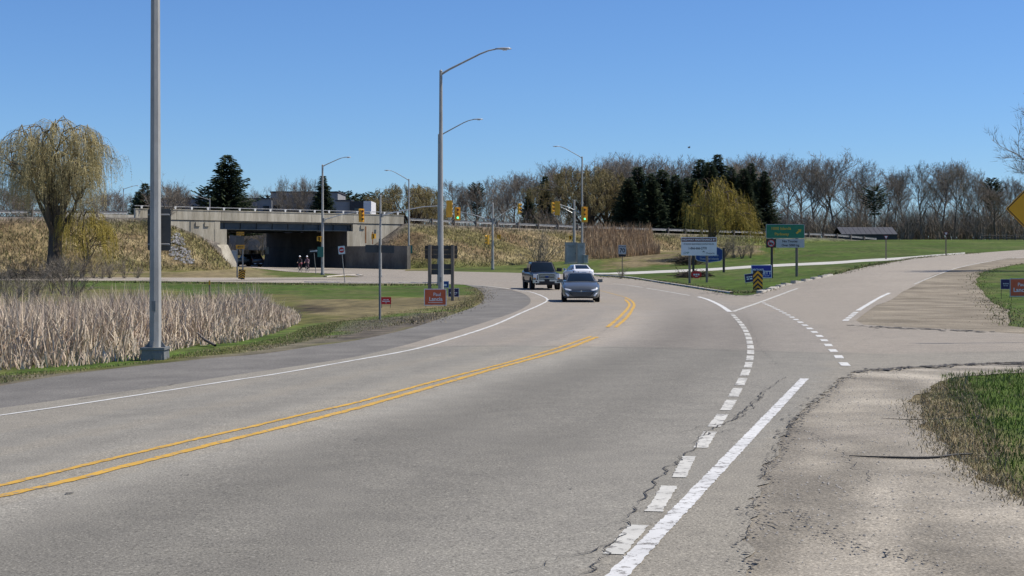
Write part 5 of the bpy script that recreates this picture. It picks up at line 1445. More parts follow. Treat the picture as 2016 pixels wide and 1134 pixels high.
# sign back on the nearest lamp pole
s1 = p1.y; sc = FPX / s1
t = thing('road_sign', W(313.5, 452, s1 + .19), 0, 'back of a dark grey road sign strapped to the nearest lamp pole', 'sign')
rpanel(t, 'sign_panel', 0, 0, 46 / sc, 83 / sc, M_signback, 0, .006, .05)
for z in (-.33, .33):
    b = B(); b.tube([(-.24, -.06, z), (.24, -.06, z)], .02, 6); b.box((-.085, -.2, z), (.24, .05, .035)); b.build('mounting_bracket', M_galv, t)

# narrow post with sign back
g = G(748, 629); sc = FPX / g.y
t = thing('road_sign', g, 0, 'narrow steel post with a wide flat sign seen from behind', 'sign')
b = B(); b.tube([(0, 0, -.2), (0, 0, (629 - 470) / sc)], .045, 8); b.build('post', M_poledk, t)
b = B(); b.box((-.01, .06, (629 - 490) / sc), (57 / sc, .01, 15 / sc), Matrix.Rotation(.02, 3, 'Y')); b.build('sign_panel', M_signback, t)

# two-post board seen from behind
g = G(868, 592); sc = FPX / g.y
t = thing('notice_board', g, 0, 'back of a wooden two post road sign with upper and lower boards', 'sign')
post(t, (846 - 868) / sc, -.3, (592 - 482) / sc, .17, M_post, -.05); post(t, (891 - 868) / sc, -.3, (592 - 482) / sc, .17, M_post, -.05)
for k in range(3):
    b = B(); b.box((0.01, .07, (592 - 487.5 - 8.7 * k) / sc), (64 / sc, .03, 8.4 / sc)); b.build('board', M_signgrey, t)
for k in range(2):
    b = B(); b.box((0.0, .07, (592 - 525 - 10.5 * k) / sc), (40 / sc, .03, 10.1 / sc)); b.build('board', M_signback, t)

def yard_sign(px, py, w_px, h_px, base_py, label, m, border=M_white_s, texts=(), rz=0.0, tilt=0.0, legs=True, shape='rect', Y=None):
    """campaign board: centre pixel, size in pixels, base row"""
    g = G(px, base_py); sc = FPX / g.y; w, h = w_px / sc, h_px / sc; zc = (base_py - py) / sc
    t = thing('yard_sign', g, rz, label, 'sign', None); t.rotation_euler = (0, tilt, rz)
    if shape == 'rect':
        b = B(); b.box((0, 0, zc), (w, .012, h)); b.build('board', border or m, t)
        if border: b = B(); b.box((0, -.009, zc), (w * .93, .006, h - w * .07)); b.build('print_field', m, t)
    else:
        pts = [(math.cos(a) * w / 2 * 1.04, zc + math.sin(a) * h / 2 * 1.04) for a in [PI / 8 + k * PI / 4 for k in range(8)]]; poly_panel(t, 'board', pts, m, 0, .012)
    for (s_, size, dx, dz, mm, bold, sx) in texts:
        if s_.startswith('bar'):
            b = B(); n_ = int(s_[3:]); bw_ = sx * w
            for k in range(n_): b.box((dx * w - bw_ / 2 + bw_ * (k + .5) / n_, -.014, zc + dz * h), (bw_ / n_ * .8, .004, size * h))
            b.build('printed_line', mm, t)
        else: text_mesh('lettering', s_, size * h, mm, t, (dx * w, -.016, zc + dz * h), bold=bold, sx=sx)
    if legs:
        for sx in (-.42, .42):
            b = B(); b.tube([(sx * w, .015, -.15), (sx * w, .015, zc + h * .4)], .012, 5); b.build('stake', M_black, t)
    return t
yard_sign(857, 585, 44, 33, 605, 'orange red campaign sign with white lettering beside the tall lamp post', M_orange_s, M_white_s, [('Paul', .28, .08, .16, M_white_s, .003, 1.0), ('Lancia', .32, .02, -.12, M_white_s, .006, 1.0), ('bar1', .03, .0, -.32, M_white_s, 0, .8)], .05)
yard_sign(893, 576, 22, 17, 590, 'small dark purple campaign sign with white edge by the two post board', M_navy_s, M_white_s, [('bar1', .10, .0, .22, M_white_s, 0, .2), ('bar4', .14, 0, -.02, M_white_s, .004, .7), ('bar1', .05, 0, -.22, M_white_s, 0, .6)], -.15)
yard_sign(760, 592, 20, 14, 606, 'small red sign with white lettering near the narrow post', M_red_s, None, [('bar2', .09, 0, .14, M_white_s, 0, .6), ('bar4', .15, 0, -.08, M_white_s, .004, .75), ('bar1', .05, 0, -.3, M_white_s, 0, .2)], .1)
yard_sign(874, 560, 20, 13, 568, 'blue and white sign low behind the tall lamp posts', M_dkblue, M_white_s, [('bar1', .3, 0, -.1, M_white_s, .02, .7)], .2)
yard_sign(1371, 540.5, 21, 15, 552, 'red octagonal sign with white lettering beneath the maintenance sign', M_red_s, None, [('bar3', .2, 0, .0, M_white_s, .008, .6), ('bar1', .06, 0, -.25, M_white_s, .0, .3)], .05, 0, True, 'oct')
yard_sign(1499, 534.5, 41, 26, 556, 'blue campaign sign with white lettering behind the chevron marker', M_blue_s, M_white_s, [('MICHAEL', .22, -.15, .12, M_white_s, .006, 1), ('BARRETT', .36, .0, -.10, M_white_s, .012, 1), ('bar3', .04, .2, -.33, M_white_s, 0, .4)], .03)
ys = yard_sign(1477, 547, 19, 17, 561, 'small tilted purple sign with white edge left of the chevron marker', M_navy_s, M_white_s, [('bar3', .13, 0, .12, M_white_s, .01, .65), ('bar2', .15, 0, -.12, M_white_s, .01, .65)], .1, -.12)
yard_sign(1980, 559.5, 20, 20, 588, 'small navy campaign sign on the grass beyond the dirt verge', M_navy_s, M_palegrey_s, [('bar3', .12, .0, .05, M_palegrey_s, .004, .6), ('bar2', .07, .0, -.15, M_palegrey_s, .004, .5)], .0)
yard_sign(2012, 566, 48, 36, 592, 'red brown campaign sign with white lettering beside the small navy one', M_orange_s, M_palegrey_s, [('Paul', .26, -.02, .16, M_white_s, .003, 1.0), ('Lancia', .32, -.06, -.14, M_white_s, .006, 1.0)], .0)

# no entry, one way, speed limit
g = G(679, 557); sc = FPX / g.y
t = thing('no_entry_sign', g, 0, 'white no entry sign with red disc on a leaning post beside the far ramp', 'sign'); t.rotation_euler = (0, -.10, 0)
b = B(); b.tube([(0, .03, -.2), (0, .03, (557 - 486) / sc)], .035, 6); b.build('post', M_poledk, t)
zc = (557 - 492) / sc; rpanel(t, 'sign_panel', 0, zc, 13 / sc, 16 / sc, M_white_s, 0)
b = B(); b.disc((0, -.012, zc), (0, 1, 0), 5.3 / sc, .008, 20); b.build('red_disc', M_red_s, t)
b = B(); b.box((0, -.02, zc), (8 / sc, .006, 2.0 / sc)); b.build('white_bar', M_white_s, t)
g = G(622, 540); sc = FPX / g.y
t = thing('one_way_sign', g, 0, 'black sign with white arrow on a thin leaning post by the cyclists', 'sign'); t.rotation_euler = (0, -.09, .0)
b = B(); b.tube([(0, .03, -.2), (0, .03, (540 - 490) / sc)], .035, 6); b.build('post', M_poledk, t)
zc = (540 - 494) / sc; rpanel(t, 'sign_panel', 0, zc, 20 / sc, 8 / sc, M_black, 0)
poly_panel(t, 'arrow', [(-7.5 / sc, zc - .045), (4 / sc, zc - .045), (4 / sc, zc - .11), (8 / sc, zc), (4 / sc, zc + .11), (4 / sc, zc + .045), (-7.5 / sc, zc + .045)], M_white_s, -.012)
g = G(1225, 546); sc = FPX / g.y
t = thing('speed_limit_sign', g, 0, 'white speed limit sign reading 70 with dark tab below', 'sign')
b = B(); b.box((0, .05, (546 - 483) / sc / 2 - .1), (.07, .05, (546 - 483) / sc + .2)); b.build('post', M_post, t)
zc = (546 - 491.5) / sc; rpanel(t, 'sign_panel', 0, zc, 15.5 / sc, 18 / sc, M_palegrey_s, 0)
rpanel(t, 'sign_border', 0, zc, 14.6 / sc, 17 / sc, M_black, -.008, .004); rpanel(t, 'sign_face', 0, zc, 14 / sc, 16.4 / sc, M_palegrey_s, -.012, .004)
text_mesh('lettering', 'MAXIMUM', 3.0 / sc, M_black, t, (0, -.018, zc + 5.6 / sc), bold=.002); text_mesh('lettering', '70', 11.5 / sc, M_black, t, (0, -.018, zc - 2.0 / sc), bold=.014)
rpanel(t, 'tab_panel', 0, (546 - 503) / sc, 15.5 / sc, 4.2 / sc, M_black, 0)

# highway maintenance board
g = G(1376, 557); sc = FPX / g.y; lbz = lambda y: (557 - y) / sc
t = thing('maintenance_sign', g, 0, 'white highway maintenance board with maroon heading on two posts', 'sign')
post(t, (1358 - 1376) / sc, -.3, lbz(470), .17, M_post, .1); post(t, (1392 - 1376) / sc, -.3, lbz(470), .17, M_palegrey_s if False else M_post, .1)
w, h = 70 / sc, 36 / sc; zc = lbz(485)
b = B(); b.box((0, 0, zc), (w, .03, h)); b.build('board', M_white_s, t)
b = B(); b.box((0, -.02, zc + h * .36), (w * .97, .008, h * .21)); b.build('heading_band', M_maroon, t)
text_mesh('lettering', 'HIGHWAY MAINTENANCE BY', .15 * h, M_white_s, t, (0, -.028, zc + h * .36), bold=.006, sx=.95 * w / (22 * .15 * h * .62))
text_mesh('lettering', 'CP HIGHWAY MAINTENANCE CONTRACTING INC.', .115 * h, M_black, t, (0, -.02, zc + h * .12), bold=.002, sx=.90 * w / (39 * .115 * h * .62))
text_mesh('lettering', '1-866-666-2770', .185 * h, M_black, t, (-w * .04, -.02, zc - h * .11), bold=.004, sx=.62 * w / (14 * .185 * h * .55))
text_mesh('lettering', 'CMP', .15 * h, M_green_s, t, (-w * .36, -.02, zc - h * .36), shear=.2); text_mesh('lettering', 'Ontario', .15 * h, M_black, t, (w * .32, -.02, zc - h * .38))
b = B()
for k in range(3): b.disc((w * .13 + (k - 1) * .05, -.018, zc - h * .3 + (k % 2) * .05), (0, 1, 0), .035, .006, 10)
b.build('trillium_mark', M_signback, t)
# deep blue township sign behind it
g = G(1396, 538); sc = FPX / g.y; lb2 = lambda y: (538 - y) / sc
t = thing('township_sign', g, 0, 'deep blue arched sign on dark posts half hidden behind the maintenance board', 'sign')
post(t, (1365 - 1396) / sc, -.2, lb2(489), .2, M_postdk, .0); post(t, (1425 - 1396) / sc, -.2, lb2(488), .2, M_postdk, .0)
w = 54 / sc; pts = [(-w / 2, lb2(510)), (-w * .42, lb2(514)), (0, lb2(517)), (w * .42, lb2(514)), (w / 2, lb2(510)), (w / 2, lb2(492)), (w * .38, lb2(488)), (w * .2, lb2(484)), (0, lb2(482)), (-w * .2, lb2(484)), (-w * .38, lb2(488)), (-w / 2, lb2(492))]
poly_panel(t, 'board', pts, M_palegrey_s, 0, .04)
cxz = lb2(500); poly_panel(t, 'blue_field', [(x * .95, cxz + (z - cxz) * .93) for x, z in pts], M_dkblue, -.025, .008)
text_mesh('lettering', 'Leeds and the', 6.5 / sc, M_palegrey_s, t, (0, -.034, lb2(502.5)), bold=.004); text_mesh('lettering', 'Thousand Islands', 5.5 / sc, M_palegrey_s, t, (0, -.034, lb2(509.5)), bold=.004)

# green guide sign
g = G(1546, 546); sc = FPX / g.y; lb3 = lambda y: (546 - y) / sc
t = thing('guide_sign', g, 0, 'green guide sign with gold arrow above a white truck restriction panel', 'sign')
zl = float(Hh(g.x - 1.1, g.y)) - g.z
post(t, (1520 - 1546) / sc, -.5, lb3(443), .17, M_postdk, .1); post(t, (1569 - 1546) / sc, -.4, lb3(443), .19, M_post, .1)
w = 76 / sc
rpanel(t, 'green_panel', 0, lb3(455.3), w, 28 / sc, M_palegrey_s, 0, .02, .1); rpanel(t, 'green_field', 0, lb3(455.3), w - .07, 28 / sc - .07, M_green_s, -.013, .006, .08)
text_mesh('lettering', '1000 Islands', 7.6 / sc, M_gold_s, t, (-8.5 / sc, -.02, lb3(450)), bold=.006, sx=1.05); text_mesh('lettering', 'Parkway', 7.6 / sc, M_gold_s, t, (-7 / sc, -.02, lb3(461)), bold=.006, sx=1.1)
ar = [(-1, -.28), (.25, -.28), (.25, -.62), (1, 0), (.25, .62), (.25, .28), (-1, .28)]; c45 = math.cos(.72); s45 = math.sin(.72)
poly_panel(t, 'arrow', [(26.5 / sc + 6.5 / sc * (x * c45 - z * s45), lb3(455.5) + 6.5 / sc * (x * s45 + z * c45)) for x, z in ar], M_gold_s, -.02)
rpanel(t, 'white_panel', 10 / sc, lb3(479), 55.5 / sc, 17 / sc, M_palegrey_s, 0, .02, .04); rpanel(t, 'symbol_panel', -28 / sc, lb3(479), 19.5 / sc, 17 / sc, M_black, -.001, .02, .04)
text_mesh('lettering', 'No Trucks', 6.2 / sc, M_black, t, (9 / sc, -.014, lb3(475.2)), bold=.006, sx=1.1); text_mesh('lettering', 'Over 5000 kg', 6.2 / sc, M_black, t, (10 / sc, -.014, lb3(483)), bold=.006)
b = B(); b.disc((-28 / sc, -.016, lb3(479)), (0, 1, 0), 7.4 / sc, .006, 24); b.build('symbol_disc', M_palegrey_s, t)
b = B(); n = 24; vs = [(-28 / sc + math.cos(a) * r_ / sc, -.022, lb3(479) + math.sin(a) * r_ / sc) for r_ in (5.9, 7.4) for a in [2 * PI * k / n for k in range(n)]]; b.add(vs, [(k, (k + 1) % n, n + (k + 1) % n, n + k) for k in range(n)]); b.build('red_ring', M_red_s, t)
b = B(); b.box((-29 / sc, -.021, lb3(479.5)), (6 / sc, .004, 4.4 / sc)); b.box((-24.7 / sc, -.021, lb3(480)), (2.3 / sc, .004, 3.4 / sc)); b.disc((-30.5 / sc, -.021, lb3(482)), (0, 1, 0), .04, .004, 10); b.disc((-25 / sc, -.021, lb3(482)), (0, 1, 0), .04, .004, 10); b.build('truck_symbol', M_black, t)
b = B(); b.box((-28 / sc, -.026, lb3(479)), (12.5 / sc, .004, 1.5 / sc), Matrix.Rotation(.75, 3, 'Y')); b.build('red_bar', M_red_s, t)

# chevron markers
def chevron(px, base_py, w_px, h_px, bottom_py, label, slant=0, rz=0.0, tilt=0.0, half=False):
    g = G(px, base_py); sc = FPX / g.y; w, h = w_px / sc, h_px / sc; zc = (base_py - bottom_py) / sc + h / 2
    t = thing('chevron_marker', g, rz, label, 'sign', 'chevron markers'); t.rotation_euler = (0, tilt, rz)
    b = B(); b.box((0, .03, zc / 2), (.07, .05, zc + h * .4)); b.build('post', M_yel_s, t)
    b = B(); b.box((0, 0, zc), (w, .012, h)); b.build('sign_panel', M_black, t)
    n = 4; st = h / n
    for k in range(n):
        z0 = zc - h / 2 + st * k - st * .55
        clampz = lambda z: min(max(z, zc - h / 2), zc + h / 2)
        rise = w * .5
        pts = [(-w / 2, clampz(z0 - .0)), (0, clampz(z0 + rise)), (w / 2, clampz(z0 - .0)), (w / 2, clampz(z0 + st * .5)), (0, clampz(z0 + rise + st * .5)), (-w / 2, clampz(z0 + st * .5))]
        if half: pts = [(-w / 2, clampz(z0)), (w * .18, clampz(z0 + rise)), (w / 2, clampz(z0 + rise * .6)), (w / 2, clampz(z0 + rise * .6 + st * .5)), (w * .18, clampz(z0 + rise + st * .5)), (-w / 2, clampz(z0 + st * .5))]
        b = B(); m_ = len(pts); b.add([(x, -.010, z) for x, z in pts], [(0, 1, 4, 5), (1, 2, 3, 4)]); b.build('chevron', M_yel_s, t, fix=False)
    return t
chevron(1492, 573, 19, 38, 570.5, 'black and yellow chevron marker on the tip of the grass island')
chevron(475, 551, 13, 19, 549.5, 'tilted black and yellow chevron marker beside the far ramp road', half=True, tilt=.10)

# clearance sign on two posts before the left abutment
g = G(473, 546.5); sc = FPX / g.y; z_ = lambda y: (546.5 - y) / sc
t = thing('clearance_sign', g, .2, 'sign on two posts with yellow tabs in front of the left abutment', 'sign')
for px in (467, 478): b = B(); b.box(((px - 473) / sc, .05, z_(500) / 2), (.13, .1, z_(455) + .2 if False else z_(470) * 1.0)); b.build('post', M_poledk, t)
b = B(); b.box((0, .03, z_(474)), (15.5 / sc, .02, 17 / sc)); b.build('sign_panel', M_signback, t)
M_yel_dk = mat('dark_sign_yellow', (.40, .20, .01), rough=.6)  # darker, duller yellow than the other signs
b = B(); b.box((0, 0, z_(460)), (15 / sc, .02, 7 / sc)); b.build('yellow_tab', M_yel_dk, t)
b = B(); b.box((0, 0, z_(486)), (17 / sc, .02, 8 / sc)); b.build('yellow_tab', M_yel_dk, t)
poly_panel(t, 'arrow', [(-6 / sc, z_(486)), (-3 / sc, z_(484)), (-3 / sc, z_(485.3)), (6 / sc, z_(485.3)), (6 / sc, z_(486.7)), (-3 / sc, z_(486.7)), (-3 / sc, z_(488))], M_black, -.015)
text_mesh('lettering', 'BELOW', 5 / sc, M_black, t, (0, -.015, z_(460)))

# yield signs
for px, base, lb in ((1744.5, 510.5, 'yield sign on the field edge by the dark barn'), (1862.5, 503.5, 'yield sign on the field edge farther up the ramp')):
    g = G(px, base); sc = FPX / g.y; t = thing('yield_sign', g, 0, lb, 'sign', 'yield signs along the field')
    b = B(); b.box((0, .04, 20 / sc), (.12, .08, 46 / sc)); b.build('post', M_post, t); zc = 44 / sc; R_ = 6.2 / sc
    for k, (rr_, m_) in enumerate(((1.0, M_maroon), (.58, M_palegrey_s))):
        poly_panel(t, 'sign_panel' if k == 0 else 'sign_face', [(R_ * rr_ * math.cos(a), zc + R_ * rr_ * math.sin(a)) for a in (PI / 6, 5 * PI / 6, 1.5 * PI)], m_, -.006 * k, .01)

# yellow diamond at the right edge
Yd = 36.0; c = W(2023.5, 411, Yd); t = thing('diamond_sign', onG(c.x, Yd), 0, 'yellow diamond warning sign with black border at the gravel side', 'sign'); zc = c.z - t.location.z; R_ = .535
def dia(r_, rr=.05):
    pts = []
    for k in range(4):
        a = k * PI / 2
        for o_ in (-.07, .0, .07): pts.append((r_ * math.cos(a + o_ * 1.2) * (1 - abs(o_) * .9), zc + r_ * math.sin(a + o_ * 1.2) * (1 - abs(o_) * .9)))
    return pts
poly_panel(t, 'sign_panel', dia(R_), M_yel_s, 0, .008); poly_panel(t, 'border', dia(R_ * .955), M_black, -.006, .004); poly_panel(t, 'sign_face', dia(R_ * .90), M_yel_s, -.010, .004)
b = B(); b.box((0, .06, zc / 2), (.1, .1, zc + .9), bev=.01); b.build('post', M_post, t)

# teal panels on poles
for (px, py, w_, h_, q, lb) in ((631, 496, 12, 20, p4, 'teal panel on the lamp post before the overpass opening'), (808, 491, 8, 16, p5, 'green panel on the lamp post by the wing wall'), (799, 495, 6, 6, p5, 'small white plate on the lamp post by the wing wall')):
    sc = FPX / q.y; t = thing('pole_sign', W(px, py, q.y - .22), 0, lb, 'sign')
    rpanel(t, 'sign_panel', 0, 0, w_ / sc, h_ / sc, M_white_s if w_ < 7 else M_teal, 0, .01); b = B(); b.box((0, .09, 0), (.08, .16, .06)); b.build('bracket', M_poledk, t)

# marker stakes
for px, top, base, lb in ((412.5, 552, 584, 'pale yellow marker stake on the lawn behind the cattails'), (142, 551, 580, 'dark marker stake at the back of the cattails')):
    g = G(px, base); sc = FPX / g.y; t = thing('marker_stake', g, 0, lb, 'stake')
    b = B(); b.box((0, 0, (base - top) / sc / 2 - .1), (.09, .05, (base - top) / sc + .2), bev=.01); b.build('post', M_post if px > 300 else M_postdk, t)
    b = B(); b.box((0, -.03, (base - top) / sc - .14), (.09, .012, .26)); b.build('reflector', M_yel_s if px > 300 else M_black, t)
# dark flower bed
g = G(1362, 546)
t = brush_heap(g + Vector((0, 0, .02)), 1.6, .5, .45, 260, 'flower_bed', 'dark twiggy flower bed at the foot of the blue township sign', M_wbark, 12, .03)

# ---- buildings
M_wallgrey = mat('grey_cladding', (.24, .24, .245), (.29, .29, .295), scale=.6, rough=.8)
M_wallpale = mat('pale_cladding', (.62, .62, .63), rough=.7)
M_walldark = mat('dark_cladding', (.03, .03, .033), rough=.6)
M_glassdk = mat('dark_window_glass', (.02, .024, .03), rough=.1, spec=.6)
M_frame = mat('window_frame_grey', (.25, .25, .26), rough=.6)
M_roofdk = mat('dark_metal_roof', (.042, .043, .048), (.06, .061, .067), scale=1, rough=.6, stretch=(6, 1, 1))
def building(px0, px1, top, Y, depth, z0, label, m, name='building'):
    a, c = W(px0, top, Y), W(px1, top, Y); w = c.x - a.x; h = a.z - z0
    t = thing(name, ((a.x + c.x) / 2, Y, z0), 0, label, 'building')
    b = B(); b.box((0, depth / 2, h / 2), (w, depth, h)); b.build('wall', m, t)
    b = B(); b.box((0, depth / 2, h + .1), (w + .3, depth + .3, .2)); b.build('roof', M_roofdk, t)
    return t, w, h, FPX / Y
Yb = 258.0
t, w, h, sc = building(300, 535, 392, Yb, 14, 4.0, 'long low grey building with dark windows behind the overpass', M_wallgrey)
cxp = (300 + 535) / 2
for (a, c) in ((318, 336), (352, 366), (374, 388), (396, 412), (428, 440), (460, 474), (492, 508), (517, 531)):
    b = B(); b.box(((a + c) / 2 / sc - cxp / sc, -.03, h - (410 - 392) / sc), ((c - a) / sc, .06, 11 / sc)); f = b.build('window', M_frame, t)
    b = B(); b.box(((a + c) / 2 / sc - cxp / sc, -.07, h - (410 - 392) / sc), ((c - a) / sc - .14, .03, 11 / sc - .14)); b.build('pane', M_glassdk, f)
t, w, h, sc = building(533, 665, 379, Yb + 1, 12, 4.0, 'taller grey building wing behind the middle of the overpass', M_wallgrey)
for (a, c) in ((538, 552), (563, 570), (585, 600), (610, 625)):
    b = B(); b.box(((a + c) / 2 / sc - 599 / sc, -.03, h - (409 - 379) / sc), ((c - a) / sc, .06, 12 / sc)); f = b.build('window', M_frame, t)
    b = B(); b.box(((a + c) / 2 / sc - 599 / sc, -.07, h - (409 - 379) / sc), ((c - a) / sc - .14, .03, 12 / sc - .14)); b.build('pane', M_glassdk, f)
b = B(); b.box(((560 - 599) / sc, -.06, h - 10 / sc), (.5, .08, 9 / sc)); b.build('window', M_glassdk, t)
t, w, h, sc = building(662, 690, 396, 236, 9, 4.0, 'small box building with grey, black and white wall panels behind the parapet', M_wallgrey)
b = B(); b.box((w / 2 + 13.5 / sc, 3, h / 2), (27 / sc, 8, h - .1)); b.build('black_bay', M_walldark, t)
b = B(); b.box((w / 2 + 27 / sc + 7.5 / sc, 3, h / 2), (15 / sc, 8.2, h - .05)); b.build('white_end', M_wallpale, t)
b = B(); b.box((w / 2 + 14 / sc, -1.05, h * .82), (10 / sc, .06, .5)); b.build('window', M_glassdk, t)
# building glimpsed through the underpass
gg_ = W(505, 488, 262)
t = thing('building', (gg_.x, 262, float(Hh(gg_.x, 262))), 0, 'pale building on the bank glimpsed through the underpass', 'building'); z0 = t.location.z
b = B(); b.box((0, 4, 2.2), (9, 8, 4.4)); b.build('wall', M_wallpale, t); b = B(); b.prism([(-4.9, 4.4), (4.9, 4.4), (4.9, 4.7), (0, 6.4), (-4.9, 4.7)], -.4, 8.4); b.build('roof', M_roofdk, t)
for k in (-2.6, 0, 2.6): b = B(); b.box((k, -.04, 2.6), (1.3, .08, 1.4)); b.build('window', M_glassdk, t)
# barn beyond the field
Yc_ = 270.0; a, c = W(1657, 447, Yc_), W(1768, 447, Yc_); ze = W(1700, 461, Yc_).z; z0 = float(comb(np.array((a.x + c.x) / 2), np.array(Yc_))) - .3
t = thing('barn', ((a.x + c.x) / 2, Yc_, z0), 0, 'long low dark barn with metal roof at the far side of the field', 'barn'); w = c.x - a.x
b = B(); b.box((0, 4, (ze - z0) / 2), (w * .98, 7.4, ze - z0)); b.build('wall', M_walldark, t)
hr = a.z - z0; he = ze - z0
for k in range(11):
    x0 = -w / 2 + w * k / 11
    b = B(); b.add([(x0, 0, he - .08), (x0 + w / 11 - .05, 0, he - .08), (x0 + w / 11 - .05, 4, hr), (x0, 4, hr), (x0, 0, he), (x0 + w / 11 - .05, 0, he), (x0 + w / 11 - .05, 4, hr + .08), (x0, 4, hr + .08)], [(0, 1, 2, 3), (4, 7, 6, 5), (0, 4, 5, 1), (1, 5, 6, 2), (2, 6, 7, 3), (3, 7, 4, 0)]); b.build('roof_sheet', M_roofdk, t)
b = B(); b.add([(-w / 2, 4, hr), (w / 2, 4, hr), (w / 2, 8, he), (-w / 2, 8, he)], [(0, 1, 2, 3)]); b.build('roof_sheet', M_roofdk, t)
b = B(); b.box((-w * .2, .27, he * .42), (2.4, .06, he * .8)); b.build('door', M_walldark, t)
# rail fence by the brush pile
fx = W(1982, 470, 262); t = thing('rail_fence', (fx.x, 262, float(Hh(fx.x, 262))), 0, 'weathered split rail fence by the brush pile beyond the field', 'fence')
for k in range(7):
    b = B(); b.box((-4.5 + k * 1.5, 0, .5), (.16, .16, 1.3)); b.build('post', M_woodpost, t)
for k in range(6):
    for j in range(2):
        b = B(); b.tube([(-4.6 + k * 1.5, (-.1, .1)[k % 2], .35 + .45 * j), (-2.9 + k * 1.5, (-.1, .1)[k % 2], .4 + .42 * j)], .06, 6); b.build('rail', M_woodpost, t)
# things in the underpass opening
g = onG(*hw(-24.1, -3.2)); t = thing('utility_box', g, .4, 'pale blue grey utility box against the left wall inside the underpass', 'box'); 
b = B(); b.box((0, 0, 1.0), (1.3, 1.2, 2.0), bev=.06); b.build('box_body', mat('pale_blue_steel', (.30, .36, .40), rough=.6), t); b = B(); b.box((0, -.61, 1.0), (1.0, .02, 1.7)); b.build('door', mat('pale_blue_door', (.27, .33, .37), rough=.6), t); b = B(); b.box((0, 0, 2.04), (1.4, 1.3, .08)); b.build('lid', M_cab, t)
g = onG(*hw(-9.9, -18.6)); t = thing('roadside_sign', g, .2, 'white sign board at the far end of the dark underpass wall', 'sign')
b = B(); b.box((0, 0, 2.2), (.5, .03, .95)); b.build('sign_panel', M_white_s, t); b = B(); b.box((0, .05, 1.1), (.08, .06, 2.6)); b.build('post', M_poledk, t)

# cables on the gravel, stick, bird
M_cable = mat('black_rubber', (.012, .012, .012), rough=.6)
def cable(pix, r, label, nm='cable'):
    q, L = resample(pxline(pix, 6), .12); b = B(); pts = [onG(x, y, .012 + r) for x, y in q]
    o = B(); n = len(pts); o.tube(pts, [r * (.35 + .65 * math.sin(PI * min(1, .08 + .92 * (n - i) / n))) for i in range(n)], 6); return tag(o.build(nm, M_cable), label, 'cable')
cable([(1672, 902), (1720, 904), (1800, 906), (1850, 904), (1880, 900), (1915, 898)], .013, 'thick black cable lying across the gravel shoulder into the dry grass')
cable([(1735, 826), (1800, 829), (1870, 827), (1900, 824), (1938, 828)], .006, 'thin dark wire lying across the gravel shoulder')
A = Acc(); g0, g1 = G(424, 684), G(386, 678); A.tube([g0 + Vector((0, 0, .05)), (g0 + g1) / 2 + Vector((-.02, 0, .16)), g1 + Vector((.05, 0, .30))], [.035, .04, .03], 6)
tag(link(bpy.data.objects.new('fallen_branch', A.mesh('fallen_branch', M_woodpost))), 'short broken branch leaning at the edge of the cattails', 'branch')
t = thing('bird', W(1356.5, 291, 150), .4, 'dark bird flying above the wood', 'bird')
b = B(); b.tube([(-.16, 0, 0), (-.08, 0, .01), (.05, 0, .01), (.13, 0, .03), (.17, 0, .03)], [.01, .045, .055, .03, .008], 6); b.build('body', M_black, t, True)
for s_ in (-1, 1): b = B(); b.add([(-.06, 0, .03), (.07, 0, .03), (.05, s_ * .16, .14), (-.04, s_ * .16, .13), (-.05, s_ * .32, .19)], [(0, 1, 2, 3), (3, 2, 4)]); b.build('wing', M_black, t, fix=False)

# ------------------------------------------------------------------ vehicles and cyclists
M_glass = mat('tinted_car_glass', (.008, .012, .014), rough=.05, spec=.5)
M_tyre = mat('tyre_rubber', (.018, .018, .019), rough=.9)
M_rim = mat('alloy_rim', (.30, .30, .31), rough=.35, metal=.7)
M_trim = mat('black_trim', (.012, .012, .013), rough=.55)
M_chrome = mat('chrome', (.42, .43, .45), rough=.2, metal=.95)
M_hlamp = mat('headlamp_glass', (.70, .72, .74), rough=.12, spec=.6, coat=.5)
M_tlamp = mat('tail_lamp_red', (.10, .006, .008), rough=.2, coat=.4)
M_plate = mat('licence_plate', (.60, .62, .65), rough=.5)
M_seat = mat('seat_fabric', (.05, .05, .052), rough=.9)
M_under = mat('underbody', (.008, .008, .008), rough=.95)

def paint(name, col, rough=.3, metal=.3, dirt=None):
    return mat(name, col, dirt, scale=1.2, rough=rough, metal=metal, coat=.35, lo=.45, hi=.8)

def interp(tab, y):
    ys = [r[0] for r in tab]
    return [float(np.interp(y, ys, [r[i] for r in tab])) for i in range(1, len(tab[0]))]

def car_body(t, tab, m, ny=30, name='body'):
    """tab rows (rear to front): y, half width, bottom z, shoulder z, top z, crown. One smooth lofted shell."""
    y0, y1 = tab[0][0], tab[-1][0]; vs = []; secs = []
    ys = sorted(set([r[0] for r in tab] + list(np.linspace(y0, y1, ny))))
    for y in ys:
        w, zb, zs, zt, cr = interp(tab, y)
        half = [(0, zb), (w * .80, zb), (w * .955, zb + (zs - zb) * .10), (w * .992, zb + (zs - zb) * .38), (w * .985, zb + (zs - zb) * .62), (w, zs - .035), (w * .985, zs + .015), (w * .93, zs + (zt - zs) * .72), (w * .82, zt), (w * .45, zt + cr * .75), (0, zt + cr)]
        ring = half + [(-x, z) for x, z in half[-2:0:-1]]
        secs.append([(x, y, z) for x, z in ring])
    n = len(secs[0]); vs = [v for s_ in secs for v in s_]
    fs = [(i * n + k, i * n + (k + 1) % n, (i + 1) * n + (k + 1) % n, (i + 1) * n + k) for i in range(len(secs) - 1) for k in range(n)]
    fs += [tuple(range(n)), tuple(range(len(secs) * n - 1, (len(secs) - 1) * n - 1, -1))]
    b = B(); b.add(vs, fs); o = b.build(name, m, t, True)
    return o

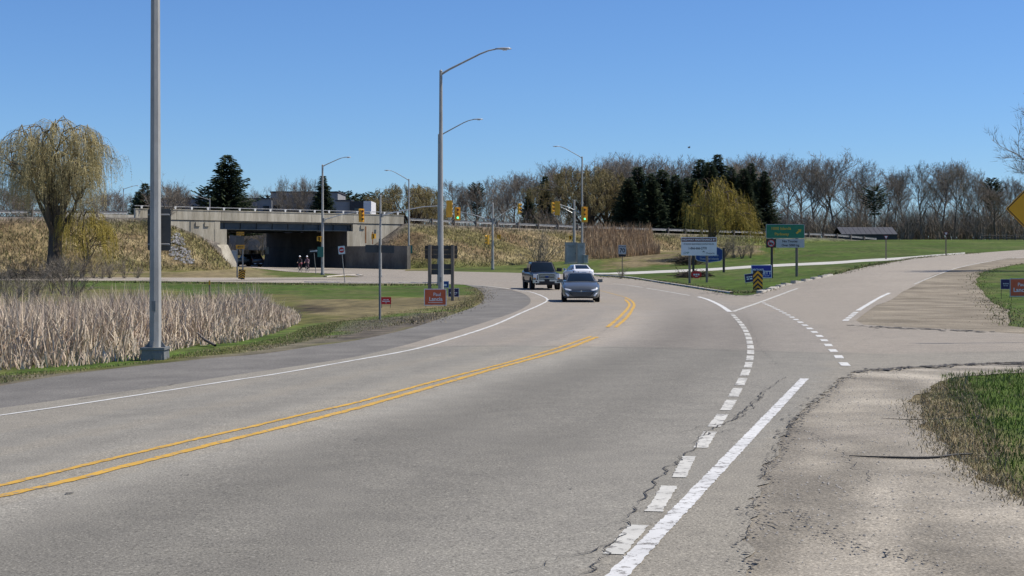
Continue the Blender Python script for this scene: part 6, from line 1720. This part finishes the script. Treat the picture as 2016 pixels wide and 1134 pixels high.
def wheel(t, x, y, r, w, spokes=5):
    sgn = 1 if x > 0 else -1
    b = B(); prof = [(-w / 2, r * .68), (-w / 2, r * .93), (-w * .36, r), (w * .36, r), (w / 2, r * .93), (w / 2, r * .68)]; n = 24; vs = []
    for px_, rr in prof:
        for k in range(n): a = 2 * PI * k / n; vs.append((x + px_, y + rr * math.cos(a), r + rr * math.sin(a)))
    b.add(vs, [(i * n + k, i * n + (k + 1) % n, (i + 1) * n + (k + 1) % n, (i + 1) * n + k) for i in range(len(prof) - 1) for k in range(n)]); o = b.build('wheel', M_tyre, t, True)
    b = B(); xo = x + sgn * w * .38
    b.disc((x + sgn * w * .1, y, r), (1, 0, 0), r * .69, w * .3, 20); b.build('hub', M_trim, o)
    b = B(); b.disc((xo, y, r), (1, 0, 0), r * .16, .05, 10)
    for k in range(spokes):
        a = 2 * PI * k / spokes; b.box((xo, y + math.cos(a) * r * .4, r + math.sin(a) * r * .4), (.04, r * .6, r * .15), Matrix.Rotation(a, 3, 'X'))
    n = 20; vs = [(xo + dx, y + rr * math.cos(2 * PI * k / n), r + rr * math.sin(2 * PI * k / n)) for dx, rr in ((.02, r * .62), (.02, r * .7)) for k in range(n)]
    b.add(vs, [(k, (k + 1) % n, n + (k + 1) % n, n + k) for k in range(n)]); b.build('rim', M_rim, o)
    return o

def arch(t, x, y, r, m=M_under):
    b = B(); b.disc((x, y, r), (1, 0, 0), r * 1.16, .05, 24); return b.build('wheel_arch', m, t)

def cabin(t, c, m, glass=M_glass):
    """greenhouse shell plus glass panes. c: dict of points (half x, y, z)"""
    def q(k, s_): x, y, z = c[k]; return Vector((x * s_, y, z))
    sh = B(); bl = .10
    fb = (Vector((0, bl, .02)))
    sh.patch(q('wb', -1), q('wb', 1), q('rf', 1), q('rf', -1), fb, 10, 5)
    sh.patch(q('rf', -1), q('rf', 1), q('rr', 1), q('rr', -1), (0, 0, .045), 10, 6)
    sh.patch(q('rr', -1), q('rr', 1), q('bb', 1), q('bb', -1), (0, -.07, .01), 10, 5)
    for s_ in (-1, 1):
        sh.patch(q('wb', s_), q('rf', s_), q('rr', s_), q('bb', s_), (s_ * .05, 0, 0), 8, 4)
    o = sh.build('cabin', m, t, True)
    g = B(); g.patch(q('wb', -1), q('wb', 1), q('rf', 1), q('rf', -1), fb, 10, 5, (.045, .955), (.04, .90), -.014); g.build('windscreen', glass, t, True, fix=False)
    g = B(); g.patch(q('bb', 1), q('bb', -1), q('rr', -1), q('rr', 1), (0, -.07, .01), 10, 5, (.08, .92), (.08, .90), -.014); g.build('rear_window', glass, t, True, fix=False)
    for s_ in (-1, 1):
        a, b_, c_, d = q('sf', s_), q('sr', s_), q('tr', s_), q('tf', s_)
        for (u0, u1) in ((.0, .49), (.52, 1.0)):
            g = B(); off = Vector((s_ * .052, 0, 0)); g.patch(a + off, b_ + off, c_ + off, d + off, (0, 0, 0), 5, 3, (u0, u1), (.04, .96)); g.build('side_window', glass, t, True, fix=False)
    return o
def mirror(t, x, y, z, m, big=1.0):
    s_ = 1 if x > 0 else -1
    b = B(); b.box((x + s_ * .13 * big, y, z + .04 * big), (.23 * big, .12 * big, .16 * big), bev=.03); b.box((x - s_ * .06, y, z - .01), (.26, .05, .05)); o = b.build('mirror', m, t)
    b = B(); b.box((x + s_ * .13 * big, y - .062 * big, z + .04 * big), (.18 * big, .006, .12 * big)); b.build('mirror_glass', M_chrome, o)

def xz_poly(t, nm, pts, y, m, th=.02, both=True):
    """flat shapes on the front/rear face given as right half, mirrored"""
    for s_ in ((1, -1) if both else (1,)):
        b = B(); b.prism([(s_ * x, z) for x, z in pts], y - th, y + th); b.build(nm, m, t)
def curved_shape(t, nm, pts, yfun, m, off=.012, both=True):
    """polygon on the curved nose: y from yfun(x, z)"""
    for s_ in ((1, -1) if both else (1,)):
        b = B(); n = len(pts)
        vs = [(s_ * x, yfun(abs(x), z) + off, z) for x, z in pts] + [(s_ * x, yfun(abs(x), z) - .1, z) for x, z in pts]
        b.add(vs, [tuple(range(n)), tuple(range(2 * n - 1, n - 1, -1))] + [(i, n + i, n + (i + 1) % n, (i + 1) % n) for i in range(n)]); b.build(nm, m, t)

def sedan(loc, heading, label, m, grille=True, name='sedan_car'):
    rz = math.atan2(-heading[0], heading[1]); t = thing(name, loc, rz, label, 'car')
    tab = [(-2.46, .70, .34, .80, .90, .03), (-2.40, .80, .27, .84, .97, .03), (-2.2, .87, .22, .88, 1.03, .03), (-1.75, .915, .19, .90, 1.04, .03), (-.8, .925, .18, .90, .98, .03), (.3, .925, .18, .88, .96, .03), (1.0, .925, .18, .86, .97, .04),
           (1.5, .92, .18, .82, .92, .05), (1.9, .905, .18, .77, .86, .05), (2.15, .875, .19, .72, .80, .045), (2.32, .83, .20, .66, .74, .04), (2.42, .76, .21, .58, .66, .03), (2.47, .66, .26, .50, .56, .02)]
    car_body(t, tab, m)
    cabin(t, dict(wb=(.74, 1.02, .99), rf=(.555, .22, 1.40), rr=(.54, -1.05, 1.40), bb=(.69, -1.95, 1.04), sf=(.775, .78, 1.0), sr=(.765, -1.35, 1.03), tr=(.60, -.95, 1.335), tf=(.60, .20, 1.335)), m)
    for x in (-.80, .80):
        for y in (1.42, -1.40): wheel(t, x, y, .335, .225); arch(t, math.copysign(.895, x), y, .335)
    b = B(); b.box((0, 0, .26), (1.5, 4.2, .12)); b.build('underbody', M_under, t)
    for s_ in (-1, 1): mirror(t, s_ * .86, .72, .99, m)
    yf = lambda x, z: min(float(np.interp(z, [.2, .26, .45, .55, .64, .72, .80], [2.42, 2.475, 2.48, 2.48, 2.43, 2.33, 2.15])), float(np.interp(x, [.58, .66, .76, .83, .875], [2.48, 2.47, 2.42, 2.32, 2.15]))) + .006
    # lower mouth, upper slit, lamps
    curved_shape(t, 'grille', [(0, .27), (.40, .29), (.53, .38), (.62, .515), (.50, .53), (0, .50)], yf, M_trim, .014)
    for k in range(5):
        z = .315 + k * .042; wd = .42 + k * .035
        curved_shape(t, 'grille_bar', [(0, z), (wd, z + .004), (wd, z + .016), (0, z + .012)], yf, M_poledk, .022)
    curved_shape(t, 'grille_slot', [(0, .565), (.46, .575), (.56, .605), (.46, .615), (0, .605)], yf, M_trim, .012)
    curved_shape(t, 'chrome_strip', [(0, .535), (.60, .545), (.66, .58), (.64, .585), (.56, .56), (0, .553)], yf, M_chrome, .018)
    curved_shape(t, 'headlight', [(.46, .60), (.56, .572), (.76, .60), (.82, .69), (.68, .67)], yf, M_hlamp, .03)
    curved_shape(t, 'fog_light', [(.58, .335), (.66, .285), (.745, .40), (.80, .48), (.69, .435)], yf, M_hlamp, .035)
    curved_shape(t, 'lower_intake', [(0, .215), (.62, .225), (.60, .255), (0, .245)], yf, M_trim, .02)
    b = B(); b.disc((0, yf(0, .56) + .02, .545), (0, 1, 0), .05, .02, 4); b.build('badge', M_chrome, t)
    # tail
    yr = lambda x, z: -(float(np.interp(z, [.3, .5, .75, .9, 1.0], [2.45, 2.47, 2.47, 2.45, 2.40])) - max(0, x - .45) ** 2 * .75)
    for s_ in (-1, 1):
        b = B(); pts = [(.42, .80), (.84, .79), (.86, .90), (.5, .92)]; vs = [(s_ * x, yr(x, z) - .02, z) for x, z in pts] + [(s_ * x, yr(x, z) + .12, z) for x, z in pts]
        b.add(vs, [(0, 1, 2, 3), (7, 6, 5, 4), (0, 4, 5, 1), (1, 5, 6, 2), (2, 6, 7, 3), (3, 7, 4, 0)]); b.build('tail_light', M_tlamp, t)
    b = B(); b.box((0, -2.475, .78), (.34, .02, .14)); b.build('licence_plate', M_plate, t)
    b = B(); b.box((0, -2.45, .40), (1.2, .06, .12), bev=.02); b.build('rear_valance', M_trim, t)
    # cabin silhouettes behind glass
    for s_ in (-.37, .37): b = B(); b.box((s_, .05, 1.0), (.42, .16, .5), bev=.05); b.box((s_, .03, 1.28), (.22, .10, .16), bev=.03); b.build('seat', M_seat, t)
    for s_ in (-1, 1):
        b = B()
        for y in (.35, -.62): b.box((s_ * .935, y, .86), (.02, .18, .03))
        b.build('door_handle', m, t)
    return t

def pickup(loc, heading, label):
    rz = math.atan2(-heading[0], heading[1]); t = thing('pickup_truck', loc, rz, label, 'truck'); m = paint('black_truck_paint', (.008, .009, .011), .35, 0)
    mside = paint('dusty_black_paint', (.03, .026, .023), .5, .1)
    tab = [(-2.95, .93, .55, 1.10, 1.28, .0), (-2.88, .98, .46, 1.12, 1.32, .0), (-1.2, 1.0, .44, 1.12, 1.33, .0), (-1.15, 1.0, .44, 1.10, 1.18, .02), (.9, 1.0, .44, 1.08, 1.16, .03), (1.2, 1.0, .46, 1.06, 1.18, .05), (2.0, .995, .48, 1.03, 1.15, .06), (2.6, .975, .50, 1.0, 1.10, .05), (2.82, .94, .52, .97, 1.05, .04), (2.90, .88, .56, .90, 1.0, .02)]
    car_body(t, tab, m)
    cabin(t, dict(wb=(.86, 1.28, 1.18), rf=(.70, .52, 1.86), rr=(.70, -1.0, 1.86), bb=(.80, -1.16, 1.20), sf=(.885, 1.05, 1.20), sr=(.885, -1.02, 1.20), tr=(.735, -.96, 1.77), tf=(.735, .48, 1.77)), m)
    for x in (-.84, .84):
        for y in (1.92, -1.72): wheel(t, x, y, .40, .27, 6); arch(t, math.copysign(.975, x), y, .40)
    b = B(); b.box((0, 0, .50), (1.5, 5.2, .16)); b.build('underbody', M_under, t)
    for s_ in (-1, 1): mirror(t, s_ * .95, 1.0, 1.27, M_trim, 1.5)
    for s_ in (-1, 1): b = B(); b.box((s_ * 1.0, .1, .52), (.1, 3.0, .07), bev=.02); b.build('running_board', M_trim, t)
    yn = 2.93
    b = B(); b.box((0, yn, .86), (1.12, .10, .44), bev=.03); gr = b.build('grille', M_trim, t)
    b = B()
    for z, h in ((1.07, .055), (.66, .05)): b.box((0, yn + .05, z), (1.16, .06, h), bev=.01)
    for s_ in (-1, 1): b.box((s_ * .56, yn + .05, .865), (.07, .06, .44), bev=.01)
    b.build('grille_surround', M_chrome, gr)
    for z in (.97, .865, .76): b = B(); b.box((0, yn + .065, z), (1.02, .05, .036), bev=.01); b.build('grille_bar', M_chrome, gr)
    b = B(); b.disc((0, yn + .10, .87), (0, 1, 0), .12, .03, 20); eb = b.build('badge', M_dkblue, gr); eb.scale = (1.0, 1.0, .5); eb.location.z = .435
    for s_ in (-1, 1):
        b = B(); b.box((s_ * .765, yn - .03, .88), (.30, .14, .36), bev=.05); b.build('headlight', M_hlamp, t)
        b = B(); b.box((s_ * .80, yn + .00, .76), (.2, .1, .1), bev=.03); b.build('indicator', mat('amber_lens', (.5, .2, .03), rough=.2), t)
    b = B(); b.box((0, yn + .05, .56), (1.90, .20, .22), bev=.08); bp = b.build('bumper', M_chrome, t)
    b = B(); b.box((0, yn + .155, .50), (1.05, .02, .13), bev=.004); b.build('air_slot', M_trim, bp)
    b = B(); b.box((0, yn + .165, .60), (.34, .015, .16)); b.build('licence_plate', M_trim, bp)
    for s_ in (-1, 1): b = B(); b.disc((s_ * .72, yn + .155, .56), (0, 1, 0), .055, .02, 12); b.build('fog_light', M_trim, bp)
    b = B(); b.box((0, yn - .05, .40), (1.5, .2, .16), bev=.04); b.build('air_dam', M_trim, t)
    b = B(); b.box((-.15, .0, 1.925), (.9, .12, .05), bev=.02); b.tube([(.5, .4, 1.88), (.5, .36, 2.12)], .008, 5); b.build('roof_marker', M_trim, t)
    for s_ in (-.42, .42): b = B(); b.box((s_, .2, 1.25), (.5, .16, .6), bev=.05); b.box((s_, .18, 1.6), (.26, .1, .2), bev=.03); b.build('seat', M_seat, t)
    return t

def suv(loc, heading, label, m):
    rz = math.atan2(-heading[0], heading[1]); t = thing('suv_car', loc, rz, label, 'car')
    tab = [(-2.35, .78, .40, .95, 1.05, .0), (-2.28, .88, .32, 1.0, 1.12, .0), (-1.8, .94, .28, 1.0, 1.1, .02), (1.0, .94, .28, .98, 1.08, .03), (1.8, .92, .30, .92, 1.02, .05), (2.25, .85, .32, .82, .92, .04), (2.36, .74, .36, .70, .8, .02)]
    car_body(t, tab, m)
    cabin(t, dict(wb=(.80, 1.15, 1.08), rf=(.66, .45, 1.68), rr=(.66, -1.85, 1.68), bb=(.78, -2.25, 1.12), sf=(.82, .92, 1.1), sr=(.82, -1.95, 1.1), tr=(.69, -1.75, 1.6), tf=(.69, .42, 1.6)), m)
    for x in (-.81, .81):
        for y in (1.45, -1.42): wheel(t, x, y, .37, .24); arch(t, math.copysign(.91, x), y, .37)
    for s_ in (-1, 1):
        mirror(t, s_ * .92, .85, 1.12, m); b = B(); b.box((s_ * .76, -2.30, .98), (.22, .1, .34), bev=.03); b.build('tail_light', M_tlamp, t)
        b = B(); b.box((s_ * .66, 2.24, .78), (.34, .14, .14), bev=.03); b.build('headlight', M_hlamp, t); b = B(); b.box((s_ * .42, -2.37, .46), (.34, .04, .10), bev=.01); b.build('bumper_plate', M_plate, t)
    b = B(); b.box((0, -2.33, .5), (1.5, .1, .2), bev=.04); b.build('bumper', M_trim, t)
    return t

def gz(px, py, dz=.025): return G(px, py, dz)
sedan(gz(1142, 593.5), (-.02, -1), 'blue grey sedan with headlights facing, ahead of the black pickup', paint('blue_grey_paint', (.125, .138, .145), .28, .45))
pk = gz(1066, 571); pickup(pk + Vector((0, 2.2, .01)), (.115, -.993), 'black pickup truck with chrome grille and bumper on the bend')
wc = W(1138, 563, 121); sedan(onG(wc.x, 121, .025), (-.15, .99), 'white car seen from behind passing the black pickup', paint('white_paint', (.75, .76, .78), .3, 0), name='white_car')
sv = hw(-18.6, -8.5); suv(onG(sv[0], sv[1], .035), (-HN[0], -HN[1]), 'dark suv driving through the underpass', paint('dark_suv_paint', (.012, .013, .017), .3, .2))

# cyclists
def skin_mesh(name, verts, edges, rads, m, parent, root=0):
    me = bpy.data.meshes.new(name); me.from_pydata(verts, edges, []); o = bpy.data.objects.new('tmp', me); COL.objects.link(o)
    o.modifiers.new('s', 'SKIN'); sv_ = me.skin_vertices[0].data
    for i, r_ in enumerate(rads): sv_[i].radius = (r_, r_)
    sv_[root].use_root = True
    ss = o.modifiers.new('u', 'SUBSURF'); ss.levels = 1; ss.render_levels = 1
    dg = bpy.context.evaluated_depsgraph_get(); out = bpy.data.meshes.new_from_object(o.evaluated_get(dg)); bpy.data.objects.remove(o, do_unlink=True)
    out.name = name; out.materials.clear(); out.materials.append(m); out.polygons.foreach_set('use_smooth', [True] * len(out.polygons))
    return link(bpy.data.objects.new(name, out), parent)
M_skin = mat('skin', (.48, .27, .19), rough=.6)
M_helm = mat('white_helmet', (.75, .75, .74), rough=.35)
M_hair = mat('dark_hair', (.03, .02, .015), rough=.8)
def bicycle(loc, rz, label, m):
    t = thing('bicycle', loc, rz, label, 'bicycle', 'bicycles')
    for y in (-.50, .52):
        b = B(); n = 24; b.tube([(0, y + .335 * math.cos(2 * PI * k / n), .34 + .335 * math.sin(2 * PI * k / n)) for k in range(n + 1)], .016, 6, False); w_ = b.build('wheel', M_tyre, t)
        b = B()
        for k in range(8): a = PI * k / 8; b.tube([(0, y - .32 * math.cos(a), .34 - .32 * math.sin(a)), (0, y + .32 * math.cos(a), .34 + .32 * math.sin(a))], .003, 3)
        b.tube([(-.05, y, .34), (.05, y, .34)], .02, 6); b.build('spokes', M_rim, w_)
    b = B(); bbk = (0, -.06, .29); seat = (0, -.22, .84); head = (0, .38, .82)
    for a, c in ((bbk, seat), (seat, head), (bbk, (0, .41, .70)), ((0, -.5, .34), bbk), ((0, -.5, .34), seat), ((0, .36, .90), (0, .52, .34))): b.tube([a, c], .019, 6)
    b.build('frame', m, t)
    b = B(); b.tube([(-.21, .46, .93), (-.2, .40, .98), (0, .37, .98), (.2, .40, .98), (.21, .46, .93)], .015, 6); b.build('handlebar', M_black, t)
    b = B(); b.box((0, -.25, .92), (.14, .26, .05), bev=.03); b.tube([(0, -.22, .82), (0, -.24, .9)], .015, 6); b.build('saddle', M_black, t)
    b = B(); b.tube([(-.09, -.06, .29), (.09, -.06, .29)], .012, 6); b.tube([(.09, -.06, .29), (.09, .06, .18)], .01, 5); b.tube([(-.09, -.06, .29), (-.09, -.18, .40)], .01, 5); b.disc((.05, -.06, .29), (1, 0, 0), .09, .008, 16); b.box((.14, .06, .17), (.1, .08, .02)); b.box((-.14, -.18, .41), (.1, .08, .02)); b.build('crank', M_rim, t)
    return t
def rider(loc, rz, label, mtop, mleg):
    t = thing('person', loc, rz, label, 'person', 'cyclists')
    # one continuous body: pelvis, spine, neck, arms to the handlebar, legs to the pedals
    V = [(0, -.24, 1.0), (0, -.14, 1.16), (0, .0, 1.34), (0, .07, 1.44), (0, .13, 1.55)]; E = [(0, 1), (1, 2), (2, 3), (3, 4)]; Rr = [.145, .135, .15, .075, .06]
    for s_, knee, foot in ((1, (.12, .16, .66), (.13, .04, .24)), (-1, (-.12, .18, .86), (-.13, -.18, .47))):
        k = len(V); V += [(s_ * .17, .04, 1.38), (s_ * .23, .16, 1.17), (s_ * .205, .39, 1.02)]; E += [(2, k), (k, k + 1), (k + 1, k + 2)]; Rr += [.07, .05, .038]
        k = len(V); V += [(s_ * .10, -.20, .95), knee, foot, (foot[0], foot[1] + .13, foot[2] - .03)]; E += [(0, k), (k, k + 1), (k + 1, k + 2), (k + 2, k + 3)]; Rr += [.105, .07, .045, .04]
    body = skin_mesh('body', V, E, Rr, mtop, t)
    # clothing on the legs, head and hands
    for s_, knee, foot in ((1, (.12, .16, .66), (.13, .04, .24)), (-1, (-.12, .18, .86), (-.13, -.18, .47))):
        b = B(); kn = Vector(knee); hp = Vector((s_ * .10, -.20, .96)); b.tube([hp, hp.lerp(kn, .5), kn], [.118, .102, .082], 10); b.build('shorts', mleg, t, True)
        b = B(); f_ = Vector(foot); b.box((f_.x, f_.y + .06, f_.z - .03), (.10, .27, .09), bev=.03); b.build('shoe', M_black, t)
        b = B(); h0 = Vector((s_ * .205, .40, 1.015)); b.box(h0, (.075, .09, .05), bev=.02)
        for j in range(4): b.tube([h0 + Vector((-.03 + .02 * j, .04, .01)), h0 + Vector((-.03 + .02 * j, .075, -.005 - .004 * (j % 2))), h0 + Vector((-.03 + .02 * j, .07, -.045))], [.0095, .009, .007], 5)
        b.tube([h0 + Vector((-s_ * .035, -.01, .0)), h0 + Vector((-s_ * .06, .025, -.01)), h0 + Vector((-s_ * .05, .05, -.03))], [.011, .01, .008], 5); b.build('hand', M_skin, t, True)
    hc = Vector((0, .175, 1.66)); b = B(); n = 10; rings = []
    for i in range(9):
        f = -1 + 2 * i / 8; rr = math.sqrt(max(0, 1 - f * f)); w_ = .078 * rr * (1 - .12 * max(0, -f)); dp = .098 * rr
        rings.append([(hc.x + w_ * math.cos(a), hc.y + dp * math.sin(a) * (1.0 if math.sin(a) > 0 else .95), hc.z + f * .125) for a in [2 * PI * k / n for k in range(n)]])
    b.add([v for r_ in rings for v in r_], [(i * n + k, i * n + (k + 1) % n, (i + 1) * n + (k + 1) % n, (i + 1) * n + k) for i in range(8) for k in range(n)])
    b.tube([hc + Vector((0, .09, .03)), hc + Vector((0, .115, -.02)), hc + Vector((0, .10, -.03))], [.012, .016, .01], 6)
    for s_ in (-1, 1): b.box(hc + Vector((s_ * .08, .0, 0)), (.02, .03, .06), bev=.008)
    hd = b.build('head', M_skin, t, True)
    b = B()
    for s_ in (-1, 1): b.disc(hc + Vector((s_ * .032, .094, .01)), (0, 1, 0), .012, .01, 8)
    b.box(hc + Vector((0, .092, -.06)), (.045, .01, .01)); b.build('face_features', M_hair, hd)
    b = B(); n = 12; rings = []
    for i in range(6):
        a0 = i / 5 * PI / 2; rr = math.cos(a0); rings.append([(hc.x + .115 * rr * math.cos(a), hc.y + .155 * rr * math.sin(a) - .01, hc.z + .035 + .125 * math.sin(a0)) for a in [2 * PI * k / n for k in range(n)]])
    b.add([v for r_ in rings for v in r_], [(i * n + k, i * n + (k + 1) % n, (i + 1) * n + (k + 1) % n, (i + 1) * n + k) for i in range(5) for k in range(n)]); b.build('helmet', M_helm, t, True)
    return t
for px, mt, ml, lbt, lbb in ((591, mat('dark_jersey', (.03, .022, .03), rough=.8), mat('pink_black_shorts', (.16, .03, .05), rough=.8), 'cyclist in dark jersey with white helmet riding from the underpass', 'bicycle ridden by the cyclist in the dark jersey'),
                             (605, mat('pale_purple_jersey', (.20, .12, .15), rough=.8), mat('black_shorts', (.015, .014, .017), rough=.8), 'cyclist in pale purple jersey with white helmet beside the one way sign', 'bicycle ridden by the cyclist in the pale purple jersey')):
    g = G(px, 535.5, .03); rz = PI - .12; bicycle(g, rz, lbb, M_maroon if px < 600 else M_black); rider(g, rz, lbt, mt, ml)
